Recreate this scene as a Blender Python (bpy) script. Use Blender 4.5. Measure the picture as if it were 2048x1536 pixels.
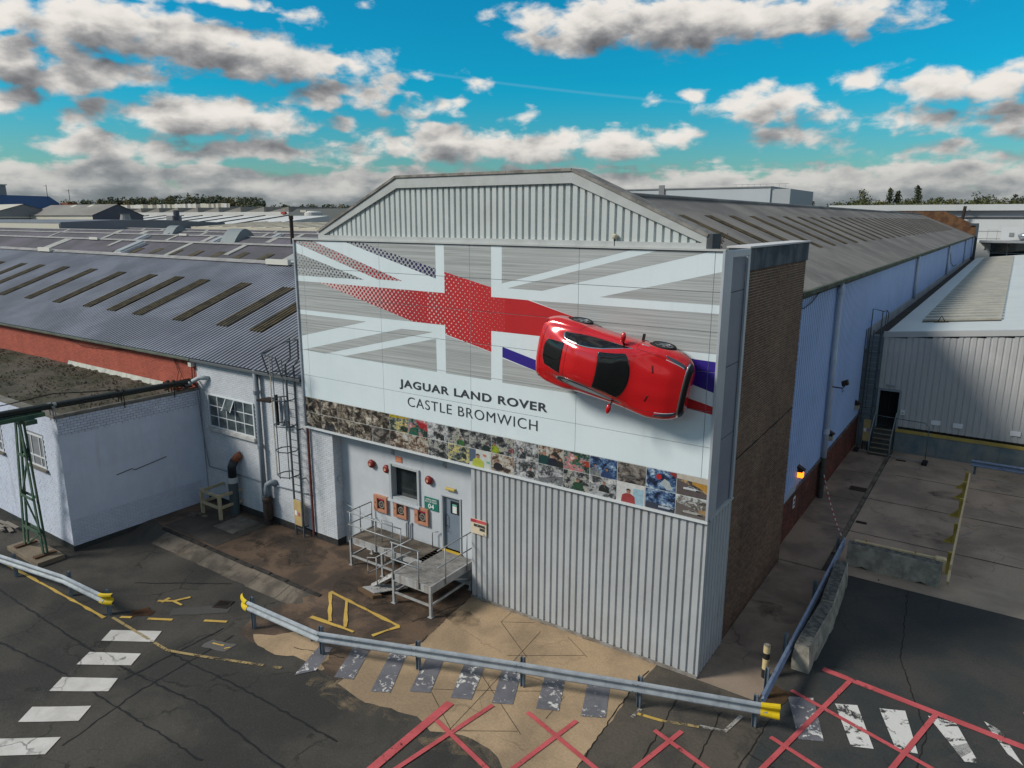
import bpy, math, random
from mathutils import Vector, Matrix
from mathutils.geometry import tessellate_polygon
R_ = math.radians
random.seed(7)
for o in list(bpy.data.objects): bpy.data.objects.remove(o)
scene = bpy.context.scene
COL = scene.collection

# ------------------------------------------------------------------ camera
cam_d = bpy.data.cameras.new('camera'); cam = bpy.data.objects.new('camera', cam_d); COL.objects.link(cam)
PITCH, ROLL, YAW = 0.224296, 0.002823, -0.601417
fw = Vector((math.sin(YAW)*math.cos(PITCH), math.cos(YAW)*math.cos(PITCH), -math.sin(PITCH)))
rt = Vector((math.cos(YAW), -math.sin(YAW), 0)); up = rt.cross(fw)
rt2 = rt*math.cos(ROLL)+up*math.sin(ROLL); up2 = -rt*math.sin(ROLL)+up*math.cos(ROLL)
m = Matrix((rt2, up2, -fw)).transposed().to_4x4(); m.translation = Vector((5.3745, -16.4724, 11.6742))
cam.matrix_world = m
cam_d.sensor_width = 36; cam_d.lens = 1445.07/2048*36; cam_d.clip_start = .1; cam_d.clip_end = 6000
scene.camera = cam
scene.render.resolution_x = 1024; scene.render.resolution_y = 768
vs = scene.view_settings; vs.view_transform = 'Standard'; vs.look = 'None'; vs.gamma = 1; vs.use_curve_mapping = False
vs.exposure = 0.3

# ------------------------------------------------------------------ sky + sun
SUN_DIR = Vector((-0.62, -0.62, 0.62)).normalized()
SUN_EL = math.asin(SUN_DIR.z); SUN_AZ = math.atan2(SUN_DIR.x, SUN_DIR.y)
sd = bpy.data.lights.new('sun', 'SUN'); sd.energy = 2.55; sd.angle = R_(14); sd.color = (1, .93, .83)
sun = bpy.data.objects.new('sun', sd); COL.objects.link(sun)
sun.rotation_euler = SUN_DIR.to_track_quat('Z', 'Y').to_euler(); sun.location = (-30, -30, 40)

SKY_STRENGTH = .115
world = bpy.data.worlds.new('World'); scene.world = world; world.use_nodes = True
nt = world.node_tree; nt.nodes.clear()
world.cycles.sampling_method = 'MANUAL'; world.cycles.sample_map_resolution = 256
scene.cycles.max_bounces = 5; scene.cycles.diffuse_bounces = 2; scene.cycles.glossy_bounces = 2; scene.cycles.transparent_max_bounces = 8; scene.cycles.caustics_reflective = False; scene.cycles.caustics_refractive = False
class NT:
    """tiny node helper"""
    def __init__(s, tree): s.t = tree
    def n(s, typ, **kw):
        nd = s.t.nodes.new(typ)
        for k, v in kw.items(): setattr(nd, k, v)
        return nd
    def l(s, a, b): s.t.links.new(a, b)
    def put(s, sock, v):
        if hasattr(v, 'is_output'): s.l(v, sock)
        else: sock.default_value = v
    def math(s, op, a, b=None, c=None, clamp=False):
        nd = s.n('ShaderNodeMath', operation=op, use_clamp=clamp)
        for i, v in enumerate((a, b, c)):
            if v is not None: s.put(nd.inputs[i], v)
        return nd.outputs[0]
    def vmath(s, op, a, b=None, c=None, out=0):
        nd = s.n('ShaderNodeVectorMath', operation=op)
        s.put(nd.inputs[0], a)
        if b is not None: s.put(nd.inputs[1], b)
        if c is not None: s.put(nd.inputs[2], c)
        return nd.outputs[out]
    def mix(s, f, a, b, blend='MIX'):
        nd = s.n('ShaderNodeMix', data_type='RGBA', blend_type=blend)
        s.put(nd.inputs[0], f); s.put(nd.inputs[6], a); s.put(nd.inputs[7], b)
        return nd.outputs[2]
    def noise(s, vec, scale, detail=5, rough=.55, dist=0):
        nd = s.n('ShaderNodeTexNoise'); s.put(nd.inputs['Vector'], vec)
        nd.inputs['Scale'].default_value = scale; nd.inputs['Detail'].default_value = detail
        nd.inputs['Roughness'].default_value = rough; nd.inputs['Distortion'].default_value = dist
        return nd.outputs[0]
    def ramp(s, f, a, b, c0=0., c1=1.):
        nd = s.n('ShaderNodeMapRange', interpolation_type='SMOOTHSTEP'); s.put(nd.inputs[0], f)
        nd.inputs[1].default_value = a; nd.inputs[2].default_value = b
        nd.inputs[3].default_value = c0; nd.inputs[4].default_value = c1
        return nd.outputs[0]
    def comb(s, x, y, z):
        nd = s.n('ShaderNodeCombineXYZ')
        for i, v in enumerate((x, y, z)): s.put(nd.inputs[i], v)
        return nd.outputs[0]
    def sep(s, v):
        nd = s.n('ShaderNodeSeparateXYZ'); s.l(v, nd.inputs[0]); return nd.outputs
def rgb(c): return (c[0], c[1], c[2], 1)

# cloud banks as (azimuth, elevation, half width, half height) in degrees
CLOUDS = [(-62.27,11.7,3.72,1.74),(-56.95,11.47,5.64,1.76),(-51.17,10.64,6.42,1.53),(-46.68,10.7,2.82,0.98),(-66.88,9.5,2.37,1.57),(-63.99,8.92,3.37,1.13),(-67.64,7.57,1.83,1.16),(-66.81,11.99,2.08,1.1),(-61.08,9.47,2.66,0.91),(-48.54,8.65,2.8,1.07),(-44.99,8.61,3.42,1.08),(-58.32,6.71,5.33,1.45),(-53.47,6.62,3.69,1.17),(-63.08,4.4,2.77,1.11),(-59.18,4.24,4.69,0.99),(-52.94,4.61,4.43,0.89),(-44.41,4.99,3.67,0.99),(-39.19,5.24,5.62,1.29),(-33.53,5.38,6.4,1.22),(-27.89,5.61,5.95,1.13),(-23.12,5.9,1.81,0.91),(-28.14,13.66,6.11,1.74),(-22.8,13.48,5.93,1.87),(-18.35,13.55,7.37,1.47),(-13.14,13.32,5.99,1.25),(-9.17,13.09,3.27,0.87),(-28.82,12.4,1.45,0.84),(-15.9,7.72,3.19,1.19),(-12.56,7.09,2.1,0.65),(-10.24,9.01,1.17,0.69),(-5.44,8.21,3.13,1.27),(-2.18,8.24,3.19,1.22),(-5.78,6.26,4.91,0.93),(-1.65,6.16,2.91,1.01),(-13.74,5.66,3.13,0.67),(-39.4,8.12,1.26,0.59),(-34.29,7.57,1.57,0.49),(-37.27,9.78,0.89,0.47),(-45.09,14.56,0.84,0.37),(-24.68,8.44,0.72,0.41),(-20.8,9.07,0.91,0.27),(-40.96,9.55,0.81,0.34),(-47.23,6.67,1.14,0.76),(-5.57,4.44,2.9,0.47),(-1.9,4.01,2.15,0.49),(-55.47,13.98,6.31,0.41),(-43.22,7.29,1.83,0.35)]
def cloud_group():
    g = bpy.data.node_groups.new('cloud_field', 'ShaderNodeTree')
    g.interface.new_socket('P', in_out='INPUT', socket_type='NodeSocketVector')
    g.interface.new_socket('D', in_out='OUTPUT', socket_type='NodeSocketFloat')
    k = NT(g); gi = k.n('NodeGroupInput'); go = k.n('NodeGroupOutput')
    p = gi.outputs[0]
    wob = k.n('ShaderNodeTexNoise'); k.l(p, wob.inputs['Vector']); wob.inputs['Scale'].default_value = .16; wob.inputs['Detail'].default_value = 3
    w = k.vmath('MULTIPLY', k.vmath('SUBTRACT', wob.outputs[1], (.5, .5, .5)), (5, 2.2, 0))
    pw = k.vmath('ADD', p, w)
    d = None
    for (a, e, sx, sy) in CLOUDS:
        q = k.vmath('MULTIPLY_ADD', pw, (1/sx, 1/sy, 0), (-a/sx, -e/sy, 0))
        ln = k.vmath('LENGTH', q, out=1)
        if sy < 1.7: kk = max(.34, sy/1.7); ln = k.math('MULTIPLY_ADD', ln, kk, 1.12-1.12*kk)
        d = ln if d is None else k.math('MINIMUM', d, ln)
    f = k.math('SUBTRACT', 1.12, d)
    # low bank of far cumulus along the horizon, all the way round
    s3 = k.sep(p)
    st = k.noise(k.vmath('MULTIPLY', p, (.22, .75, 1)), 1.0, 6, .55)
    low = k.math('MULTIPLY', k.math('ADD', k.ramp(s3[1], 6.0, 2.2, -.85, .75), k.math('MULTIPLY', k.math('SUBTRACT', st, .5), 2.2)), 1.0)
    f = k.math('MAXIMUM', f, low)
    # scattered cumulus out of view, coverage raised to whiten the fill light
    off = k.math('MAXIMUM', k.ramp(k.math('ABSOLUTE', k.math('ADD', s3[0], 34.5)), 38, 52), k.ramp(s3[1], 19, 28))
    gen = k.math('MULTIPLY', k.math('SUBTRACT', k.noise(k.vmath('MULTIPLY', p, (.06, .13, 1)), 1., 3, .5), .44), 4.5)
    f = k.math('MAXIMUM', f, k.math('SUBTRACT', gen, k.math('MULTIPLY', k.math('SUBTRACT', 1, off), 9)))
    fb = k.noise(k.vmath('MULTIPLY', p, (.40, .72, 1)), 1.0, 8, .54, .2)
    big = k.noise(k.vmath('MULTIPLY', p, (.13, .24, 1)), 1.0, 3, .5)
    f = k.math('ADD', f, k.math('MULTIPLY', k.math('SUBTRACT', fb, .5), 2.0))
    f = k.math('ADD', f, k.math('MULTIPLY', k.math('SUBTRACT', big, .5), .9))
    k.l(f, go.inputs[0])
    return g
def build_world():
    k = NT(nt)
    tc = k.n('ShaderNodeTexCoord'); x, y, z = k.sep(tc.outputs['Generated'])[:3]
    az = k.math('MULTIPLY', k.math('ARCTAN2', x, y), 180/math.pi)
    el = k.math('MULTIPLY', k.math('ARCSINE', z), 180/math.pi)
    P = k.comb(az, el, 0.)
    g = cloud_group()
    def field(p):
        nd = k.n('ShaderNodeGroup'); nd.node_tree = g; k.l(p, nd.inputs[0]); return nd.outputs[0]
    d0 = field(P); d1 = field(k.vmath('ADD', P, (-.7, 1.6, 0))); 
    alpha = k.ramp(d0, -.10, .44)
    lit = k.math('SUBTRACT', d0, d1)
    thick = k.ramp(d0, .1, 1.1)
    light = k.ramp(k.math('SUBTRACT', k.math('MULTIPLY', lit, .60), k.math('MULTIPLY', thick, .50)), -.70, .40)
    cc = k.n('ShaderNodeValToRGB'); k.l(light, cc.inputs[0])
    e = cc.color_ramp.elements; e[0].position = 0; e[0].color = (.10, .105, .12, 1); e[1].position = 1; e[1].color = (.86, .82, .765, 1)
    m1 = cc.color_ramp.elements.new(.45); m1.color = (.34, .34, .345, 1)
    # far clouds near the horizon sink into grey haze
    hz = k.ramp(el, .5, 6.5)
    cloud = k.mix(hz, k.mix(.55, cc.outputs[0], (.22, .27, .285, 1)), cc.outputs[0])
    sky = k.n('ShaderNodeTexSky', sky_type='NISHITA'); sky.sun_disc = False
    sky.sun_elevation = SUN_EL; sky.sun_rotation = SUN_AZ; sky.altitude = 60; sky.air_density = 1.2; sky.dust_density = .4; sky.ozone_density = 1.6
    skyc = k.mix(1., sky.outputs[0], k.mix(k.ramp(el, 1, 10), (.27, .46, .50, 1), (.02, .56, .745, 1)), 'MULTIPLY')
    # thin high wisps (vapour trails)
    tr = k.math('SUBTRACT', el, k.math('ADD', 10.65, k.math('MULTIPLY', k.math('ADD', az, 43.5), -.11)))
    trail = k.math('MULTIPLY', k.ramp(k.math('ABSOLUTE', tr), .16, .0), k.math('MULTIPLY', k.ramp(az, -44, -40), k.ramp(az, -8, -22)))
    trail = k.math('MULTIPLY', trail, .06)
    K = .80/SKY_STRENGTH
    cl = k.vmath('MULTIPLY', cloud, (K, K, K))
    c = k.mix(trail, skyc, (.8*K, .85*K, .9*K, 1))
    c = k.mix(alpha, c, cl)
    bg = k.n('ShaderNodeBackground'); k.l(c, bg.inputs[0]); bg.inputs[1].default_value = SKY_STRENGTH
    out = k.n('ShaderNodeOutputWorld'); k.l(bg.outputs[0], out.inputs[0])
build_world()

# ------------------------------------------------------------------ materials
MATS = {}
def mat(name, col, rough=.75, metal=0, col2=None, amt=.6, sc=1.2, fine=.10, fsc=25, streak=None, samt=.5, ssc=5,
        bump=.0, bsc=40, spec=.35, attr=None, coat=0, worn=None, crack=0, emit=None, speck=0):
    if name in MATS: return MATS[name]
    mt = bpy.data.materials.new(name); mt.use_nodes = True; t = mt.node_tree; t.nodes.clear(); k = NT(t)
    geo = k.n('ShaderNodeNewGeometry'); pos = geo.outputs['Position']
    c = rgb(col)
    if col2 is not None:
        f = k.ramp(k.noise(pos, sc, 6, .6, .3), .5-.28*(1.2-amt), .5+.28*(1.2-amt))
        c = k.mix(k.math('MULTIPLY', f, min(1, amt+.25)), c, rgb(col2))
    if attr:
        at = k.n('ShaderNodeAttribute', attribute_name=attr)
        c = k.mix(1., c, at.outputs[0], 'MULTIPLY')
    if streak is not None:
        f = k.ramp(k.noise(k.vmath('MULTIPLY', pos, (ssc, ssc, ssc*.07)), 1, 5, .6), .50, .74)
        f2 = k.ramp(k.noise(pos, .5, 3), .38, .62)
        c = k.mix(k.math('MULTIPLY', k.math('MULTIPLY', f, f2), samt), c, rgb(streak))
    if crack:
        vo = k.n('ShaderNodeTexVoronoi', feature='DISTANCE_TO_EDGE')
        wv = k.n('ShaderNodeTexNoise'); k.l(pos, wv.inputs['Vector']); wv.inputs['Scale'].default_value = 1.3; wv.inputs['Detail'].default_value = 6
        pv = k.vmath('ADD', pos, k.vmath('MULTIPLY', k.vmath('SUBTRACT', wv.outputs[1], (.5, .5, .5)), (.9, .9, .9)))
        k.l(pv, vo.inputs['Vector']); vo.inputs['Scale'].default_value = .33
        cr = k.math('MULTIPLY', k.ramp(vo.outputs['Distance'], .012, .002), k.ramp(k.noise(pos, .6, 2), .46, .58))
        c = k.mix(k.math('MULTIPLY', cr, crack), c, (.012, .012, .012, 1))
    if fine:
        f = k.noise(pos, fsc, 4, .7)
        g = k.math('ADD', 1-fine, k.math('MULTIPLY', f, 2*fine))
        cg = k.comb(g, g, g)
        c = k.mix(1., c, cg, 'MULTIPLY')
    if speck:
        f = k.ramp(k.noise(pos, 26, 3, .8), .60, .72)
        c = k.mix(k.math('MULTIPLY', f, speck), c, rgb([min(1, v*2.6+.05) for v in col]))
    b = k.n('ShaderNodeBsdfPrincipled')
    k.put(b.inputs['Base Color'], c)
    b.inputs['Roughness'].default_value = rough; b.inputs['Metallic'].default_value = metal
    b.inputs['Specular IOR Level'].default_value = spec
    if coat: b.inputs['Coat Weight'].default_value = coat; b.inputs['Coat Roughness'].default_value = .04
    if bump:
        bn = k.n('ShaderNodeBump'); bn.inputs['Strength'].default_value = bump; bn.inputs['Distance'].default_value = .02
        k.l(k.noise(pos, bsc, 5, .65), bn.inputs['Height']); k.l(bn.outputs[0], b.inputs['Normal'])
    if emit:
        b.inputs['Emission Color'].default_value = rgb(emit[0]); b.inputs['Emission Strength'].default_value = emit[1]
    sh = b.outputs[0]
    if worn:
        lo, hi, wsc = worn
        w1 = k.noise(pos, wsc, 8, .72, .6); w2 = k.noise(pos, wsc*.23, 3)
        f = k.ramp(k.math('ADD', k.math('MULTIPLY', w1, .7), k.math('MULTIPLY', w2, .3)), lo, hi)
        tr = k.n('ShaderNodeBsdfTransparent'); mx = k.n('ShaderNodeMixShader')
        k.l(f, mx.inputs[0]); k.l(tr.outputs[0], mx.inputs[1]); k.l(sh, mx.inputs[2]); sh = mx.outputs[0]
    out = k.n('ShaderNodeOutputMaterial'); k.l(sh, out.inputs[0])
    MATS[name] = mt
    return mt

# ------------------------------------------------------------------ mesh helpers
ORG = {}
class MB:
    def __init__(s): s.v = []; s.f = []; s.m = []; s.c = None
    def add(s, verts, faces, mi=0):
        n = len(s.v); s.v.extend([tuple(p) for p in verts])
        for f in faces: s.f.append([n+i for i in f]); s.m.append(mi)
    def poly(s, pts, mi=0): s.add(pts, [list(range(len(pts)))], mi)
    def box(s, x0, x1, y0, y1, z0, z1, mi=0):
        s.add([(x0,y0,z0),(x1,y0,z0),(x1,y1,z0),(x0,y1,z0),(x0,y0,z1),(x1,y0,z1),(x1,y1,z1),(x0,y1,z1)],
              [(0,3,2,1),(4,5,6,7),(0,1,5,4),(1,2,6,5),(2,3,7,6),(3,0,4,7)], mi)
    def beam(s, p, q, w, h, upv=(0,0,1), mi=0):
        p, q = Vector(p), Vector(q); d = (q-p).normalized(); u = Vector(upv)
        if abs(d.dot(u)) > .95: u = Vector((0,1,0))
        r = d.cross(u).normalized()*w/2; u = r.cross(d).normalized()*h/2
        P = [p-r-u, p+r-u, p+r+u, p-r+u, q-r-u, q+r-u, q+r+u, q-r+u]
        s.add(P, [(0,1,2,3),(7,6,5,4),(0,4,5,1),(1,5,6,2),(2,6,7,3),(3,7,4,0)], mi)
    def tube(s, pts, r, n=8, mi=0, caps=True, rr=None):
        pts = [Vector(p) for p in pts]; rings = []
        ref = None
        for i, p in enumerate(pts):
            d = (pts[min(i+1, len(pts)-1)]-pts[max(i-1, 0)]).normalized()
            a = Vector((0,0,1)) if abs(d.z) < .9 else Vector((1,0,0))
            if ref is not None: a = ref
            u = (a-d*a.dot(d)).normalized(); w = d.cross(u); ref = u
            R = rr[i] if rr else r
            rings.append([p+(u*math.cos(2*math.pi*j/n)+w*math.sin(2*math.pi*j/n))*R for j in range(n)])
        V = [v for r_ in rings for v in r_]; F = []
        for i in range(len(rings)-1):
            for j in range(n): F.append((i*n+j, i*n+(j+1)%n, (i+1)*n+(j+1)%n, (i+1)*n+j))
        if caps: F.append(list(range(n))[::-1]); F.append([(len(rings)-1)*n+j for j in range(n)])
        s.add(V, F, mi)
    def lathe(s, c, prof, n=16, axis='z', mi=0, cap=True):
        V = []; F = []
        for (r, h) in prof:
            for j in range(n):
                a = 2*math.pi*j/n; x, y = r*math.cos(a), r*math.sin(a)
                V.append({'z': (c[0]+x, c[1]+y, c[2]+h), 'y': (c[0]+x, c[1]+h, c[2]+y), 'x': (c[0]+h, c[1]+x, c[2]+y)}[axis])
        L = len(prof)
        for i in range(L-1):
            for j in range(n): F.append((i*n+j, i*n+(j+1)%n, (i+1)*n+(j+1)%n, (i+1)*n+j))
        if cap: F.append(list(range(n))[::-1]); F.append([(L-1)*n+j for j in range(n)])
        s.add(V, F, mi)
    def prism(s, pts, d, mi=0):
        """planar polygon pts (3D) extruded by vector d"""
        n = len(pts); d = Vector(d); A = [Vector(p) for p in pts]; B = [p+d for p in A]
        F = [list(range(n)), [n+i for i in range(n)][::-1]]
        for i in range(n): F.append((i, n+i, n+(i+1)%n, (i+1)%n))
        s.add(A+B, F, mi)
    def build(s, name, mats, parent=None, smooth=False, bevel=0, kind=None, col=None, fix=True):
        me = bpy.data.meshes.new(name)
        o = ORG.get(parent.name, Vector()) if parent else Vector()
        me.from_pydata([(a-o[0], b-o[1], c-o[2]) for a, b, c in s.v] if parent else s.v, [], s.f)
        if not isinstance(mats, (list, tuple)): mats = [mats]
        for mm in mats: me.materials.append(mm)
        if len(mats) > 1: me.polygons.foreach_set('material_index', s.m)
        if fix:
            import bmesh
            bm = bmesh.new(); bm.from_mesh(me); bmesh.ops.recalc_face_normals(bm, faces=bm.faces); bm.to_mesh(me); bm.free()
        if smooth: me.polygons.foreach_set('use_smooth', [True]*len(me.polygons))
        if col is not None:
            at = me.color_attributes.new('Col', 'FLOAT_COLOR', 'CORNER')
            data = []
            for p in me.polygons:
                cc = col[p.index]
                for _ in range(p.loop_total): data.extend((cc[0], cc[1], cc[2], 1))
            at.data.foreach_set('color', data)
        me.update()
        ob = bpy.data.objects.new(name, me); COL.objects.link(ob)
        if parent: ob.parent = parent; ORG[ob.name] = o
        else: ORG[ob.name] = Vector()
        if bevel:
            b = ob.modifiers.new('bevel', 'BEVEL'); b.width = bevel; b.segments = 2; b.limit_method = 'ANGLE'
        if kind: ob['kind'] = kind
        return ob
def tag(o, label, cat, group=None):
    o['label'] = label; o['category'] = cat
    if group: o['group'] = group
    return o
def thing(name, label, cat, loc=(0,0,0), group=None):
    o = bpy.data.objects.new(name, None); COL.objects.link(o); o.location = loc; o.empty_display_size = .2
    ORG[o.name] = Vector(loc)
    return tag(o, label, cat, group)
def copy_tree(o, parent=None):
    c = o.copy(); COL.objects.link(c); c.parent = parent; ORG[c.name] = ORG.get(o.name, Vector())
    for ch in list(o.children): copy_tree(ch, c)
    return c
def smoothstep(a, b, t):
    t = max(0, min(1, (t-a)/(b-a))); return t*t*(3-2*t)

def bricks(u0, u1, z0, z1, place, parent, material, name='brickwork', proud=.006, L=.225, H=.075, gap=.009, var=.25, tint=(1,1,1), skip=None, stack=False, hole=None):
    """one joined part of real bricks on a wall; place(u, z, d) -> world point, d = distance out of the wall"""
    mb = MB(); cols = []; rnd = random.Random(hash((round(u0, 2), round(z0, 2), name)) & 0xffff)
    r = 0; z = z0
    while z < z1-.02:
        zt = min(z+H-gap, z1)
        u = u0-(L/2 if r % 2 else 0)
        while u < u1-.01:
            a, b = max(u, u0), min(u+L-gap, u1)
            if b-a > .02 and not (hole and any(h[0] < (a+b)/2 < h[1] and h[2] < (z+zt)/2 < h[3] for h in hole)):
                d = proud*rnd.uniform(.6, 1.3)
                P = [place(a, z, 0), place(b, z, 0), place(b, zt, 0), place(a, zt, 0), place(a, z, d), place(b, z, d), place(b, zt, d), place(a, zt, d)]
                mb.add(P, [(4,5,6,7),(0,1,5,4),(1,2,6,5),(2,3,7,6),(3,0,4,7)])
                v = 1+rnd.uniform(-var, var); h = rnd.uniform(-.06, .06)*min(1, var*4)
                cc = (tint[0]*v*(1+h), tint[1]*v, tint[2]*v*(1-h))
                cols.extend([cc]*5)
            u += L
        z += H; r += 1
    # recalc normals on open shells can flip: faces face along +d by construction
    return mb.build(name, material, parent, col=cols, kind='stuff', fix=False)
def corr_sheet(mb, u0, u1, v0, v1, place, pitch=.2, depth=.035, prof='trap', mi=0, vsteps=1, thick=0):
    """profiled sheet; place(u, v, d); ribs run along v"""
    us = []
    n = max(1, round((u1-u0)/pitch)); p = (u1-u0)/n
    for i in range(n):
        b = u0+i*p
        if prof == 'trap': us += [(b, 0), (b+.18*p, 0), (b+.27*p, -depth), (b+.40*p, -depth), (b+.49*p, 0)]
        elif prof == 'ridge': us += [(b, 0), (b+.50*p, 0), (b+.62*p, -depth), (b+.88*p, -depth)]
        elif prof == 'wide': us += [(b, 0), (b+.62*p, 0), (b+.70*p, -depth), (b+.92*p, -depth)]
        else: us += [(b+p*j/4., depth*math.cos(2*math.pi*j/4)*.5) for j in range(4)]
    us.append((u1, us[0][1]))
    n0 = len(mb.v); V = []
    for j in range(vsteps+1):
        for u, d in us:
            a = v0(u) if callable(v0) else v0; b = v1(u) if callable(v1) else v1
            V.append(place(u, a+(b-a)*j/vsteps, d))
    W = len(us); F = []
    for j in range(vsteps):
        for i in range(W-1): F.append((j*W+i, j*W+i+1, (j+1)*W+i+1, (j+1)*W+i))
    mb.add(V, F, mi)
# ------------------------------------------------------------------ ground
def H(x, y):
    h = -.22*smoothstep(-8.2, -13.2, x)*smoothstep(-2.6, -3.4, y)
    d = math.hypot(x, y)
    if d > 380: h += 11*smoothstep(380, 900, d)
    return h
def lines(a, b, step, extra, far):
    L = [a+i*step for i in range(int(round((b-a)/step))+1)]+extra
    g = step; x = a
    while x > -far: g *= 1.35; x -= g; L.append(x)
    g = step; x = b
    while x < far: g *= 1.35; x += g; L.append(x)
    return sorted(set(round(v, 4) for v in L))
XS = lines(-30, 14, .5, [], 2600); YS = lines(-18, 27, .5, [-2.6-.1*i for i in range(9)], 2600)
mb = MB(); W = len(XS)
mb.add([(x, y, H(x, y)) for y in YS for x in XS], [(j*W+i, j*W+i+1, (j+1)*W+i+1, (j+1)*W+i) for j in range(len(YS)-1) for i in range(W-1)])
ASPHALT = mat('asphalt', (.068, .062, .052), .85, col2=(.036, .035, .032), sc=.35, amt=.8, fine=.5, fsc=17, bump=.6, bsc=30, crack=.7, speck=.35)
road = mb.build('road', ASPHALT, kind='structure', fix=False, smooth=True)
NX = [x for x in XS if -40 < x < 20]; NY = [y for y in YS if -25 < y < 32]
def clip(poly, ax, val, keep_less):
    out = []
    for i in range(len(poly)):
        a, b = poly[i], poly[(i+1) % len(poly)]
        ia = (a[ax] <= val) if keep_less else (a[ax] >= val); ib = (b[ax] <= val) if keep_less else (b[ax] >= val)
        if ia: out.append(a)
        if ia != ib:
            t = (val-a[ax])/(b[ax]-a[ax]); q = [a[0]+t*(b[0]-a[0]), a[1]+t*(b[1]-a[1])]; q[ax] = val; out.append(tuple(q))
    return out
def drape(mb, poly, dz, mi=0, flat=None):
    """lay a polygon on the ground as a sheet dz above it"""
    P3 = [Vector((p[0], p[1], 0)) for p in poly]
    for tri in tessellate_polygon([P3]):
        T = [(P3[i].x, P3[i].y) for i in tri]
        x0, x1 = min(p[0] for p in T), max(p[0] for p in T); y0, y1 = min(p[1] for p in T), max(p[1] for p in T)
        gx = [-1e9]+[x for x in NX if x0 < x < x1]+[1e9]; gy = [-1e9]+[y for y in NY if y0 < y < y1]+[1e9]
        if flat is not None: gx = gy = [-1e9, 1e9]
        for i in range(len(gx)-1):
            A = clip(clip(T, 0, gx[i], False), 0, gx[i+1], True)
            if len(A) < 3: continue
            for j in range(len(gy)-1):
                B = clip(clip(A, 1, gy[j], False), 1, gy[j+1], True)
                if len(B) < 3: continue
                area = sum(B[n][0]*B[(n+1) % len(B)][1]-B[(n+1) % len(B)][0]*B[n][1] for n in range(len(B)))
                if abs(area) < 1e-6: continue
                if area < 0: B = B[::-1]
                mb.poly([(p[0], p[1], (H(*p) if flat is None else flat)+dz) for p in B], mi)
def rough_edge(poly, amp=.06, step=.25, seed=1):
    r = random.Random(seed); out = []
    for i in range(len(poly)):
        a, b = Vector(poly[i]), Vector(poly[(i+1) % len(poly)]); n = max(1, int((b-a).length/step))
        for j in range(n):
            p = a+(b-a)*j/n
            out.append((p.x+r.uniform(-amp, amp), p.y+r.uniform(-amp, amp)))
    return out
def strip(pts, w, jit=0, seed=0, step=.3):
    r = random.Random(seed); P = [Vector(p) for p in pts]; D = []
    for i in range(len(P)-1):
        n = max(1, int((P[i+1]-P[i]).length/step)) if jit else 1
        for j in range(n): D.append(P[i]+(P[i+1]-P[i])*j/n)
    D.append(P[-1]); L, Rr = [], []
    for i, p in enumerate(D):
        d = (D[min(i+1, len(D)-1)]-D[max(0, i-1)]).normalized(); nrm = Vector((-d.y, d.x))
        o = nrm*r.uniform(-jit, jit); ww = w/2*(1+(r.uniform(-.4, .4) if jit else 0))
        L.append(p+o+nrm*ww); Rr.append(p+o-nrm*ww)
    return [[(L[i].x, L[i].y), (L[i+1].x, L[i+1].y), (Rr[i+1].x, Rr[i+1].y), (Rr[i].x, Rr[i].y)] for i in range(len(D)-1)]
def sheet(name, polys, material, dz, parent=road, kind='structure'):
    mb = MB()
    for p in polys: drape(mb, p, dz)
    return mb.build(name, material, parent, kind=kind, fix=False)
CONC_TAN = mat('concrete_tan', (.43, .31, .19), .88, col2=(.28, .205, .13), sc=.5, amt=.7, fine=.38, fsc=16, bump=.4, bsc=30, crack=.25, speck=.0)
CONC_BROWN = mat('concrete_brown', (.135, .090, .060), .68, col2=(.062, .045, .034), sc=.75, amt=.9, fine=.45, fsc=14, bump=.4, bsc=30, crack=.5, speck=.15)
CONC_YARD = mat('concrete_yard', (.41, .315, .235), .82, col2=(.25, .195, .15), sc=.32, amt=.8, fine=.30, fsc=14, bump=.3, bsc=30, crack=.3, speck=.1)
ASPH_DARK = mat('asphalt_dark', (.034, .040, .040), .85, col2=(.058, .055, .050), sc=.5, amt=.7, fine=.5, fsc=17, bump=.5, bsc=30, crack=.3, speck=.35)
ASPH_GREY = mat('asphalt_grey', (.098, .084, .066), .85, col2=(.058, .052, .045), sc=.7, amt=.8, fine=.5, fsc=17, bump=.5, bsc=30, crack=.5, speck=.35)
TAR = mat('tar_joint', (.011, .011, .011), .6, fine=.3, fsc=20, worn=(.30, .40, 5))
CRACK = mat('crack_dirt', (.016, .014, .012), .95, fine=.2)
tan = rough_edge([(-7.42,-.02),(-1.2,-.02),(-1.25,-1.39),(-1.08,-4.51),(-1.0,-7.0),(-2.0,-7.0),(-2.40,-5.43),(-2.97,-5.11),(-3.75,-5.09),(-4.51,-5.43),(-5.11,-5.24),(-6.51,-5.58),(-7.6,-5.45),(-8.02,-3.87),(-7.08,-2.84),(-7.3,-1.4)], .05, .22, 3)
sheet('concrete_apron', [tan], CONC_TAN, .005)
sheet('apron_fringe', [rough_edge([(-1.2,-.3),(-.95,-7),(-1.9,-7),(-2.2,-6.0),(-3.2,-5.6),(-4.4,-5.95),(-5.4,-5.75),(-6.8,-6.15),(-8.2,-5.9),(-8.8,-4.2),(-7.6,-2.4),(-7.3,-1)], .1, .3, 13)], mat('apron_dust', (.26,.20,.13), .9, fine=.4, fsc=14, worn=(.46,.70,1.6)), .0035)
brown = rough_edge([(-11.3,-2.3),(-7.45,-.05),(-7.3,-1.4),(-7.08,-2.84),(-8.0,-3.87),(-7.7,-5.45),(-9.2,-4.95),(-10.4,-5.45),(-11.88,-5.36),(-12.43,-4.48),(-12.34,-3.5)], .05, .22, 4)
sheet('concrete_ramp', [brown], CONC_BROWN, .007)
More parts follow.
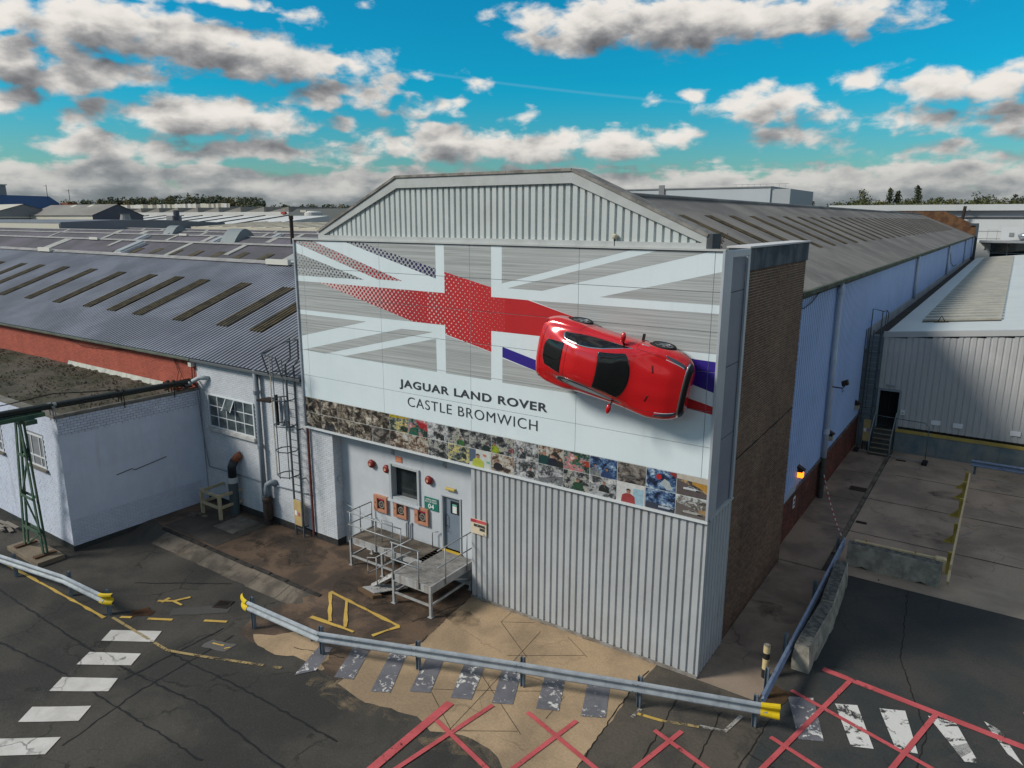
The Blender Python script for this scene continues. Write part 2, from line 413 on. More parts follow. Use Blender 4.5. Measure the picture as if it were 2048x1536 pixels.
sheet('worn_track', [rough_edge([(-11.5,-5.2),(-10.5,-4.4),(-8.9,-4.55),(-8.3,-5.4),(-9.4,-5.3),(-10.4,-5.55)], .08, .2, 8)], CONC_TAN, .011)
# raised loading slab in front of the workshop wall
mb = MB(); drape(mb, [(-21.55,.1),(-21.55,-2.45),(-20.4,-2.62),(-11.4,-2.62),(-11.3,-2.3),(-7.45,-.05),(-7.45,.5),(-13.68,.5),(-13.68,.1)], .012, flat=0)
slab = mb.build('loading_slab', CONC_BROWN, road, kind='structure', fix=False)
STONE = mat('kerb_stone', (.05, .045, .04), .9, col2=(.02, .018, .017), sc=3, amt=.7, fine=.3, bump=.6, bsc=25, speck=.5)
CONC_OLD = mat('concrete_old', (.17, .145, .115), .9, col2=(.085, .072, .058), sc=1.3, amt=.8, fine=.3, fsc=30, bump=.5, bsc=30, crack=.3)
rnd = random.Random(5); x = -20.4
while x < -11.5:
    L = rnd.uniform(.85, 1.0); mb = MB(); x1 = min(x+L, -11.4); j = rnd.uniform(-.02, .02)
    mb.box(x+.01, x1-.01, -2.76+j, -2.62+j, -.12, .035+rnd.uniform(-.012, .012))
    mb.build('kerb_block', STONE, slab, bevel=.02); x += L
x = -20.0
while x < -11.9:
    L = rnd.uniform(1.25, 1.6); x1 = min(x+L, -11.6); mb = MB(); j = rnd.uniform(-.03, .03); a, b = x+.012, x1-.012
    za = H(-16, -3.42)
    mb.add([(a,-2.76,-.02),(b,-2.76,-.02),(b,-3.42+j,za+.015),(a,-3.42-j,za+.015),(a,-2.76,-.14),(b,-2.76,-.14),(b,-3.42+j,za-.08),(a,-3.42-j,za-.08)],
           [(0,3,2,1),(0,1,5,4),(1,2,6,5),(2,3,7,6),(3,0,4,7)])
    mb.build('ramp_slab', CONC_OLD, slab); x += L
# covers and patches on the slab
mb = MB(); mb.box(-18.95,-17.72,-1.5,-.25,.012,.035); mb.build('pit_cover', mat('cover_concrete', (.19,.17,.145), .85, col2=(.10,.085,.07), sc=2.5, fine=.25, bump=.4), slab, bevel=.01)
mb = MB(); mb.box(-20.6,-17.3,-2.5,-.32,.012,.022); mb.build('screed_patch', mat('screed_grey', (.085,.075,.062), .85, col2=(.05,.042,.036), sc=1.2, fine=.25, crack=.4), slab)
# right-hand side
sheet('asphalt_strip', [[(-1.2,-.05),(1.62,-.05),(1.95,-.1),(1.95,-8),(-1.05,-8),(-1.08,-4.51),(-1.25,-1.39)]], ASPH_GREY, .004)
sheet('asphalt_yard', [[(1.95,-.1),(1.95,8.35),(14,8.35),(14,-9),(1.95,-9)]], ASPH_DARK, .005)
sheet('concrete_yard', [[(1.45,8.35),(14,8.35),(14,24.9),(1.45,24.9)]], CONC_YARD, .006)
sheet('yard_threshold', [[(2.0,8.35),(14,8.35),(14,10.4),(4.9,10.4),(2.0,9.1)]], mat('concrete_pale', (.44,.345,.26), .85, col2=(.30,.24,.185), sc=.6, fine=.2, bump=.3), .010)
mb = MB(); mb.box(-.45,1.28,8.2,24.9,-.1,.05); mb.box(-.12,1.5,-.02,8.2,-.1,.012)
pav = mb.build('pavement', mat('pavement_concrete', (.30,.235,.18), .85, col2=(.18,.14,.11), sc=.5, amt=.8, fine=.25, fsc=40, bump=.3, crack=.4), kind='structure')
y = 9.8
while y < 24.4:
    mb = MB(); L = rnd.uniform(.88, .95); mb.box(1.29,1.42+rnd.uniform(-.01,.01),y,y+L-.015,-.1,.075+rnd.uniform(-.012,.012)); mb.build('kerb_block', CONC_OLD, pav, bevel=.015); y += L
mb = MB()
for p in ([(1.45,12.25),(14,12.25)],[(1.45,16.3),(14,16.3)],[(2.1,20.2),(14,20.2)],[(3.0,8.5),(3.0,8.6)]):
    for q in strip(p, .045, .012, 3): drape(mb, q, .012)
for p in ([(-.1,12.2),(1.28,12.2)],[(-.1,15.6),(1.28,15.6)],[(-.1,19.5),(1.28,19.5)]):
    for q in strip(p, .03, .01, 3): drape(mb, q, .056, flat=0)
mb.build('expansion_joint', CRACK, road, kind='structure', fix=False)
mb = MB()
for i, (p, w) in enumerate([([(-30,-8.18),(-14.14,-8.17),(-12.57,-8.04),(-9.9,-7.91),(-6,-8.2)],.055),([(-13.77,-6.97),(-6.0,-6.95)],.05),([(-11.75,-8.29),(-12,-5.45)],.05),([(-12.61,-8.36),(-12.6,-5.36)],.05),([(-14.1,-9.1),(-8,-9.05)],.045),([(-11.8,-8.3),(-11.2,-10.5)],.04),([(-20,-9.8),(-14.1,-9.1)],.05),([(-17.5,-5.4),(-14.8,-3.6)],.04),([(-16.5,-7.2),(-15.7,-6.3)],.06)]):
    for q in strip(p, w, .028, i, .16): drape(mb, q, .006+.0004*i)
mb.build('tar_joint', TAR, road, kind='structure', fix=False)
mb = MB()
for i, p in enumerate([[(-1.25,-.4),(-1.27,-1.39),(-1.08,-4.51),(-1,-7)],[(-.18,-.93),(.02,-3.75),(.1,-6)],[(.9,-.9),(1.0,-3.0),(1.2,-6)],[(2.0,-.04),(1.85,-1.96),(1.75,-3.5)],[(1.85,-1.96),(2.27,-2.03),(3,-2.2)],[(-8.0,-2.2),(-7.45,-.6)],[(-9.9,-5.0),(-8.3,-4.6)],[(3.9,8.2),(4.2,4),(5.1,1.0),(5.0,-.6)]]):
    for q in strip(p, .024, .025, i+20, .14): drape(mb, q, .013)
# saw cuts in the apron: a diamond set out of straight lines
for p in [[(-5.88,-0.08),(-5.83,-0.69),(-4.23,-1.73)],[(-5.83,-0.69),(-4.98,-0.15)],[(-4.59,-0.44),(-4.47,-1.63),(-4.29,-3.37),(-4.13,-5.2)],[(-4.72,-1.98),(-2.96,-0.76)],[(-3.81,-0.24),(-2.87,-0.79)],[(-5.46,-4.26),(-3.75,-3.17),(-2.73,-2.48)],[(-4.76,-3.07),(-2.67,-4.35)],[(-5.38,-4.36),(-4.09,-5.16)],[(-3.94,-5.08),(-2.79,-4.3)],[(-4.73,-2.63),(-3.41,-2.37),(-2.53,-2.6),(-2.48,-3.56)],[(-7.21,-1.8),(-7.08,-2.84)]]:
    for q in strip(p, .010): drape(mb, q, .013)
mb.build('crack', CRACK, road, kind='structure', fix=False)
# painted markings
WHITE_P = mat('paint_white', (.62,.60,.57), .7, col2=(.48,.46,.43), sc=1.5, fine=.15, worn=(.33,.40,3.0), crack=.6)
WHITE_W = mat('paint_white_worn', (.66,.65,.62), .7, fine=.15, worn=(.55,.57,4.5))
GREY_P = mat('paint_grey', (.165,.165,.185), .75, col2=(.12,.12,.135), sc=2, fine=.2, worn=(.27,.36,3.5))
YEL_P = mat('paint_yellow', (.60,.40,.085), .7, col2=(.45,.30,.08), sc=2, fine=.2, worn=(.34,.43,4))
YEL_F = mat('paint_yellow_faded', (.36,.27,.12), .8, fine=.2, worn=(.43,.56,3))
PINK_P = mat('paint_pink', (.56,.105,.115), .75, col2=(.42,.075,.08), sc=1.5, fine=.2, worn=(.34,.45,5))
WHITE_F = mat('paint_white_faded', (.40,.38,.35), .8, fine=.2, worn=(.42,.58,4))
def mark(name, polys, m_, dz=.016): return sheet(name, polys, m_, dz)
for p in ([(-15.26,-7.33),(-13.97,-6.51),(-13.64,-6.96),(-14.93,-7.78)],[(-14.63,-8.25),(-13.37,-7.47),(-13.06,-7.92),(-14.32,-8.74)],[(-14.04,-9.23),(-12.78,-8.42),(-12.43,-8.85),(-13.70,-9.70)],[(-13.38,-10.23),(-12.18,-9.39),(-11.84,-9.85),(-13.05,-10.68)],[(-12.75,-11.18),(-11.57,-10.37),(-11.24,-10.85),(-12.42,-11.65)],[(-12.1,-12.15),(-10.9,-11.35),(-10.6,-11.8),(-11.8,-12.6)]):
    mark('zebra_stripe', [p], WHITE_P)
for i, p in enumerate(([(-9.32,-4.58),(-8.94,-4.41),(-8.49,-5.41),(-8.80,-5.87)],[(-8.45,-4.11),(-7.95,-4.00),(-7.38,-5.12),(-7.87,-5.34)],[(-7.43,-3.68),(-7.03,-3.45),(-6.22,-4.97),(-6.67,-5.21)],[(-6.47,-3.28),(-6.02,-3.06),(-5.39,-4.40),(-5.86,-4.65)],[(-5.51,-2.79),(-4.99,-2.56),(-4.37,-4.02),(-4.85,-4.25)],[(-4.55,-2.38),(-4.06,-2.17),(-3.42,-3.58),(-3.88,-3.83)],[(-3.42,-2.06),(-2.94,-1.81),(-2.37,-3.14),(-2.87,-3.38)],[(-2.37,-1.64),(-1.85,-1.40),(-1.31,-2.72),(-1.83,-3.00)],[(2.08,.61),(2.63,.91),(3.18,-.59),(2.68,-.84)])):
    o = mark('blacked_out_stripe', [p], GREY_P, .015)
    o2 = mark('paint_remnant', [p], WHITE_W, .019)
for p in ([(3.11,.98),(3.58,1.23),(4.16,-.20),(3.72,-.40)],[(4.04,1.41),(4.58,1.67),(5.0,.20),(4.59,.04)],[(5.05,1.78),(5.63,1.87),(6.14,.64),(5.88,.51)],[(6.18,2.32),(6.48,2.18),(6.95,1.1),(6.67,1.32)]):
    mark('zebra_stripe', [p], mat('paint_white_patchy', (.66,.65,.62), .7, fine=.15, worn=(.42,.48,3)), .016)
LM = [0]
def lmark(name, pts, w, m_, dz=.017, jit=0):
    LM[0] += 1
    return mark(name, strip(pts, w, jit, LM[0]), m_, dz+.0012*(LM[0] % 9))
for pts in ([(-11.34,-2.36),(-8.13,-2.6)],[(-8.13,-2.6),(-8.44,-3.4)],[(-11.3,-2.4),(-10.1,-3.5)],[(-10.5,-2.45),(-9.45,-3.5)],[(-10.84,-3.6),(-9.03,-3.56)]): lmark('yellow_hatching', pts, .11, YEL_P, .024, .008)
lmark('yellow_line', [(-27,-7.6),(-21.78,-7.25),(-16.1,-7.1)], .09, YEL_P, .017, .01)
lmark('yellow_line', [(-15.9,-6.95),(-12.9,-6.97)], .09, YEL_F); lmark('yellow_line', [(-12.9,-6.97),(-9.35,-5.85)], .10, YEL_F)
for pts in ([(-14.97,-6.37),(-14.3,-5.98)],[(-13.47,-5.46),(-12.84,-5.11)],[(-15.75,-6.8),(-15.45,-6.62)]): lmark('yellow_dash', pts, .11, YEL_P)
lmark('yellow_line', [(-.75,-2.15),(-.15,-2.05)], .09, YEL_P); lmark('yellow_line', [(-.15,-2.05),(.65,-1.75)], .09, YEL_F); lmark('faded_line', [(.65,-1.72),(1.2,-1.55),(1.35,-.8)], .10, WHITE_F)
lmark('faded_line', [(-.8,-2.35),(-.75,-1.95)], .09, WHITE_F)
lmark('painted_figure', [(-15.72,-5.62),(-15.3,-5.35),(-15.08,-4.9)], .10, YEL_P, .017, .02); lmark('painted_figure', [(-15.3,-5.35),(-14.85,-5.36)], .08, YEL_P, .017, .02); lmark('painted_figure', [(-15.6,-5.3),(-15.55,-5.6)], .12, YEL_P)
sheet('tarmac_patch', [rough_edge([(-12.31,-6.35),(-12.34,-5.93),(-11.5,-5.74),(-11.45,-6.13)], .03, .15, 2)], mat('patch_grey', (.11,.105,.10), .8, fine=.3, worn=(.3,.45,3)), .010)
lmark('painted_figure', [(-12.15,-6.05),(-11.9,-6.0),(-11.75,-5.95)], .05, YEL_P, .018, .02); lmark('painted_figure', [(-11.6,-6.05),(-11.5,-5.92)], .05, YEL_P, .018)
sheet('rust_stain', [rough_edge([(-15.56,-6.66),(-15.1,-6.2),(-15.2,-5.97),(-15.66,-6.06),(-15.85,-6.4)], .06, .15, 4)], mat('rust_soil', (.085,.036,.014), .95, col2=(.035,.02,.01), sc=4, fine=.3), .012)
sheet('tarmac_patch', [rough_edge([(-14.9,-5.6),(-13.6,-4.4),(-13.3,-4.8),(-14.6,-5.9)], .03, .2, 9)], mat('patch_dark', (.07,.068,.064), .8, fine=.3), .010)
for pts in ([(2.55,2.31),(7.6,1.72)],): lmark('pink_layout_line', pts, .20, PINK_P)
for pts in ([(2.09,.89),(5.25,-.13),(6.5,-.6)],[(3.25,2.17),(2.0,-3.4)],[(5.21,1.93),(4.4,-1.4)],[(2.13,-1.15),(3.6,-1.65)],[(-.17,-2.47),(1.6,-3.05)],[(.37,-2.12),(-.2,-4.6)],[(-2.96,-3.62),(-.4,-4.42)],[(-1.83,-3.21),(-2.4,-6.4)],[(-4.59,-5.1),(-2.4,-5.75)],[(-3.81,-3.89),(-4.5,-8.0)],[(7.2,3.6),(7.0,3.2),(7.1,2.9)]): lmark('pink_layout_line', pts, .12, PINK_P, .021)
lmark('pink_layout_line', [(-4.72,-4.41),(-4.73,-7.2)], .22, PINK_P, .019)
lmark('yard_line', [(1.85,21.75),(7,21.95),(12,22.1)], .08, WHITE_F); lmark('yard_line', [(2.45,22.8),(12,23.3)], .07, WHITE_F); lmark('yellow_line', [(4.9,22.1),(6.0,22.0)], .1, YEL_F)
lmark('painted_arrow', [(5.05,14.1),(5.35,14.8)], .12, WHITE_F); lmark('painted_arrow', [(5.05,14.1),(5.3,14.05)], .1, WHITE_F)
STEEL_D = mat('steel_dark', (.03,.03,.032), .6, metal=.4, col2=(.06,.035,.02), sc=6, fine=.2)
# drain gully
gl = thing('drain_gully', 'small square cast iron drain grating in the road by the kerb ramp', 'drain', (-13.83,-4.56,H(-13.83,-4.56)+.012))
g0 = Vector((-13.83,-4.56,H(-13.83,-4.56)+.012)); ax = Vector((.9,.42,0)).normalized(); ay = Vector((-ax.y, ax.x, 0))
mb = MB()
for s in (-1, 1): mb.beam(g0+ay*.2*s-ax*.25, g0+ay*.2*s+ax*.25, .05, .03); mb.beam(g0+ax*.225*s-ay*.18, g0+ax*.225*s+ay*.18, .05, .03)
mb.build('frame', STEEL_D, gl)
for i in range(6): mb = MB(); c = g0+ax*(-.17+.068*i); mb.beam(c-ay*.17, c+ay*.17, .03, .024); mb.build('bar', STEEL_D, gl)
mb = MB(); mb.poly([g0+ax*.2*a+ay*.17*b+Vector((0,0,-.009)) for a, b in ((-1,-1),(1,-1),(1,1),(-1,1))]); mb.build('pit', CRACK, gl, fix=False)
for (x0,x1,y0,y1,z,lb) in ((.6,1.3,16.85,17.4,.05,'dark open drain pit in the pavement beside the blue wall'),(1.5,1.9,13.22,13.45,.006,'small dark gully by the kerb of the concrete yard'),(1.75,2.2,22.6,22.8,.006,'narrow dark gully near the foot of the shed steps')):
    t = thing('drain_cover', lb, 'drain', ((x0+x1)/2,(y0+y1)/2,z)); mb = MB(); mb.box(x0,x1,y0,y1,z+.001,z+.012); mb.build('frame', STEEL_D, t)
    mb = MB()
    for i in range(5): mb.box(x0+.04, x1-.04, y0+(y1-y0)*(i+.2)/5, y0+(y1-y0)*(i+.7)/5, z+.012, z+.02)
    mb.build('grating', mat('iron_rust', (.05,.032,.022), .8, fine=.3), t)
mb = MB(); q = rough_edge([(1.55,-.3),(2.0,-.15),(2.15,.75),(1.7,.85)], .03, .15, 6); drape(mb, q, .018); mb.build('soil_patch', mat('soil_brown', (.09,.05,.02), .95, col2=(.05,.03,.015), sc=5, fine=.3, bump=.5), road, kind='structure', fix=False)

SCUFF = mat('tyre_scuff', (.16,.15,.14), .9, fine=.3, worn=(.52,.85,2.2)); DARKST = mat('oil_stain', (.045,.038,.032), .6, fine=.3, worn=(.42,.80,1.3))
for i, (pts, w) in enumerate((([(2.6,5.2),(4.2,6.3)],.35),([(2.5,3.6),(4.6,4.3)],.25),([(-18,-9.5),(-9,-10.5)],.5),([(-17,-10.6),(-8,-11.8)],.5),([(5.5,7.5),(6.5,-3)],.4),([(4.2,-2),(7.5,4)],.3),([(-9.5,-7.6),(-3.5,-8.6)],.45))):
    sheet('tyre_scuff', strip(pts, w, .05, 60+i, .5), SCUFF, .0135+.0005*i)
for i, (x, y, r) in enumerate(((-10.5,-1.6,1.1),(-14.8,-1.2,1.3),(-17,-1.6,1.0),(-9.0,-2.0,.9),(4.2,13.4,.7),(4.4,18.6,.7),(-6.9,-1.2,.5),(.6,4.5,.7),(.5,10.5,.7))):
    sheet('oil_stain', [rough_edge([(x+r*math.cos(a*.785)*1.3, y+r*math.sin(a*.785)*.8) for a in range(8)], .08, .25, i)], DARKST, .0165+.0004*i)
# ------------------------------------------------------------------ factory hall with the billboard front
CLAD = mat('cladding_grey', (.465,.485,.50), .5, col2=(.405,.42,.43), sc=.7, fine=.07, fsc=8, streak=(.27,.25,.22), samt=.5, ssc=7, spec=.4)
CLAD_L = mat('cladding_pale', (.58,.62,.61), .5, col2=(.50,.54,.53), sc=.6, fine=.05, streak=(.33,.35,.33), samt=.35, ssc=6, spec=.4)
FLASH = mat('flashing_pale', (.50,.525,.52), .5, col2=(.42,.44,.43), sc=1.5, fine=.06, spec=.4)
ALU = mat('aluminium_frame', (.50,.54,.58), .4, metal=.25, col2=(.44,.475,.52), sc=1, fine=.03, streak=(.33,.35,.38), samt=.3, spec=.5)
COPING = mat('coping_weathered', (.30,.28,.255), .8, col2=(.17,.16,.145), sc=2, amt=.8, fine=.2, bump=.2, streak=(.08,.08,.08), samt=.4)
hall = thing('factory_hall', 'large grey factory hall with long ridged roof and clad gable above the billboard', 'factory', (-7.5,0,0))
# lower front cladding: one object per sheet
ZC = 4.36; N = 7
for i in range(N):
    a = -7.43+i*7.33/N; b = -7.43+(i+1)*7.33/N
    mb = MB(); corr_sheet(mb, a, b, .09, ZC, lambda u, v, d: (u, -d, v), pitch=.2095, depth=.045, prof='wide')
    o = mb.build('cladding_sheet', CLAD, hall, fix=False)
mb = MB(); mb.box(-.1,-.05,.0-.015,.06,.07,ZC); mb.build('corner_trim', CLAD, hall)
mb = MB(); mb.box(-7.47,-.06,-.03,.05,.0,.085); mb.build('base_flashing', mat('base_flash', (.30,.29,.27), .7, col2=(.16,.13,.1), sc=3, fine=.2), hall)
mb = MB(); mb.box(-7.42,-.12,.07,.3,0,4.38); mb.build('wall_core', mat('core_dark', (.1,.1,.1), .9), hall)
# side return under the billboard (profiled)
mb = MB(); corr_sheet(mb, .02, 1.9, .06, ZC, lambda u, v, d: (-.06+d, u, v), pitch=.235, depth=.04, prof='wide'); mb.build('side_sheet', CLAD, hall, fix=False)
# brick side wall
BRICK = mat('brick_brown', (.21,.125,.08), .9, attr='Col', fine=.15, fsc=30, col2=(.13,.08,.055), sc=.4, amt=.5, bump=.4, bsc=50, streak=(.04,.035,.03), samt=.5, ssc=3)
MORTAR = mat('mortar_brown', (.55,.45,.34), .95, col2=(.32,.26,.2), sc=.6, amt=.7, fine=.25, streak=(.05,.045,.04), samt=.6, ssc=4)
mb = MB(); mb.box(-.6,-.156,1.93,8.25,0,10.42); mb.build('side_wall_core', MORTAR, hall)
bricks(1.95, 8.25, 0.0, 10.42, lambda u, z, d: (-.156+d, u, z), hall, BRICK, 'brickwork', proud=.010, var=.22, gap=.018)
bricks(-.6, -.15, 0.0, 10.42, lambda u, z, d: (u, 8.25+d, z), hall, BRICK, 'brickwork', proud=.012, var=.45)
mb = MB(); mb.box(-.62,-.10,1.90,8.28,10.42,10.985); mb.build('parapet_band', mat('concrete_stained', (.13,.15,.165), .85, col2=(.05,.07,.09), sc=1.5, amt=.8, fine=.25, streak=(.015,.03,.045), samt=.9, ssc=9), hall, bevel=.015)
mb = MB(); mb.box(-.66,-.06,1.88,8.32,10.985,11.03); mb.build('parapet_coping', mat('coping_white', (.6,.6,.6), .7, fine=.1), hall)
# expansion crack across the brickwork
mb = MB(); mb.beam((-.142,1.95,5.35),(-.142,8.2,5.55),.012,.03); mb.build('movement_joint', CRACK, hall)
# side return of the billboard box
mb = MB()
mb.box(-.11,-.05,.06,.56,4.42,10.98); mb.box(-.11,-.05,.56,1.93,10.82,10.98); mb.box(-.11,-.05,1.76,1.93,4.42,10.82); mb.build('return_frame', ALU, hall, bevel=.008)
for z0, z1 in ((4.42,6.3),(6.31,8.15),(8.16,9.98),(9.99,10.81)):
    mb = MB(); mb.box(-.17,-.115,.57,1.75,z0,z1-.012); mb.build('return_panel', mat('panel_blue_grey', (.235,.25,.30), .5, col2=(.2,.215,.26), sc=.8, fine=.04), hall)
mb = MB(); mb.box(-.13,-.03,0,1.95,4.37,4.415); mb.build('return_drip', FLASH, hall)
# upper front wall behind the billboard and soffit
mb = MB(); mb.box(-14.86,-.18,.06,.45,4.42,10.96); mb.build('upper_wall', mat('core_grey', (.25,.25,.26), .8), hall)
# gable
GX = [(-13.72,11.02),(-13.72,11.26),(-10.17,12.80),(-4.13,12.80),(-.50,11.27),(-.50,11.02)]
mb = MB(); mb.prism([(x,.15,z) for x, z in GX], (0,.30,0)); mb.build('gable_core', mat('core_dark2', (.16,.17,.17), .8), hall)
def gz(x):
    if x < -10.17: return 11.26+(x+13.72)*(12.80-11.26)/(13.72-10.17)
    if x > -4.13: return 12.80-(x+4.13)*(12.80-11.27)/(4.13-.50)
    return 12.80
xs = [-13.45+i*(12.72/12) for i in range(13)]
for i in range(12):
    mb = MB(); corr_sheet(mb, xs[i], xs[i+1], 11.14, lambda u: max(11.15, gz(u)-.19), lambda u, v, d: (u, .085-d, v), pitch=.212, depth=.05, prof='wide'); mb.build('gable_sheet', CLAD_L, hall, fix=False)
mb = MB(); mb.box(-13.74,-.48,.015,.118,11.02,11.15); mb.build('gable_sill', FLASH, hall)
for a, b in (((-13.72,11.15),(-10.17,12.78)),((-10.17,12.78),(-4.13,12.78)),((-4.13,12.78),(-.50,11.20))):
    P = [(a[0],.0,a[1]-(.10 if a[0] < -13 else .21)),(b[0],.0,b[1]-.21 if b[0] < -1 else b[1]-.10),(b[0],.0,b[1]+.08),(a[0],.0,a[1]+.08)]
    mb = MB(); mb.prism([(p[0],.018,p[2]) for p in P], (0,.10,0)); mb.build('verge_flashing', FLASH, hall)
    d = Vector((b[0]-a[0], 0, b[1]-a[1])); n = Vector((-d.z, 0, d.x)).normalized()
    A, B = Vector((a[0],-.02,a[1]+.082)), Vector((b[0],-.02,b[1]+.082))
    segs = max(1, int(d.length/1.8))
    for s in range(segs):
        p, q = A+(B-A)*s/segs, A+(B-A)*(s+1)/segs; q2 = q-(q-p).normalized()*.008
        mb = MB(); mb.prism([p, q2, q2+n*.07, p+n*.07], (0,.62,0)); mb.build('coping_stone', COPING, hall)
mb = MB(); mb.box(-.52,-.38,.0,.58,11.02,11.36); mb.build('gable_end_cap', mat('cap_dark', (.09,.10,.115), .7, col2=(.05,.055,.06), sc=2, fine=.2), hall)
# main roof (profiled sheets over the whole length)
RZ, RX, EX, EZ, YE = 12.62, -8.0, -.33, 9.37, 118.
sl = (RZ-EZ)/(RX-EX)
ROOF = mat('roof_sheet_grey', (.235,.225,.21), .75, col2=(.15,.145,.14), sc=.35, amt=.7, fine=.14, fsc=12, streak=(.32,.32,.31), samt=.35, ssc=.9)
def rf(y, x, d): return (x, y, RZ+sl*(x-RX)+d)
for i, (y0, y1) in enumerate(((.55,30),(30,60),(60,90),(90,117.9))):
    mb = MB(); corr_sheet(mb, y0, y1, EX+.12, RX, rf, pitch=.2, depth=.05, prof='sine', vsteps=1); mb.build('roof_slope', ROOF, hall, fix=False, smooth=True)
mb = MB(); mb.poly([(RX,.55,RZ),(RX,117.9,RZ),(-15.6,117.9,EZ),(-15.6,.55,EZ)]); mb.build('roof_slope_far', ROOF, hall, fix=False)
mb = MB(); mb.tube([(RX,.5,RZ+.02),(RX,117.9,RZ+.02)], .12, 8); mb.build('ridge_cap', ROOF, hall)
SKYL = mat('rooflight_mossy', (.095,.075,.042), .8, col2=(.045,.038,.022), sc=2.5, amt=.8, fine=.3, fsc=14)
y = 12.0; i = 0
while y < 112:
    xa, xb = -6.15, (-3.35 if i < 3 else -2.6)
    mb = MB(); corr_sheet(mb, y, y+.8, xb, xa, lambda a, b, d: (b, a, RZ+sl*(b-RX)+d+.022), pitch=.2, depth=.05, prof='sine'); mb.build('rooflight', SKYL, hall, fix=False)
    y += 3.25; i += 1
# side wall: profiled blue-grey cladding over brick plinth
BLUEW = mat('cladding_blue', (.40,.54,.84), .55, col2=(.35,.48,.75), sc=.4, fine=.05, streak=(.2,.24,.32), samt=.35, ssc=5)
RED_B = mat('brick_red_dark', (.155,.050,.036), .9, attr='Col', col2=(.085,.032,.026), sc=.8, amt=.7, fine=.25, fsc=30, bump=.4, bsc=50)
for (y0, y1) in ((8.25,24),(24,55),(55,90),(90,117.6)):
    mb = MB(); corr_sheet(mb, y0, y1, 1.80 if y0 < 20 else 5.2, 9.22, lambda u, v, d: (-.38+d, u, v), pitch=.30, depth=.10, prof='ridge'); mb.build('side_cladding', BLUEW, hall, fix=False)
mb = MB(); mb.box(-.8,-.32,8.26,25,1.72,1.80); mb.build('plinth_ledge', mat('ledge_dark', (.05,.05,.06), .9, col2=(.16,.14,.13), sc=4, amt=.7, fine=.3), hall)
mb = MB(); mb.box(-.8,-.40,8.26,25,0,1.72); mb.build('plinth_core', mat('mortar_red', (.11,.06,.05), .95, fine=.2), hall)
bricks(8.27, 25, .05, 1.72, lambda u, z, d: (-.40+d, u, z), hall, RED_B, 'plinth_brickwork', proud=.009, var=.3)
mb = MB(); mb.box(-.42,-.14,8.3,117.9,9.20,9.36); mb.build('gutter', mat('gutter_mossy', (.10,.115,.085), .85, col2=(.055,.065,.04), sc=1.5, amt=.8, fine=.25), hall, bevel=.02)
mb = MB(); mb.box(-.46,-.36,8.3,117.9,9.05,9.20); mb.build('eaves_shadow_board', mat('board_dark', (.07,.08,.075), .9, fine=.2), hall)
PIPEW = mat('downpipe_pale', (.50,.56,.66), .5, col2=(.42,.47,.56), sc=2, fine=.08)
PIPED = mat('downpipe_iron', (.075,.07,.062), .8, col2=(.045,.04,.036), sc=3, fine=.25)
mb = MB(); mb.tube([(-.24,15.1,9.2),(-.24,15.1,1.85)], .11, 12); dp = mb.build('downpipe', PIPEW, hall, smooth=True)
for z in (2.9, 5.9, 8.8): mb = MB(); mb.tube([(-.24,15.1,z),(-.24,15.1,z+.22)], .135, 12); mb.build('pipe_collar', PIPEW, dp)
mb = MB(); mb.tube([(-.24,15.1,1.85),(-.24,15.1,.05)], .125, 12); mb.tube([(-.24,15.1,1.15),(-.24,15.1,1.25)], .155, 12); mb.build('downpipe_base', PIPED, hall, smooth=False)
for y in (42.5, 70.5, 98, 116): mb = MB(); mb.tube([(-.24,y,9.2),(-.24,y,6.2)], .11, 10); mb.build('downpipe', PIPEW, hall, smooth=True)
mb = MB(); mb.tube([(-.33,8.35,9.0),(-.31,9.2,8.75),(-.31,10.4,8.85),(-.33,11.6,9.12)], .018, 5); mb.build('loose_cable', STEEL_D, hall)
mb = MB(); mb.tube([(-.33,72,9.0),(-.31,76,7.2),(-.31,80,6.6),(-.33,86,6.5)], .03, 5); mb.build('loose_cable', STEEL_D, hall)
# far brick end gable
BR2 = mat('brick_far', (.16,.082,.040), .9, col2=(.09,.045,.024), sc=.9, amt=.8, fine=.35, fsc=6, streak=(.05,.03,.02), samt=.6)
mb = MB(); mb.prism([(-15.6,117.9,9.0),(-15.6,117.9,11.2),(-11.5,117.9,13.05),(-4.6,117.9,13.05),(-1.05,117.9,11.35),(-1.05,117.9,9.0)], (0,.5,0)); mb.box(-1.06,.0,117.9,118.5,5.4,10.9); mb.build('end_gable', BR2, hall)
mb = MB(); mb.box(-1.0,.12,117.7,118.6,10.9,11.25); mb.box(-.25,.15,117.6,118.6,5.6,10.9); mb.build('end_pier', mat('pier_dark', (.06,.075,.085), .8, fine=.2), hall)
mb = MB(); mb.box(-15.62,-15.3,.5,117.9,0,9.34); mb.build('far_side_wall', MORTAR, hall)
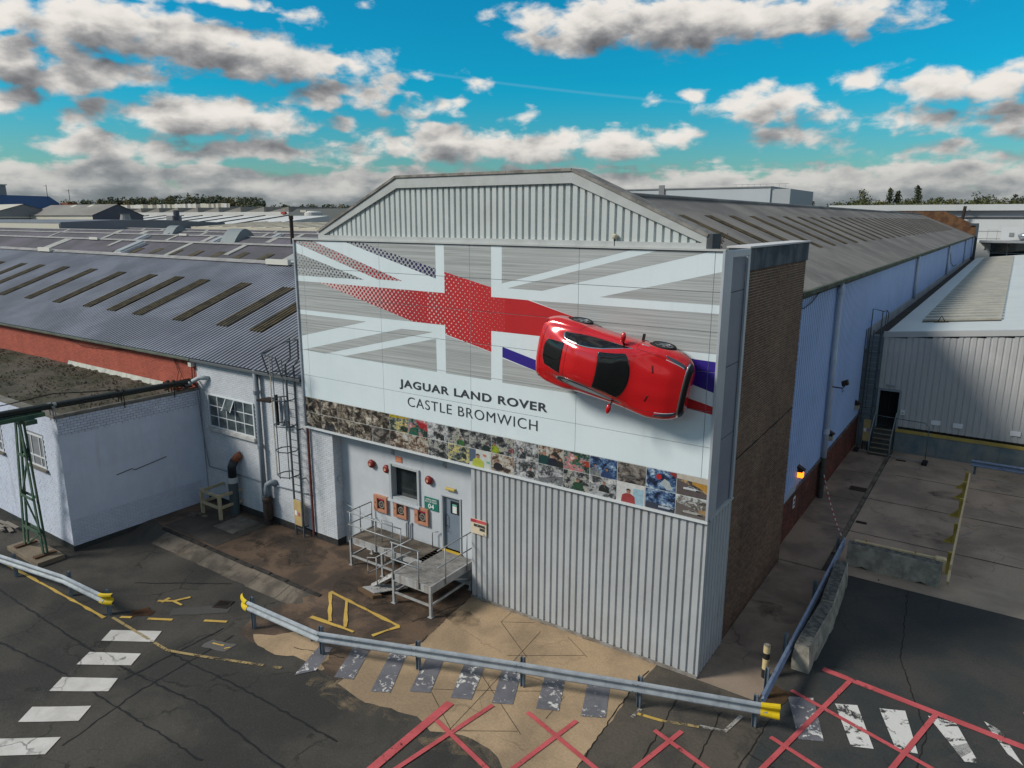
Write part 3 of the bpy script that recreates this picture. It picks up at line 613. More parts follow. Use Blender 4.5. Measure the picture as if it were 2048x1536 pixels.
# ---- recessed entrance wall
RENDER_W = mat('render_white', (.55,.585,.62), .8, col2=(.47,.50,.535), sc=.8, amt=.6, fine=.06, fsc=15, streak=(.36,.375,.38), samt=.45, ssc=4, bump=.1, bsc=25)
mb = MB(); mb.box(-13.70,-11.27,.5,.72,0,4.40); mb.box(-10.0,-9.07,.5,.72,0,4.40); mb.box(-8.2,-7.4,.5,.72,0,4.40); mb.box(-11.27,-10.0,.5,.72,3.54,4.40); mb.box(-11.27,-10.0,.5,.72,0,2.33); mb.box(-9.07,-8.2,.5,.72,2.92,4.40); mb.box(-9.07,-8.2,.5,.72,0,1.05)
mb.build('entrance_wall', RENDER_W, hall)
mb = MB(); mb.box(-7.46,-7.40,.045,.5,0,4.4); mb.build('recess_reveal', RENDER_W, hall)
PAINT_W = mat('brick_painted_white', (.60,.635,.68), .75, attr='Col', col2=(.53,.56,.60), sc=.8, amt=.6, fine=.06, fsc=20, streak=(.36,.36,.36), samt=.35, ssc=4)
PAINT_J = mat('joint_painted_white', (.25,.265,.29), .85, col2=(.16,.165,.18), sc=1.2, fine=.15)
mb = MB(); mb.box(-14.95,-13.70,.11,.5,0,4.40); mb.build('pier_core', PAINT_J, hall)
bricks(-14.95, -13.69, .25, 4.38, lambda u, z, d: (u, .11-d, z), hall, PAINT_W, 'pier_brickwork', proud=.010, var=.05)
bricks(.11, .5, .25, 4.38, lambda u, z, d: (-13.70+d, u, z), hall, PAINT_W, 'pier_brickwork', proud=.010, var=.05)
BLACKB = mat('bitumen_band', (.022,.022,.025), .7, col2=(.05,.048,.045), sc=3, fine=.2)
mb = MB(); mb.box(-14.96,-13.67,.085,.52,0,.24); mb.build('plinth_band', BLACKB, hall)
mb = MB(); mb.tube([(-14.90,.03,.15),(-14.90,.03,4.38)], .045, 8); mb.build('rust_red_pipe', mat('pipe_oxide_red', (.16,.035,.03), .75, col2=(.1,.03,.025), sc=4, fine=.2), hall)
# bracket plates on the wall under the billboard
for x in (-11.14,-8.87):
    mb = MB(); mb.box(x-.05,x+.05,.46,.5,3.9,4.38); mb.box(x-.07,x+.03,.44,.5,3.9,3.98); mb.build('bracket', mat('bracket_grey', (.36,.38,.40), .6), hall)
# window
WF = mat('window_frame_grey', (.42,.45,.47), .5, fine=.05)
GLASS = mat('glass_dark', (.012,.017,.020), .06, spec=.6, fine=.0, col2=(.03,.04,.042), sc=1.6)
w = MB()
w.box(-11.30,-11.19,.40,.70,2.30,3.57); w.box(-10.06,-9.97,.44,.70,2.30,3.57); w.box(-11.19,-10.06,.44,.70,3.49,3.57); w.box(-11.19,-10.06,.43,.70,2.30,2.40)
win = w.build('window', WF, hall, bevel=.006)
mb = MB(); mb.box(-11.19,-10.06,.66,.675,2.40,3.49); mb.build('pane', GLASS, win)
mb = MB(); mb.box(-10.75,-10.72,.70,.72,2.4,3.49); mb.box(-11.19,-11.0,.70,1.0,2.40,3.49); mb.build('inner_reveal', RENDER_W, win)
mb = MB(); mb.box(-11.36,-9.92,.36,.50,2.22,2.30); mb.build('sill', RENDER_W, win, bevel=.01)
# door
DOORG = mat('door_blue_grey', (.19,.235,.29), .45, fine=.04, col2=(.17,.21,.26), sc=1)
mb = MB(); mb.box(-9.04,-8.99,.47,.62,1.06,2.90); mb.box(-8.28,-8.23,.47,.62,1.06,2.90); mb.box(-9.04,-8.23,.47,.62,2.90,2.95); mb.build('door_frame', WF, hall, bevel=.005)
mb = MB(); mb.box(-8.98,-8.29,.575,.615,1.06,2.89); door = mb.build('door', DOORG, hall)
mb = MB(); mb.box(-8.73,-8.38,.565,.574,2.32,2.76); mb.build('vision_panel', GLASS, door)
mb = MB(); mb.box(-8.64,-8.47,.558,.564,2.36,2.66); mb.build('notice', mat('paper_white', (.7,.72,.7), .8), door)
mb = MB(); mb.box(-8.64,-8.47,.552,.557,2.60,2.66); mb.build('notice_heading', mat('paper_green', (.12,.42,.32), .8), door)
mb = MB(); mb.tube([(-8.88,.57,2.25),(-8.88,.50,2.25),(-8.88,.50,1.85),(-8.88,.57,1.85)], .014, 6); mb.tube([(-8.90,.54,1.80),(-8.84,.50,1.68),(-8.78,.52,1.68)], .01, 5); mb.build('pull_handle', mat('metal_dark', (.05,.055,.06), .4, metal=.6), door)
mb = MB(); mb.box(-9.06,-8.21,.40,.60,.90,1.05); mb.build('threshold', mat('threshold_yellow', (.62,.40,.03), .7, col2=(.5,.33,.05), sc=5, fine=.15), hall)
mb = MB(); mb.tube([(-13.69,.42,1.62),(-12.6,.46,1.35),(-11.9,.46,1.28)], .02, 5); mb.build('wall_conduit', WF, hall); mb = MB(); mb.tube([(-12.28,.46,.5),(-12.28,.46,1.2),(-12.15,.46,1.25)], .02, 5); mb.build('wall_conduit', WF, hall)
for x in (-10.6,-10.42): mb = MB(); mb.tube([(x,.45,.9),(x,.45,1.55),(x+.06,.48,1.6)], .028, 6); mb.build('wall_conduit', mat('conduit_grey', (.30,.31,.32), .6), hall)

# ------------------------------------------------------------------ workshop (white and red wall, corrugated multi-span roof)
shop = thing('workshop_building', 'long low workshop with corrugated multi span roof and white and red painted brick wall', 'workshop', (-35,.1,0))
ROOFL = mat('roof_sheet_dark', (.265,.285,.335), .75, col2=(.18,.195,.23), sc=.3, amt=.7, fine=.16, fsc=10, streak=(.17,.165,.175), samt=.4, ssc=.8)
ROOFP = mat('roof_sheet_purple', (.17,.155,.185), .75, col2=(.115,.115,.125), sc=.12, amt=.8, fine=.14, fsc=8, streak=(.06,.055,.065), samt=.5, ssc=.6)
EY, EZ2, RY, RZ2 = -.14, 6.13, 8.5, 9.35
ts = (RZ2-EZ2)/(RY-EY)
mb = MB(); corr_sheet(mb, -64, -14.99, EY, RY, lambda u, v, d: (u, v, EZ2+ts*(v-EY)+d+.04), pitch=.24, depth=.15, prof='ridge'); mb.build('roof_slope', ROOFL, shop, fix=False)
mb = MB(); corr_sheet(mb, -120, -64, EY, RY, lambda u, v, d: (u, v, EZ2+ts*(v-EY)+d), pitch=.35, depth=.10, prof='sine'); mb.build('roof_slope', ROOFL, shop, fix=False)
RIDGE = mat('ridge_flashing', (.34,.335,.33), .7, col2=(.22,.215,.21), sc=1.5, fine=.15)
SP = 16.9
for n in range(5):
    ry = RY+SP*n; x1 = -15.66 if n else -14.99
    if n:
        mb = MB(); corr_sheet(mb, -260 if n > 1 else -160, x1, ry-8.55, ry, lambda u, v, d: (u, v, RZ2-(ry-v)*ts+d), pitch=.35 if n == 1 else .5, depth=.06, prof='sine'); mb.build('roof_slope', ROOFP, shop, fix=False)
    mb = MB(); mb.poly([(-260,ry,RZ2),(x1,ry,RZ2),(x1,ry+8.35,RZ2-8.35*ts),(-260,ry+8.35,RZ2-8.35*ts)]); mb.build('roof_slope', ROOFP, shop, fix=False)
    mb = MB(); mb.prism([(-260,ry-.32,RZ2-.02),(-260,ry,RZ2+.13),(-260,ry+.32,RZ2-.02)], (260+x1,0,0)); mb.build('ridge_cap', RIDGE, shop)
for i, (x, ya, yb) in enumerate([(-20.5,2.2,5.6),(-22.95,2.25,6.0),(-26.3,2.2,6.1),(-29.8,2.2,6.1),(-32.35,2.25,6.2),(-34.95,2.3,6.2),(-38.35,2.3,6.2),(-41.85,2.3,6.3),(-45.4,2.3,6.3),(-48.8,2.3,6.3),(-51.5,2.3,6.3),(-55,2.3,6.3),(-58.5,2.3,6.3),(-62,2.3,6.3)]):
    mb = MB(); corr_sheet(mb, x-.45, x+.45, ya, yb, lambda u, v, d: (u, v, EZ2+ts*(v-EY)+d+.075), pitch=.225, depth=.13, prof='ridge'); mb.build('rooflight', SKYL, shop, fix=False)
for i in range(16):
    x = -20-3.4*i; mb = MB(); v0 = 22.5+random.uniform(-.1,.1)
    mb.poly([(x-.5,v0,RZ2-(25.4-v0)*ts+.05),(x+.5,v0,RZ2-(25.4-v0)*ts+.05),(x+.5,v0+1.2,RZ2-(24.2-v0)*ts+.05),(x-.5,v0+1.2,RZ2-(24.2-v0)*ts+.05)]); mb.build('rooflight', SKYL, shop, fix=False)
PANEL_L = mat('rooflight_pale', (.42,.42,.38), .6, col2=(.3,.3,.27), sc=1, fine=.1)
def slope_rect(mb, x0, x1, n, a, b, lift):   # a,b = distance down from ridge n on the camera side
    ry = RY+SP*n
    mb.prism([(x0,ry-b,RZ2-b*ts+.03),(x1,ry-b,RZ2-b*ts+.03),(x1,ry-a,RZ2-a*ts+.03),(x0,ry-a,RZ2-a*ts+.03)], (0,-.1*lift,lift))
for n, xs_ in ((1,(-62,-75,-50,-36,-44,-84)),(2,(-71,-92,-58,-110,-46,-125,-64,-82,-101,-52)),(3,(-85,-104,-122,-70,-140,-160,-76,-95,-112,-130,-62)),(4,(-100,-125,-150,-80,-172,-90,-112,-138,-160,-186))):
    for x in xs_:
        x += random.uniform(-3,3); wv = random.choice((.35,.5,.9)); mb = MB(); slope_rect(mb, x-wv, x+wv, n, .2, random.choice((1.6,2.4,3.6)), .05); mb.build('pale_roof_panel', PANEL_L, shop)
VENT = mat('roof_vent_pale', (.55,.57,.58), .6, fine=.08)
for n, x in ((1,-42.5),(1,-69),(2,-63),(2,-98),(3,-90),(2,-80),(3,-120)):
    mb = MB(); slope_rect(mb, x-.7, x+.7, n, .9, 3.6, .28); mb.build('ridge_ventilator', VENT, shop); 
    mb = MB(); slope_rect(mb, x-.5, x+.5, n, 1.0, 3.5, .42); mb.build('ventilator_cap', mat('vent_cap', (.33,.36,.38), .6), shop)
# ridge vents (white oblongs)
for x, n in ((-26.4,0),(-52.5,0),(-36,1),(-80,1),(-90,2)):
    mb = MB(); mb.box(x-.9,x+.9,RY+SP*n-.45,RY+SP*n-.25,RZ2-.03,RZ2+.24); mb.build('ridge_vent', mat('vent_white', (.62,.62,.56), .7), shop)
# barrel roof vents
for x, yv, r in ((-77.5,42,1.9),(-120,59,1.9)):
    mb = MB(); V = []; 
    P = [(x-1.6+r*0, yv-2+4*i/10, 8.4+2.0*math.sin(math.pi*i/10)) for i in range(11)]
    mb.prism(P, (3.0,0,0)); mb.build('barrel_vent', mat('vent_grey', (.20,.23,.24), .6, fine=.1), shop)
# cowls and stacks
for x, yv, z in ((-50.5,12.5,8.1),(-58,13,8.2)):
    mb = MB(); mb.lathe((x,yv,z), [(.12,0),(.12,.5),(.3,.5),(.3,.62),(.1,.75)], 10); mb.build('roof_cowl', VENT, shop)
mb = MB(); mb.tube([(-64.6,40,8.8),(-64.6,40,11.9)], .22, 10); mb.tube([(-64.6,40,11.6),(-64.6,40,12.0)], .27, 10); mb.build('flue_stack', STEEL_D, shop)
# walls: white painted brick near, red further left
PAINT_R = mat('brick_painted_red', (.45,.115,.075), .8, attr='Col', col2=(.36,.09,.06), sc=.8, amt=.6, fine=.08, fsc=20, streak=(.2,.06,.05), samt=.4, ssc=3)
mb = MB(); mb.box(-21.72,-14.95,.12,.5,0,6.12); mb.build('white_wall_core', PAINT_J, shop)
bricks(-21.7, -14.96, .27, 6.02, lambda u, z, d: (u, .12-d, z), shop, PAINT_W, 'white_brickwork', proud=.007, var=.045, hole=[(-21.1,-18.05,3.3,4.72)])
mb = MB(); mb.box(-120,-21.73,.12,.5,0,6.12); mb.build('red_wall_core', mat('joint_red', (.22,.06,.045), .9, fine=.1), shop)
bricks(-64, -21.73, 4.62, 6.02, lambda u, z, d: (u, .12-d, z), shop, PAINT_R, 'red_brickwork', proud=.008, var=.10)
mb = MB(); mb.box(-21.72,-14.96,.075,.14,0,.26); mb.build('plinth_band', BLACKB, shop)
mb = MB(); mb.box(-120,-21.73,-.17,-.02,6.02,6.13); mb.build('gutter', mat('gutter_green', (.13,.155,.125), .8, col2=(.08,.095,.075), sc=2, fine=.2), shop, bevel=.02)
mb = MB(); mb.box(-21.72,-14.97,-.15,-.02,6.0,6.12); mb.build('gutter', mat('gutter_dark', (.10,.115,.125), .7, fine=.2), shop, bevel=.02)
# multi-pane window
WW = mat('steel_window_white', (.62,.66,.68), .6, fine=.06)
x0, x1, z0, z1, yw = -20.98, -18.13, 3.40, 4.68, .10
mb = MB(); mb.box(x0-.07,x1+.07,yw-.03,yw+.05,z1,z1+.05); mb.box(x0-.07,x0,yw-.03,yw+.05,z0,z1); mb.box(x1,x1+.07,yw-.03,yw+.05,z0,z1); mb.box(x0-.07,x1+.07,yw-.03,yw+.05,z0-.05,z0)
win = mb.build('window', WW, shop)
cw = (x1-x0)/5; ch = (z1-z0)/3
for i in range(1, 5): mb = MB(); mb.box(x0+cw*i-.018,x0+cw*i+.018,yw-.02,yw+.03,z0,z1); mb.build('glazing_bar', WW, win)
for j in range(1, 3): mb = MB(); mb.box(x0,x1,yw-.018,yw+.028,z0+ch*j-.016,z0+ch*j+.016); mb.build('glazing_bar', WW, win)
GL2 = mat('glass_dusty', (.035,.05,.058), .18, col2=(.10,.125,.13), sc=2.2, amt=.8, fine=.15, spec=.6)
for i in range(5):
    for j in range(3):
        mb = MB(); a, b = x0+cw*i+.02, x0+cw*(i+1)-.02; c, d = z0+ch*j+.018, z0+ch*(j+1)-.018
        if (i, j) == (2, 2): mb.prism([(a,yw-.22,c-.02),(b,yw-.22,c-.02),(b,yw-.02,d),(a,yw-.02,d)], (0,.012,.01)); mb.build('open_casement', GL2, win)
        else: t_ = random.uniform(-.006,.006); mb.add([(a,yw+.004+t_,c),(b,yw+.004-t_,c),(b,yw+.004,d),(a,yw+.006,d)], [(0,1,2,3)]); mb.build('pane', GL2, win, fix=False)
mb = MB()
mb.box(x0+cw*2-.02,x0+cw*2+.01,yw-.25,yw-.02,z0+ch*2-.03,z0+ch*2); mb.prism([(x0+cw*2+.0,yw-.24,z0+ch*2-.03),(x0+cw*2+.035,yw-.24,z0+ch*2-.03),(x0+cw*2+.035,yw-.03,z1-.01),(x0+cw*2,yw-.03,z1-.01)], (0,.02,0)); mb.prism([(x0+cw*3-.035,yw-.24,z0+ch*2-.03),(x0+cw*3,yw-.24,z0+ch*2-.03),(x0+cw*3,yw-.03,z1-.01),(x0+cw*3-.035,yw-.03,z1-.01)], (0,.02,0)); mb.build('casement_frame', WW, win)
mb = MB(); mb.box(x0-.15,x1+.12,yw-.12,yw+.05,z0-.20,z0-.06); mb.build('sill', mat('sill_stone', (.55,.56,.55), .85, col2=(.35,.34,.33), sc=3, fine=.15), win, bevel=.01)
PIPEG = mat('pipe_grey_blue', (.205,.24,.275), .55, col2=(.165,.195,.225), sc=1.5, fine=.08)
mb = MB(); mb.tube([(-17.6,-.05,6.15),(-17.6,-.05,.08)], .10, 12); dp = mb.build('downpipe', PIPEG, shop, smooth=True)
for z in (5.2,3.05,1.0): mb = MB(); mb.tube([(-17.6,-.05,z),(-17.6,-.05,z+.14)], .125, 12); mb.build('pipe_collar', PIPEG, dp)
mb = MB(); mb.tube([(-21.3,.06,1.55),(-17.75,.06,1.6),(-14.9,.06,1.72)], .025, 6); mb.build('wall_conduit', PIPEG, shop); mb = MB(); mb.tube([(-21.45,-.1,4.9),(-21.42,-.02,3.0),(-21.3,.04,1.55)], .022, 6); mb.build('wall_conduit', PIPEG, shop)
mb = MB(); mb.tube([(-20.85,.12,5.37),(-21.15,-.12,5.40),(-21.6,-.22,5.18),(-22.1,-.25,4.85)], .09, 10); mb.build('wall_elbow_pipe', mat('pipe_pale', (.40,.45,.47), .6), shop, smooth=True)
mb = MB(); mb.box(-22.0,-21.78,-.06,.12,5.75,5.95); mb.build('junction_box', mat('box_white', (.6,.6,.56), .7), shop, bevel=.01)
mb = MB(); mb.tube([(-21.9,.05,5.75),(-21.93,.04,5.3),(-21.88,.03,4.95)], .02, 5); mb.tube([(-23.2,.05,6.0),(-22.9,.04,5.4),(-23.1,.03,4.95)], .012, 5); mb.tube([(-23.2,.05,6.0),(-22.6,.04,5.2),(-22.4,.02,4.95)], .012, 5); mb.tube([(-22.8,.05,6.0),(-22.3,.05,5.8),(-21.9,.05,5.85)], .012, 5); mb.tube([(-33,.03,6.0),(-31,.03,5.72),(-29,.03,5.8),(-26,.03,5.98)], .014, 5); mb.build('slack_cable', STEEL_D, shop)

# ------------------------------------------------------------------ annex (flat roofed white block)
annex = thing('annex_building', 'white painted flat roofed annex with mossy roof at the left', 'annex', (-26,-2.6,-.25))
AX, AY, AZ = -21.6, -5.4, 4.86
mb = MB(); mb.box(-40,AX-.012,AY+.012,.08,-.3,4.55); mb.build('wall_core', PAINT_J, annex)
PAINT_A = mat('render_annex', (.60,.66,.78), .8, attr='Col', col2=(.54,.59,.71), sc=.6, amt=.7, fine=.06, fsc=20, streak=(.33,.33,.34), samt=.4, ssc=3)
mb = MB(); mb.box(AX-.012,AX-.003,AY,.08,.95,4.12); o = mb.build('render_coat', mat('render_plain', (.60,.66,.78), .8, col2=(.54,.59,.71), sc=1.5, amt=.6, fine=.05, streak=(.42,.43,.45), samt=.4, ssc=3), annex)
mb = MB(); mb.box(-40,AX-.008,AY+.008,AY+.3,4.10,4.80); mb.box(AX-.28,AX-.0085,AY+.3,.07,4.10,4.80); mb.build('parapet_core', mat('joint_dark', (.07,.07,.085), .95, fine=.2), annex)
bricks(AY+.005, .08, 4.12, AZ-.06, lambda u, z, d: (AX-.008+d, u, z), annex, PAINT_A, 'parapet_brickwork', proud=.013, var=.07, H=.0975, gap=.012)
bricks(AY, .08, -.1, .95, lambda u, z, d: (AX-.012+d, u, z), annex, PAINT_A, 'lower_brickwork', proud=.009, var=.05)
rnd = random.Random(3)
bricks(-40, AX, -.1, AZ-.06, lambda u, z, d: (u, AY+.008-d, z), annex, PAINT_A, 'front_brickwork', proud=.009, var=.04, H=.0975, gap=.007, hole=[(-24.3,-22.85,2.66,3.95),(-28.0,-26.4,2.66,3.95)])
mb = MB(); mb.box(-40,AX+.01,AY-.012,AY+.0,-.3,.02); mb.box(AX-.005,AX+.012,AY,.08,-.3,-.02); mb.build('plinth_band', mat('bitumen_teal', (.022,.032,.035), .7, col2=(.05,.05,.045), sc=3, fine=.2), annex)
COPA = mat('coping_mossy', (.20,.185,.165), .9, col2=(.11,.105,.085), sc=1.5, fine=.2)
mb = MB(); mb.box(-40,AX+.03,AY-.03,AY+.3,AZ-.06,AZ+.02); mb.box(AX-.28,AX+.035,AY+.31,.07,AZ-.055,AZ+.025); mb.build('coping', COPA, annex, bevel=.01)
MOSS = mat('roof_moss', (.095,.08,.062), .95, col2=(.045,.045,.025), sc=.5, amt=.8, fine=.5, fsc=14, bump=1.0, bsc=9, streak=(.12,.11,.10), samt=.5, ssc=2)
mb = MB(); nx, ny = 60, 26; rnd = random.Random(11)
from mathutils import noise as mnoise
V = [(-40+(40+AX-.25)*i/nx, AY+.28+(.1-AY-.3)*j/ny, 4.62+.10*mnoise.noise((i*.9, j*.7, 0))+.06*mnoise.noise((i*2.7, j*2.3, 5))) for j in range(ny+1) for i in range(nx+1)]
mb.add(V, [(j*(nx+1)+i, j*(nx+1)+i+1, (j+1)*(nx+1)+i+1, (j+1)*(nx+1)+i) for j in range(ny) for i in range(nx)]); mb.build('flat_roof', MOSS, annex, fix=False, smooth=True)
mb = MB()
for i in range(3000):
    x = rnd.uniform(-40, AX-.35); y = rnd.uniform(AY+.35, -.1)
    n_ = mnoise.noise((x*.5, y*.6, 3))
    if n_ < -.05 and rnd.random() < .75: continue
    s = rnd.uniform(.025, .075); z = 4.645+.05*n_; a = rnd.uniform(0, 6.28)
    p = [Vector((math.cos(a+k*2.094)*s, math.sin(a+k*2.094)*s, rnd.uniform(0, .02)))+Vector((x, y, z)) for k in range(3)]
    mb.add(p+[Vector((x, y, z+s*rnd.uniform(.5, 1.1)))], [(0,1,3),(1,2,3),(2,0,3)])
mb.build('moss_clumps', mat('moss_clump', (.055,.05,.028), .95, col2=(.10,.085,.062), sc=1.2, amt=.8, fine=.5, fsc=9), annex, kind='stuff', fix=False)
x = -32.6
while x < -24.3:
    mb = MB(); L_ = rnd.uniform(1.6,2.2); x1 = min(x+L_,-24.2); mb.prism([(x,-.02,4.58),(x1-.02,-.02,4.58),(x1-.02,.06,4.80),(x,.06,4.80)], (0,.03,.0)); mb.build('lead_flashing', mat('flashing_white', (.55,.56,.5), .7, col2=(.36,.37,.33), sc=2, fine=.2), annex); x += L_
for (a, b) in ((-24.20,-22.86),(-28.0,-26.44)):
    z0, z1 = 2.68, 3.92; yw = AY
    mb = MB(); mb.box(a,b,yw-.02,yw+.06,z0,z0+.06); mb.box(a,b,yw-.02,yw+.06,z1-.06,z1); mb.box(a,a+.06,yw-.02,yw+.06,z0+.06,z1-.06); mb.box(b-.06,b,yw-.02,yw+.06,z0+.06,z1-.06)
    mb.box(a+.32,a+.37,yw-.015,yw+.05,z0+.06,z1-.06); mb.box(b-.37,b-.32,yw-.015,yw+.05,z0+.06,z1-.06); mb.box(a+.06,b-.06,yw-.012,yw+.045,z0+.38,z0+.43)
    w_ = mb.build('window', mat('upvc_white', (.68,.70,.72), .5), annex)
    for (p, q) in ((a+.06,a+.32),(a+.37,b-.37),(b-.32,b-.06)):
        for (s, t) in ((z0+.06,z0+.38),(z0+.43,z1-.06)): mb = MB(); mb.poly([(p,yw+.02,s),(q,yw+.02,s),(q,yw+.02,t),(p,yw+.02,t)]); mb.build('pane', GLASS, w_, fix=False)
    mb = MB(); mb.box(a-.1,b+.1,yw-.10,yw+.02,z0-.10,z0-.01); mb.build('sill', COPA, w_)
mb = MB(); mb.tube([(AX+.012,-3.6,2.2),(AX+.012,-3.0,2.28),(AX+.012,-2.9,2.2),(AX+.012,-1.6,2.38)], .014, 4); mb.build('crack_repair', CRACK, annex)
# ------------------------------------------------------------------ billboard
board = thing('billboard', 'huge panelled wall billboard with a halftone union flag design and company lettering', 'billboard', (-7.43,0,4.42))
def streak_mat(name, dots=None):
    mt = bpy.data.materials.new(name); mt.use_nodes = True; t = mt.node_tree; t.nodes.clear(); k = NT(t)
    pos = k.n('ShaderNodeNewGeometry').outputs['Position']
    f = k.noise(k.vmath('MULTIPLY', pos, (.18, 1, 20)), 1, 4, .65); f2 = k.noise(k.vmath('MULTIPLY', pos, (.4, 1, 55)), 1, 3, .6)
    v = k.ramp(k.math('ADD', k.math('MULTIPLY', f, .6), k.math('MULTIPLY', f2, .4)), .36, .66)
    c = k.mix(v, (.30,.315,.31,1), (.52,.55,.55,1))
    if dots:
        (col, xa, ra, xb, rb, inv) = dots
        s = k.sep(pos); p = .122; ang = R_(40)
        u = k.math('ADD', k.math('MULTIPLY', s[0], math.cos(ang)/p), k.math('MULTIPLY', s[2], math.sin(ang)/p))
        w = k.math('SUBTRACT', k.math('MULTIPLY', s[2], math.cos(ang)/p), k.math('MULTIPLY', s[0], math.sin(ang)/p))
        fu = k.math('SUBTRACT', k.math('FRACT', u), .5); fw_ = k.math('SUBTRACT', k.math('FRACT', w), .5)
        d = k.math('SQRT', k.math('ADD', k.math('MULTIPLY', fu, fu), k.math('MULTIPLY', fw_, fw_)))
        rr = k.n('ShaderNodeMapRange'); k.l(s[0], rr.inputs[0]); rr.inputs[1].default_value = xa; rr.inputs[2].default_value = xb; rr.inputs[3].default_value = ra; rr.inputs[4].default_value = rb
        fac = k.math('LESS_THAN', d, rr.outputs[0])
        c = k.mix(fac, c, rgb(col))
    b = k.n('ShaderNodeBsdfPrincipled'); k.l(c, b.inputs['Base Color']); b.inputs['Roughness'].default_value = .45; b.inputs['Specular IOR Level'].default_value = .35
    out = k.n('ShaderNodeOutputMaterial'); k.l(b.outputs[0], out.inputs[0]); return mt
RED_C = (.50,.022,.026); BLUE_C = (.035,.02,.24)
BB = [mat('print_white', (.72,.81,.845), .42, col2=(.67,.765,.795), sc=.4, fine=.03, streak=(.56,.62,.63), samt=.3, ssc=3, spec=.35),
      streak_mat('print_silver'),
      streak_mat('print_silver_red_dots', ((.36,.02,.03), -14.8, .20, -10.0, .42, 0)),
      streak_mat('print_silver_navy_dots', ((.045,.05,.085), -14.8, .18, -11.5, .38, 0)),
      streak_mat('print_silver_blue_dots', ((.03,.025,.10), -12.7, .28, -8.6, .44, 0)),
      mat('print_red', RED_C, .42, col2=(.44,.02,.024), sc=.6, fine=.03), mat('print_blue', BLUE_C, .42, fine=.03)]
def halftone_red():
    mt = bpy.data.materials.new('print_red_halftone'); mt.use_nodes = True; t = mt.node_tree; t.nodes.clear(); k = NT(t)
    pos = k.n('ShaderNodeNewGeometry').outputs['Position']; s = k.sep(pos); p = .122; ang = R_(40)
    u = k.math('ADD', k.math('MULTIPLY', s[0], math.cos(ang)/p), k.math('MULTIPLY', s[2], math.sin(ang)/p))
    w = k.math('SUBTRACT', k.math('MULTIPLY', s[2], math.cos(ang)/p), k.math('MULTIPLY', s[0], math.sin(ang)/p))
    def cell(o):
        fu = k.math('SUBTRACT', k.math('FRACT', k.math('ADD', u, o)), .5); fw_ = k.math('SUBTRACT', k.math('FRACT', k.math('ADD', w, o)), .5)
        return k.math('SQRT', k.math('ADD', k.math('MULTIPLY', fu, fu), k.math('MULTIPLY', fw_, fw_)))
    def mr(xa, ra, xb, rb):
        rr = k.n('ShaderNodeMapRange'); k.l(s[0], rr.inputs[0]); rr.inputs[1].default_value = xa; rr.inputs[2].default_value = xb; rr.inputs[3].default_value = ra; rr.inputs[4].default_value = rb; return rr.outputs[0]
    on_ = k.math('LESS_THAN', cell(0.), mr(-13.8, .25, -9.0, .60))
    hole = k.math('LESS_THAN', cell(.5), mr(-9.2, .26, -6.2, .06))
    hole = k.math('MULTIPLY', hole, k.math('GREATER_THAN', s[0], -9.0)); hole = k.math('MULTIPLY', hole, k.math('LESS_THAN', s[0], -6.15))
    f = k.math('MULTIPLY', k.math('MAXIMUM', on_, k.math('GREATER_THAN', s[0], -9.0)), k.math('SUBTRACT', 1, hole))
    c = k.mix(f, (.60,.50,.48,1), k.mix(k.ramp(s[0], -11, -7), (.36,.022,.03,1), rgb(RED_C)))
    b = k.n('ShaderNodeBsdfPrincipled'); k.l(c, b.inputs['Base Color']); b.inputs['Roughness'].default_value = .42
    out = k.n('ShaderNodeOutputMaterial'); k.l(b.outputs[0], out.inputs[0]); return mt
BB.append(halftone_red())
ART = [  # (layer material, polygon in x,z)
 (3,[(-14.86,10.56),(-11.63,9.78),(-14.86,9.78)]),
 (2,[(-14.86,11.0),(-14.21,11.02),(-9.99,9.82),(-11.04,9.82),(-14.86,10.87)]),
 (4,[(-12.75,11.03),(-12.09,11.04),(-8.65,10.25),(-8.65,9.96)]),
 (1,[(-12.09,11.04),(-8.65,11.0),(-8.65,10.25)]),
 (1,[(-8.32,11.0),(-6.63,11.0),(-6.63,9.81),(-8.32,10.17)]),
 (1,[(-6.26,11.0),(-2.18,11.0),(-6.26,9.94)]),
 (1,[(-14.86,9.59),(-13.78,9.59),(-9.59,8.6),(-14.86,8.6)]),
 (7,[(-13.78,9.59),(-8.32,9.55),(-8.32,8.6),(-9.59,8.6)]),
 (7,[(-8.32,10.17),(-6.63,9.81),(-6.63,7.97),(-8.32,8.33)]),
 (7,[(-6.63,9.54),(-6.15,9.54),(-6.15,8.58),(-6.63,8.58)]),
 (5,[(-6.15,9.54),(-5.39,9.53),(-3.6,9.1),(-3.6,8.58),(-6.15,8.58)]),
 (1,[(-14.86,8.45),(-11.62,8.44),(-14.81,7.69)]),
 (1,[(-14.79,7.2),(-10.08,8.34),(-8.81,8.35),(-13.68,7.17)]),
 (1,[(-12.8,7.17),(-8.69,8.16),(-8.68,7.14)]),
 (1,[(-8.32,8.31),(-6.64,7.96),(-6.64,7.14),(-8.32,7.14)]),
 (6,[(-6.24,8.16),(-5.06,7.89),(-4.0,7.6),(-4.0,7.3),(-4.9,7.55),(-6.24,7.86)]),
 (1,[(-6.24,7.83),(-4.96,7.56),(-3.77,7.17),(-3.86,7.12),(-6.24,7.12)]),
 (1,[(-6.06,9.82),(-1.46,11.01),(-.28,10.99),(-4.94,9.81)]),
 (1,[(-3.2,9.75),(-.07,10.52),(-.07,9.75)]),
 (1,[(-5.28,9.53),(-.07,9.55),(-.07,8.6),(-2.0,8.6),(-4.11,9.23)]),
 (6,[(-1.2,8.45),(-.07,8.41),(-.07,7.66),(-1.2,7.95)]),
 (5,[(-1.2,7.55),(-.07,7.32),(-.07,7.13),(-1.2,7.25)])]
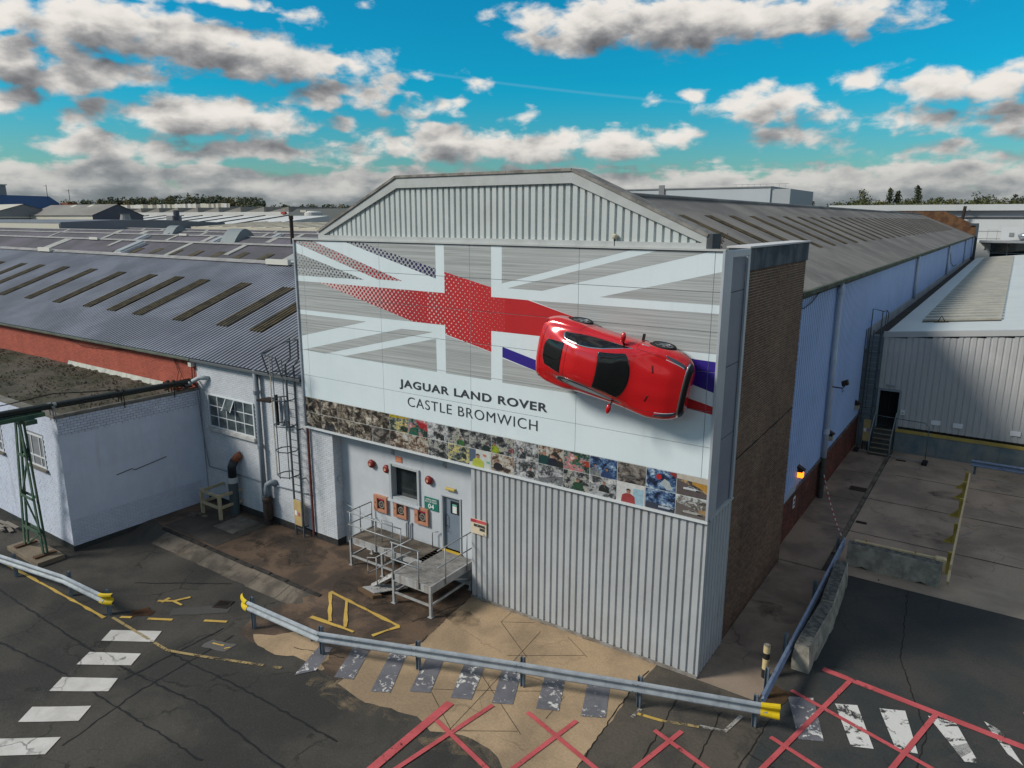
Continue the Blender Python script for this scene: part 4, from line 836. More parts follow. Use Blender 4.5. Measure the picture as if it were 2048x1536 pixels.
def clipxz(poly, x0, x1, z0, z1):
    p = poly
    for ax, val, less in ((0,x0,False),(0,x1,True),(1,z0,False),(1,z1,True)):
        p = clip(p, ax, val, less)
        if len(p) < 3: return []
    return p
SX = [-14.87,-14.52,-10.95,-7.38,-3.83,-.28,-.05]; SZ = [5.50,6.30,7.20,8.16,9.11,10.04,10.96]
YB = -.03
for i in range(len(SX)-1):
    for j in range(len(SZ)-1):
        x0, x1, z0, z1 = SX[i]+.006, SX[i+1]-.006, SZ[j]+.006, SZ[j+1]-.006
        mb = MB(); mb.box(x0, x1, YB, .03, z0, z1, 0)
        for (mi, poly) in ART:
            # split non-convex shapes into triangles first
            P3 = [Vector((p[0], p[1], 0)) for p in poly]
            for tri in tessellate_polygon([P3]):
                q = clipxz([(P3[k_].x, P3[k_].y) for k_ in tri], x0, x1, z0, z1)
                if len(q) >= 3:
                    lay = YB-.0025
                    if sum(q[n][0]*q[(n+1)%len(q)][1]-q[(n+1)%len(q)][0]*q[n][1] for n in range(len(q))) < 0: q = q[::-1]
                    mb.poly([(p[0], lay, p[1]) for p in q], mi)
        mb.build('panel', BB, board, fix=False)
mb = MB(); mb.box(-14.88,-.04,.032,.058,4.42,10.97); mb.build('backing', mat('backing_dark', (.03,.032,.035), .9), board)
mb = MB(); mb.box(-14.93,-14.872,-.09,.10,4.40,11.0); mb.box(-.115,-.045,-.055,.058,4.415,10.97) if False else None
mb.build('edge_trim', ALU, board, bevel=.01)
mb = MB(); mb.box(-.095,-.03,-.075,.058,4.40,10.99); mb.build('edge_trim', ALU, board, bevel=.008)
mb = MB(); mb.box(-14.93,-.03,-.08,.07,10.975,11.02); mb.build('top_trim', FLASH, board)
mb = MB(); mb.box(-14.93,-.03,-.09,.11,4.355,4.41); mb.build('bottom_trim', mat('trim_white', (.62,.655,.67), .5), board)
# lettering
FONT = None
def lettering(txt, x0, x1, zb, cap, material, name, parent, y, weight=0., italic=0):
    cu = bpy.data.curves.new(name, 'FONT'); cu.body = txt; cu.size = 1; cu.extrude = .004; cu.offset = 0; cu.space_character = 1.12
    o = bpy.data.objects.new(name, cu); COL.objects.link(o)
    cu.offset = weight
    bpy.context.view_layer.update()
    dg = bpy.context.evaluated_depsgraph_get(); me = bpy.data.meshes.new_from_object(o.evaluated_get(dg)); bpy.data.objects.remove(o)
    xs_ = [v.co.x for v in me.vertices]; ys_ = [v.co.y for v in me.vertices]
    sx = (x1-x0)/(max(xs_)-min(xs_)); sz = cap/(max(ys_)-min(ys_)); mx, my = min(xs_), min(ys_)
    og = ORG.get(parent.name, Vector())
    for v in me.vertices:
        v.co = Vector((x0+(v.co.x-mx)*sx, y-v.co.z*1.0, zb+(v.co.y-my)*sz))-og
    me.materials.clear(); me.materials.append(material)
    ob = bpy.data.objects.new(name, me); COL.objects.link(ob); ob.parent = parent; ORG[ob.name] = og
    return ob
INK = mat('ink_charcoal', (.045,.05,.06), .5)
lettering('JAGUAR LAND ROVER', -10.24, -4.72, 6.40, .325, INK, 'lettering', board, YB-.008, .022)
lettering('CASTLE BROMWICH', -9.91, -5.04, 5.885, .305, INK, 'lettering', board, YB-.008, -.008)
# picture strip: two rows of eighteen prints
PALS = {'sepia': [(.012,.010,.008),(.045,.038,.03),(.12,.10,.08),(.28,.24,.19),(.62,.57,.48)], 'dusk': [(.02,.02,.02),(.09,.08,.07),(.17,.15,.135),(.22,.20,.18),(.3,.28,.25)],
 'shop': [(.012,.014,.015),(.05,.055,.06),(.16,.17,.175),(.42,.40,.36),(.10,.16,.06)], 'yellow': [(.02,.022,.02),(.05,.09,.07),(.24,.24,.24),(.50,.42,.06),(.6,.58,.5)],
 'redgreen': [(.02,.03,.025),(.03,.11,.08),(.3,.3,.31),(.48,.05,.05),(.6,.58,.56)], 'grey': [(.03,.032,.035),(.10,.105,.11),(.26,.27,.28),(.42,.43,.43),(.6,.6,.6)],
 'pale': [(.06,.05,.05),(.3,.16,.12),(.55,.55,.55),(.7,.7,.68),(.4,.5,.45)], 'bluecar': [(.01,.012,.03),(.02,.045,.11),(.05,.11,.24),(.16,.25,.37),(.5,.58,.65)], 'orange': [(.04,.035,.035),(.10,.09,.09),(.30,.22,.12),(.55,.33,.08),(.6,.55,.48)],
 'skyroad': [(.06,.055,.05),(.20,.18,.16),(.42,.46,.47),(.55,.6,.62),(.66,.7,.72)], 'crowd': [(.02,.02,.02),(.14,.09,.06),(.30,.22,.17),(.42,.42,.36),(.5,.5,.5)]}
def print_mat(seed, pal, sc=5.):
    mt = bpy.data.materials.new('photo_print'); mt.use_nodes = True; t = mt.node_tree; t.nodes.clear(); k = NT(t)
    pos = k.n('ShaderNodeNewGeometry').outputs['Position']; p = k.vmath('ADD', pos, (seed*7.3, seed*3.1, seed*1.7))
    f = k.noise(k.vmath('MULTIPLY', p, (1.1, 1, 1.3)), sc*2.9, 3, .8, .3); g = k.noise(k.vmath('MULTIPLY', p, (1, 1, 1.3)), sc*.75, 2, .5, .6)
    v = k.math('ADD', k.math('MULTIPLY', f, .50), k.math('MULTIPLY', g, .60))
    cr = k.n('ShaderNodeValToRGB'); k.l(v, cr.inputs[0]); cr.color_ramp.interpolation = 'LINEAR'
    e = cr.color_ramp.elements; C5 = PALS[pal]
    e[0].position = .46; e[0].color = rgb(C5[0]); e[1].position = .70; e[1].color = rgb(C5[4])
    for i, pp in ((1,.515),(2,.56),(3,.62)): n_ = e.new(pp); n_.color = rgb(C5[i])
    b = k.n('ShaderNodeBsdfPrincipled'); k.l(cr.outputs[0], b.inputs['Base Color']); b.inputs['Roughness'].default_value = .4
    out = k.n('ShaderNodeOutputMaterial'); k.l(b.outputs[0], out.inputs[0]); return mt
def flatp(c): return mat('plain_%02x%02x%02x' % tuple(int(255*v) for v in c), tuple(v*.8 for v in c), .45, fine=.35, fsc=10)
def flatc(c): return mat('print_%02x%02x%02x' % tuple(int(255*v) for v in c), tuple(v*.75 for v in c), .45, fine=.5, fsc=9, worn=(.36,.56,7))
ROW0 = ['sepia']*5+['yellow','redgreen','grey','shop','shop','shop','grey','crowd','redgreen','bluecar','dusk','bluecar','orange']
ROW1 = ['sepia']*4+['dusk','crowd','crowd','shop','yellow','pale','crowd','grey','grey','shop','grey','pale','bluecar','skyroad']
SKIN = (.42,.22,.15)
def person(cx, b, h, coat, hair=(.03,.025,.02), turn=0):
    s = h*.9
    def el(x, z, rx, rz, n=10): return [(x+rx*math.cos(2*math.pi*i/n), z+rz*math.sin(2*math.pi*i/n)) for i in range(n)]
    return [(coat, [(cx-.30*s,b),(cx-.26*s,b+.42*s),(cx-.10*s,b+.56*s),(cx+.10*s,b+.56*s),(cx+.26*s,b+.42*s),(cx+.30*s,b)]), (SKIN, el(cx+turn, b+.68*s, .085*s, .14*s)), (hair, [(cx-.09*s+turn,b+.72*s),(cx-.08*s+turn,b+.82*s),(cx+turn,b+.86*s),(cx+.08*s+turn,b+.82*s),(cx+.09*s+turn,b+.74*s),(cx+turn,b+.77*s)])]
def carshape(cx, b, L, c):
    h = L*.36
    return [((.04,.04,.045), [(cx-L*.6,b-.02*L),(cx+L*.6,b-.02*L),(cx+L*.5,b+.08*L),(cx-L*.5,b+.08*L)]), (c, [(cx-L*.5,b+.03*L),(cx-L*.5,b+.20*L),(cx-L*.28,b+.24*L),(cx-L*.14,b+h),(cx+L*.12,b+h),(cx+L*.30,b+.22*L),(cx+L*.5,b+.16*L),(cx+L*.5,b+.02*L)]), ((.03,.035,.04), [(cx-L*.2,b+.24*L),(cx-L*.12,b+h*.92),(cx+L*.1,b+h*.92),(cx+L*.22,b+.24*L)]), ((.02,.02,.02), [(cx+L*.28,b+.02*L),(cx+L*.5,b+.03*L),(cx+L*.48,b+.13*L),(cx+L*.3,b+.12*L)])]
SHAPES = {(1,4):[((.035,.033,.03),[(.08,.55),(.16,.72),(.22,.56),(.42,.42),(.62,.55),(.92,.93),(.96,.86),(.74,.42),(.80,.28),(.60,.25),(.40,.10),(.34,.14),(.48,.32),(.24,.44)])],
 (0,5):[((.58,.44,.03),[(0,.82),(1,.9),(1,1),(0,1)])]+person(.78,.05,.75,(.02,.05,.035)), (0,6):[((.5,.03,.04),[(.38,.98),(.98,.80),(.98,.38),(.62,.52)])]+person(.3,0,.95,(.02,.14,.09),(.02,.03,.12)),
 (0,7):person(.62,.05,.8,(.03,.035,.035)), (0,8):person(.6,0,.7,(.05,.18,.05)), (0,9):person(.78,.0,.7,(.02,.04,.035)), (0,10):person(.15,.02,.8,(.35,.45,.03))+[((.45,.03,.05),[(.78,.25),(1,.2),(1,.5),(.8,.45)])],
 (0,11):person(.3,.05,.75,(.03,.04,.045)), (0,12):person(.24,0,1.0,(.015,.06,.06),(.25,.2,.18))+person(.6,0,.85,(.02,.025,.04),(.02,.02,.03))+person(.9,0,.7,(.03,.03,.03),(.06,.03,.02)),
 (0,13):[((.55,.06,.03),[(.72,.30),(1,.35),(1,.66),(.72,.60)])]+person(.5,.35,.6,(.03,.14,.06),(.55,.45,.05)), (0,14):person(.2,0,.85,(.32,.33,.31))+person(.64,.0,.7,(.04,.08,.2)), (0,15):carshape(.5,.22,.62,(.13,.12,.11)),
 (0,16):[((.5,.03,.03),[(.35,.55),(.45,.5),(.52,.6),(.5,.75),(.4,.8),(.33,.7)]),((.45,.5,.52),[(.5,.4),(.62,.6),(.78,.5),(.9,.1),(.7,.05)]),((.3,.04,.03),[(.8,.9),(1,.75),(1,1),(.8,1)])],
 (0,17):[((.12,.10,.10),[(0,.0),(1,0),(1,.25),(0,.75)]),((.5,.27,.05),[(.5,.62),(1,.35),(1,.7),(.5,.75)]),((.55,.5,.42),[(0,.78),(1,.72),(1,1),(0,1)])]+carshape(.48,.3,.52,(.62,.64,.66)),
 (1,9):[((.62,.66,.62),[(.0,0),(1,0),(1,1),(0,1)]),((.10,.14,.2),[(0,.2),(.3,.3),(.3,1),(0,1)]),((.6,.2,.13),[(.62,.82),(.78,.80),(.8,.66),(.66,.68)]),((.2,.5,.36),[(.8,.45),(.95,.42),(.92,.3),(.8,.32)])]+person(.4,0,1.0,(.50,.55,.08)), (1,10):person(.3,.1,.8,(.03,.03,.035)),
 (1,11):person(.7,.1,.75,(.03,.03,.03)), (1,12):[((.20,.21,.22),[(0,0),(1,.1),(1,.55),(0,.2)])], (1,13):person(.58,.02,.85,(.03,.09,.05)), (1,14):[((.5,.51,.52),[(.1,.1),(.35,.65),(.6,.2),(.5,0),(.1,0)])]+person(.55,.25,.75,(.025,.03,.03),(.3,.2,.12)),
 (1,15):[((.66,.67,.66),[(0,0),(1,0),(1,1),(0,1)]),((.36,.55,.66),[(.55,0),(.95,0),(.95,.8),(.6,.8)])]+person(.42,0,.95,(.36,.06,.06),(.03,.03,.03)), (1,16):[((.05,.06,.09),[(0,0),(1,0),(1,.25),(0,.32)])]+carshape(.7,.12,.5,(.45,.52,.6)), (1,17):[((.15,.13,.12),[(0,0),(1,0),(1,.35),(0,.62)]),((.36,.24,.12),[(.75,.3),(1,.22),(1,.5),(.75,.45)])]+carshape(.55,.16,.6,(.42,.41,.38)),
 (0,0):person(.35,.15,.6,(.02,.02,.02))[:1], (0,2):[((.24,.2,.15),[(.1,0),(.5,0),(.25,.9),(.1,.9)])], (1,1):[((.04,.045,.055),[(.1,.0),(.9,0),(.8,.5),(.3,.6)])]}
tw = (14.87-.09)/18
for r, row in enumerate((ROW0, ROW1)):
    z1, z0 = (5.490, 4.962) if r == 0 else (4.945, 4.418)
    for c in range(18):
        x0, x1 = -14.86+c*tw+.010, -14.86+(c+1)*tw-.010
        mb = MB(); mb.box(x0, x1, YB+.0, .03, z0, z1); pt = mb.build('photo_tile', print_mat(r*20+c, row[c], 5.2 if row[c] != 'skyroad' else 2.5), board)
        sh = SHAPES.get((r, c))
        if sh:
            mb = MB(); ms = []
            for n_, (cc, poly) in enumerate(sh):
                q = clipxz([(x0+p[0]*(x1-x0), z0+p[1]*(z1-z0)) for p in poly], x0, x1, z0, z1)
                if len(q) < 3: continue
                mm = flatp(cc) if (r, c) in ((1,4),(0,15),(0,16),(0,17),(1,16),(1,17),(1,15),(1,9),(0,12)) else flatc(cc)
                if mm not in ms: ms.append(mm)
                y = YB-.0015*(n_+1)
                mb.poly([(p[0], y, p[1]) for p in q], ms.index(mm))
            mb.build('printed_picture', ms, pt, fix=False)
mb = MB(); mb.box(-14.87,-.05,YB+.008,.031,4.41,5.50); mb.build('tile_grid', mat('grid_white', (.66,.68,.66), .6), board)

# ------------------------------------------------------------------ the red car fixed to the wall
PAINT = mat('car_paint_red', (.64,.007,.011), .17, metal=.15, fine=0, coat=1, spec=.5)
CARGL = mat('car_glass', (.008,.009,.010), .05, spec=.7, fine=0)
CHROME = mat('car_chrome', (.62,.64,.66), .18, metal=1, fine=0)
BLACKT = mat('car_black_trim', (.012,.012,.013), .4, fine=0)
TYRE = mat('tyre_rubber', (.014,.014,.015), .75, fine=.1)
RIM = mat('rim_dark_alloy', (.30,.31,.33), .3, metal=.8, fine=0)
ST = [(0.00,[(.60,.40),(.66,.46),(.69,.56),(.68,.66),(.63,.75),(.54,.80),(.40,.83),(.2,.845),(0,.85)]),
 (.10,[(.76,.26),(.84,.34),(.87,.52),(.85,.70),(.79,.80),(.69,.86),(.5,.90),(.25,.915),(0,.92)]),
 (.45,[(.82,.18),(.93,.30),(.960,.52),(.95,.73),(.86,.85),(.70,.91),(.50,.99),(.27,1.035),(0,1.05)]),
 (.95,[(.82,.17),(.95,.30),(.975,.52),(.97,.75),(.87,.88),(.72,.94),(.49,1.13),(.27,1.195),(0,1.21)]),
 (1.50,[(.82,.16),(.91,.28),(.925,.50),(.915,.72),(.84,.84),(.76,.90),(.50,1.20),(.27,1.285),(0,1.30)]),
 (2.00,[(.82,.16),(.90,.28),(.915,.50),(.905,.71),(.84,.83),(.77,.88),(.52,1.185),(.28,1.27),(0,1.29)]),
 (2.40,[(.82,.16),(.90,.28),(.915,.50),(.905,.70),(.84,.82),(.77,.875),(.57,1.085),(.31,1.17),(0,1.195)]),
 (2.75,[(.82,.16),(.905,.28),(.92,.50),(.91,.70),(.845,.82),(.77,.87),(.63,.97),(.34,1.035),(0,1.06)]),
 (3.00,[(.82,.16),(.915,.28),(.935,.50),(.925,.70),(.85,.815),(.76,.865),(.62,.91),(.32,.955),(0,.965)]),
 (3.45,[(.82,.18),(.945,.30),(.965,.52),(.945,.71),(.865,.81),(.74,.835),(.55,.855),(.28,.90),(0,.90)]),
 (3.90,[(.80,.18),(.905,.30),(.925,.48),(.895,.64),(.82,.73),(.69,.765),(.5,.79),(.25,.825),(0,.825)]),
 (4.18,[(.70,.20),(.81,.30),(.835,.43),(.80,.56),(.73,.64),(.62,.68),(.45,.705),(.22,.725),(0,.73)]),
 (4.34,[(.56,.24),(.66,.32),(.69,.41),(.66,.51),(.60,.58),(.52,.615),(.38,.64),(.19,.655),(0,.66)]),
 (4.40,[(.44,.30),(.52,.35),(.54,.42),(.52,.49),(.47,.54),(.40,.57),(.30,.59),(.15,.60),(0,.605)])]
def crom(p0, p1, p2, p3, t): return .5*((2*p1)+(-p0+p2)*t+(2*p0-5*p1+4*p2-p3)*t*t+(-p0+3*p1-3*p2+p3)*t**3)
XK = [s[0] for s in ST]
def ctrl(x):
    i = max(0, min(len(XK)-2, next((k for k in range(len(XK)-1) if x <= XK[k+1]), len(XK)-2)))
    t = (x-XK[i])/(XK[i+1]-XK[i]); h = XK[i+1]-XK[i]; out = []
    for c in range(9):
        r = []
        for a in (0, 1):
            p1, p2 = ST[i][1][c][a], ST[i+1][1][c][a]
            def slope(k):
                if k <= 0: return (ST[1][1][c][a]-ST[0][1][c][a])/(XK[1]-XK[0])
                if k >= len(XK)-1: return (ST[-1][1][c][a]-ST[-2][1][c][a])/(XK[-1]-XK[-2])
                d0 = (ST[k][1][c][a]-ST[k-1][1][c][a])/(XK[k]-XK[k-1]); d1 = (ST[k+1][1][c][a]-ST[k][1][c][a])/(XK[k+1]-XK[k])
                return 0 if d0*d1 <= 0 else 2*d0*d1/(d0+d1)
            m1, m2 = slope(i)*h, slope(i+1)*h
            r.append((2*t**3-3*t*t+1)*p1+(t**3-2*t*t+t)*m1+(-2*t**3+3*t*t)*p2+(t**3-t*t)*m2)
        out.append(tuple(r))
    return out
def surf(x, t, cs=None):
    cs = cs or ctrl(x); i = min(7, int(t)); u = t-i
    g = lambda k: cs[max(0, min(8, k))] if k <= 8 else (-cs[7][0], cs[7][1])
    return tuple(crom(g(i-1)[a], g(i)[a], g(i+1)[a], g(i+2)[a], u) for a in (0, 1))
car = thing('red_sports_car', 'glossy red sports coupe mounted flat on the billboard with its nose to the right', 'car', (0,0,0))
NXC, NT_ = 132, 48
xsC = []
for i in range(NXC+1):
    f_ = i/NXC; xsC.append(4.40*(f_-.055*math.sin(2*math.pi*f_)/math.pi*1.6))
tsC = [8*j/NT_ for j in range(NT_+1)]
grid = []
for x in xsC:
    cs = ctrl(x); half = [surf(x, t, cs) for t in tsC]
    ring = [(x, y, z) for y, z in half]+[(x, -y, z) for y, z in half[::-1][1:]]
    grid.append(ring)
RW = len(grid[0]); V = [p for r in grid for p in r]
F = [(i*RW+j, i*RW+j+1, (i+1)*RW+j+1, (i+1)*RW+j) for i in range(NXC) for j in range(RW-1)]
F += [(i*RW+RW-1, i*RW, (i+1)*RW, (i+1)*RW+RW-1) for i in range(NXC)]
F += [list(range(RW)), [NXC*RW+j for j in range(RW)][::-1]]
mb = MB(); mb.add(V, F); body = mb.build('body', PAINT, car, smooth=True)
AXLES = (.95, 3.43); WR = .335
cut = MB()
for ax_ in AXLES:
    for s in (-1, 1): cut.lathe((ax_, s*.90, .335), [(.385,-.22),(.385,.22)], 36, 'y')
cutter = cut.build('cutter', BLACKT, None)
bm_ = body.modifiers.new('arch', 'BOOLEAN'); bm_.object = cutter; bm_.operation = 'DIFFERENCE'; bm_.solver = 'EXACT'
bpy.context.view_layer.update(); dg = bpy.context.evaluated_depsgraph_get()
nm = bpy.data.meshes.new_from_object(body.evaluated_get(dg)); body.modifiers.clear(); body.data = nm
nm.polygons.foreach_set('use_smooth', [len(p.vertices) < 40 and abs(p.normal.y) < .999 or True for p in nm.polygons])
bpy.data.objects.remove(cutter)
mt_ = body.modifiers.new('split', 'EDGE_SPLIT'); mt_.split_angle = R_(38)
def nrm(x, t, s):
    e = .01; p = surf(x, t); a = surf(min(4.4, x+e), t); b = surf(x, min(8, t+e) if t < 7.98 else t-e)
    P, A, B = Vector((x, p[0], p[1])), Vector((min(4.4, x+e), a[0], a[1])), Vector((x, b[0], b[1]))
    n = (A-P).cross(B-P); 
    if t >= 7.98: n = -n
    n.normalize()
    if n.z < 0 and t > 3.5: n = -n
    if t <= 3.5 and n.y < 0: n = -n
    return Vector((n.x, n.y*s, n.z))
def shell(name, xf, tf, sides, material, nu=24, nv=16, lift=.006, smooth=True, parent=car):
    """patch of the car skin: x = xf(u, v), t = tf(u, v), u, v in 0..1"""
    out = []
    for s in sides:
        mb = MB(); V = []
        for lay in (lift, -.01):
            for i in range(nu+1):
                for j in range(nv+1):
                    u, v = i/nu, j/nv; x, t = xf(u, v), tf(u, v); tt = min(t, 16-t); sg = s if t <= 8 else -s
                    y, z = surf(x, tt); n = nrm(x, tt, sg); p = Vector((x, y*sg, z))+n*lay; V.append(p)
        w_ = nv+1; o_ = (nu+1)*w_
        Fs = [(i*w_+j, i*w_+j+1, (i+1)*w_+j+1, (i+1)*w_+j) for i in range(nu) for j in range(nv)]
        for i in range(nu): Fs += [(i*w_, (i+1)*w_, o_+(i+1)*w_, o_+i*w_), (i*w_+nv, o_+i*w_+nv, o_+(i+1)*w_+nv, (i+1)*w_+nv)]
        for j in range(nv): Fs += [(j, o_+j, o_+j+1, j+1), (nu*w_+j, nu*w_+j+1, o_+nu*w_+j+1, o_+nu*w_+j)]
        mb.add(V, Fs); out.append(mb.build(name, material, parent, smooth=False)); 
        out[-1].data.polygons.foreach_set('use_smooth', [i < nu*nv for i in range(len(Fs))])
    return out
# windscreen and rear window span side to side (t from 6.05 over the crown to 9.95)
def yn(v): return abs(2*v-1)
shell('windscreen', lambda u, v: (2.10-.07*yn(v)**2)*(1-u)+(2.93-.23*yn(v)**2.2)*u, lambda u, v: 6.10+(16-12.2)*v, (1,), CARGL, 24, 40)
shell('rear_window', lambda u, v: (.27+.13*yn(v)**3)*(1-u)+(.99-.01*yn(v))*u, lambda u, v: (6.25+.35*(1-u))+(16-2*(6.25+.35*(1-u)))*v, (1,), CARGL, 20, 40)
def swx(u): return .86+1.92*u
def sw_lo(u): return 5.06+.10*(1-u)**3
def sw_hi(u): return sw_lo(u)+.86*(max(0, math.sin(math.pi*min(1, .02+.98*u**.62)))**.62)
shell('side_window_trim', lambda u, v: swx(u)+.06*(u-.5)*1.2, lambda u, v: (sw_lo(u)-.07)*(1-v)+(sw_hi(u)+.08)*v, (1,-1), CHROME, 40, 8, .004)
shell('side_window', lambda u, v: swx(u), lambda u, v: sw_lo(u)*(1-v)+sw_hi(u)*v, (1,-1), CARGL, 40, 8, .009)
shell('headlamp', lambda u, v: 3.72+.52*u, lambda u, v: (4.15+.25*u)+(.85-.55*(1-u)**2-.1*u)*v, (1,-1), mat('headlamp_glass', (.05,.06,.085), .05, spec=.8, fine=0), 16, 6, .005)
shell('running_light', lambda u, v: 3.74+.48*u, lambda u, v: (4.98-.10*(1-u))+.09*v, (1,-1), mat('lamp_clear', (.6,.63,.68), .15, fine=0), 16, 2, .008)
shell('front_grille', lambda u, v: 4.30+.095*u, lambda u, v: 2.2+(16-4.4)*v, (1,), BLACKT, 6, 48, .005)
shell('grille_trim', lambda u, v: 4.265+.035*u, lambda u, v: 3.0+(16-6)*v, (1,), CHROME, 3, 48, .006)
shell('front_splitter', lambda u, v: 3.98+.36*u, lambda u, v: .1+1.3*v, (1,-1), BLACKT, 8, 4, .006)
shell('bonnet_vent', lambda u, v: 3.42+.045*u+.06*v, lambda u, v: 6.25+.65*v, (1,-1), mat('vent_shadow_red', (.10,.003,.005), .5, fine=0), 4, 6, .004)
shell('side_vent', lambda u, v: 2.98+.24*u, lambda u, v: 3.15+.22*v, (1,-1), CHROME, 6, 3, .005)
shell('tail_lamp', lambda u, v: .02+.16*u, lambda u, v: 3.5+1.0*v, (1,-1), mat('lamp_red', (.22,.005,.008), .15, fine=0), 6, 6, .005)
def seam(name, pts, side):
    mb = MB(); P = []
    for x, t in pts:
        tt = min(t, 16-t); sg = side if t <= 8 else -side; y, z = surf(x, tt); n = nrm(x, tt, sg); P.append(Vector((x, y*sg, z))+n*.001)
    mb.tube(P, .005, 5); mb.build(name, BLACKT, car)
for s in (1, -1):
    seam('door_seam', [(2.92,1.4+.35*i) for i in range(11)], s); seam('door_seam', [(1.42-.02*i,1.4+.33*i) for i in range(11)], s)
    seam('bonnet_seam', [(2.95+.05*i,4.75+.01*i) for i in range(20)], s)
seam('hatch_seam', [(1.12,5.6+.2*i) for i in range(25)], 1)
seam('hatch_seam', [(.17+.07*abs((i-12)/12)**2,5.0+.25*i) for i in range(25)], 1)
seam('wiper', [(2.86-.015*i,6.5+.1*i) for i in range(14)], 1)
# door mirrors
for s in (1, -1):
    mb = MB(); c = Vector((2.52, s*1.0, .955)); n1, n2 = 14, 10; V = []
    for i in range(n2+1):
        ph = math.pi*i/n2
        for j in range(n1):
            th = 2*math.pi*j/n1
            V.append(c+Vector((.075*math.sin(ph)*math.cos(th)*(1.2 if math.cos(th) > 0 else .6), s*.14*math.cos(ph), .07*math.sin(ph)*math.sin(th))))
    mb.add(V, [(i*n1+j, i*n1+(j+1) % n1, (i+1)*n1+(j+1) % n1, (i+1)*n1+j) for i in range(n2) for j in range(n1)])
    mr_ = mb.build('door_mirror', PAINT, car, smooth=True)
    mb = MB(); mb.tube([(2.55, s*.80, .87), (2.53, s*.90, .91)], .03, 8); mb.build('mirror_stalk', BLACKT, mr_)
def wheel(ax_, s):
    mb = MB(); yo = s*.87
    prof = [(.235,-.09),(.30,-.105),(.328,-.08),(.335,-.03),(.335,.03),(.328,.08),(.30,.105),(.235,.09)]
    mb.lathe((ax_, yo, .335), [(r, h*s) for r, h in prof], 36, 'y', cap=False); wh = mb.build('wheel', TYRE, car, smooth=True)
    mb = MB(); mb.lathe((ax_, yo, .335), [(.24,-.08*s),(.24,.088*s),(.225,.092*s),(.215,.05*s),(.20,.02*s)], 36, 'y', cap=False)
    for q_ in range(5):
        for dd in (-.16, .16):
            a = 2*math.pi*q_/5+dd; b = 2*math.pi*q_/5+dd*.35
            p = Vector((ax_+.22*math.cos(a), yo+s*.07, .335+.22*math.sin(a))); q = Vector((ax_+.05*math.cos(b), yo+s*.075, .335+.05*math.sin(b)))
            mb.beam(q, p, .030, .022, (0,1,0))
    mb.lathe((ax_, yo+s*.06, .335), [(.06,0),(.06,.025*s),(.03,.03*s)], 14, 'y'); mb.build('rim', RIM, wh)
    mb = MB(); mb.lathe((ax_, yo, .335), [(.20,.0),(.20,.02*s)], 24, 'y'); mb.build('brake_disc', mat('disc_dark', (.03,.03,.033), .5, metal=.5, fine=0), wh)
for ax_ in AXLES:
    for s in (1, -1): wheel(ax_, s)
mb = MB()
for ax_ in AXLES: mb.box(ax_-.36,ax_+.36,-.70,.70,.20,.60)
mb.build('wheel_wells', BLACKT, car)
# steel brackets holding the car off the wall
for x, s in ((1.3,1),(2.75,1),(3.3,1),(1.3,-1),(3.0,-1)): mb = MB(); mb.box(x-.05,x+.05,s*.78-.05,s*.78+.05,-.12,.30); mb.build('wall_bracket', BLACKT, car)
mb = MB(); mb.box(2.72,2.78,.80,1.04,.10,.16); mb.build('wall_bracket', BLACKT, car)
# local (x forward, y left, z up) -> wall: nose right, left side up, roof out of the wall
ang = R_(-10.5); fx = Vector((math.cos(ang), 0, math.sin(ang))); ly = Vector((-math.sin(ang), 0, math.cos(ang))); uz = fx.cross(ly)
Mx = Matrix((fx, ly, uz)).transposed().to_4x4()
ctr = Vector((-2.51, -.03-.12, 8.11))          # mid-wheelbase, at the wheel contact plane
Mx = Mx @ Matrix.Scale(.918, 4)
Mx.translation = ctr-Mx.to_3x3() @ Vector((2.19, 0, 0))
car.matrix_world = Mx
# ------------------------------------------------------------------ fittings on the entrance wall
BELL = mat('bell_red', (.26,.022,.018), .45, col2=(.18,.02,.018), sc=8, fine=.1)
for (x, z, lb) in ((-12.14,3.38,'red fire alarm bell furthest left, nearest the white brick pier'),(-11.42,3.33,'red fire alarm bell touching the left edge of the window'),(-9.52,3.33,'red fire alarm bell right of the window, above the green sign')):
    t = thing('fire_bell', lb, 'bell', (x,.5,z), 'red bells on the entrance wall')
    mb = MB(); mb.lathe((x,.5,z), [(.10,0),(.10,-.05),(.15,-.05),(.15,-.08),(.13,-.12),(.08,-.145),(.03,-.15)], 22, 'y'); mb.build('dome', BELL, t, smooth=True)
    mb = MB(); mb.lathe((x,.35,z), [(.05,0),(.05,-.012)], 14, 'y'); mb.build('centre_disc', mat('bell_label', (.55,.30,.22), .6), t)
SAL = mat('cabinet_salmon', (.50,.235,.15), .55, col2=(.44,.205,.13), sc=3, fine=.05)
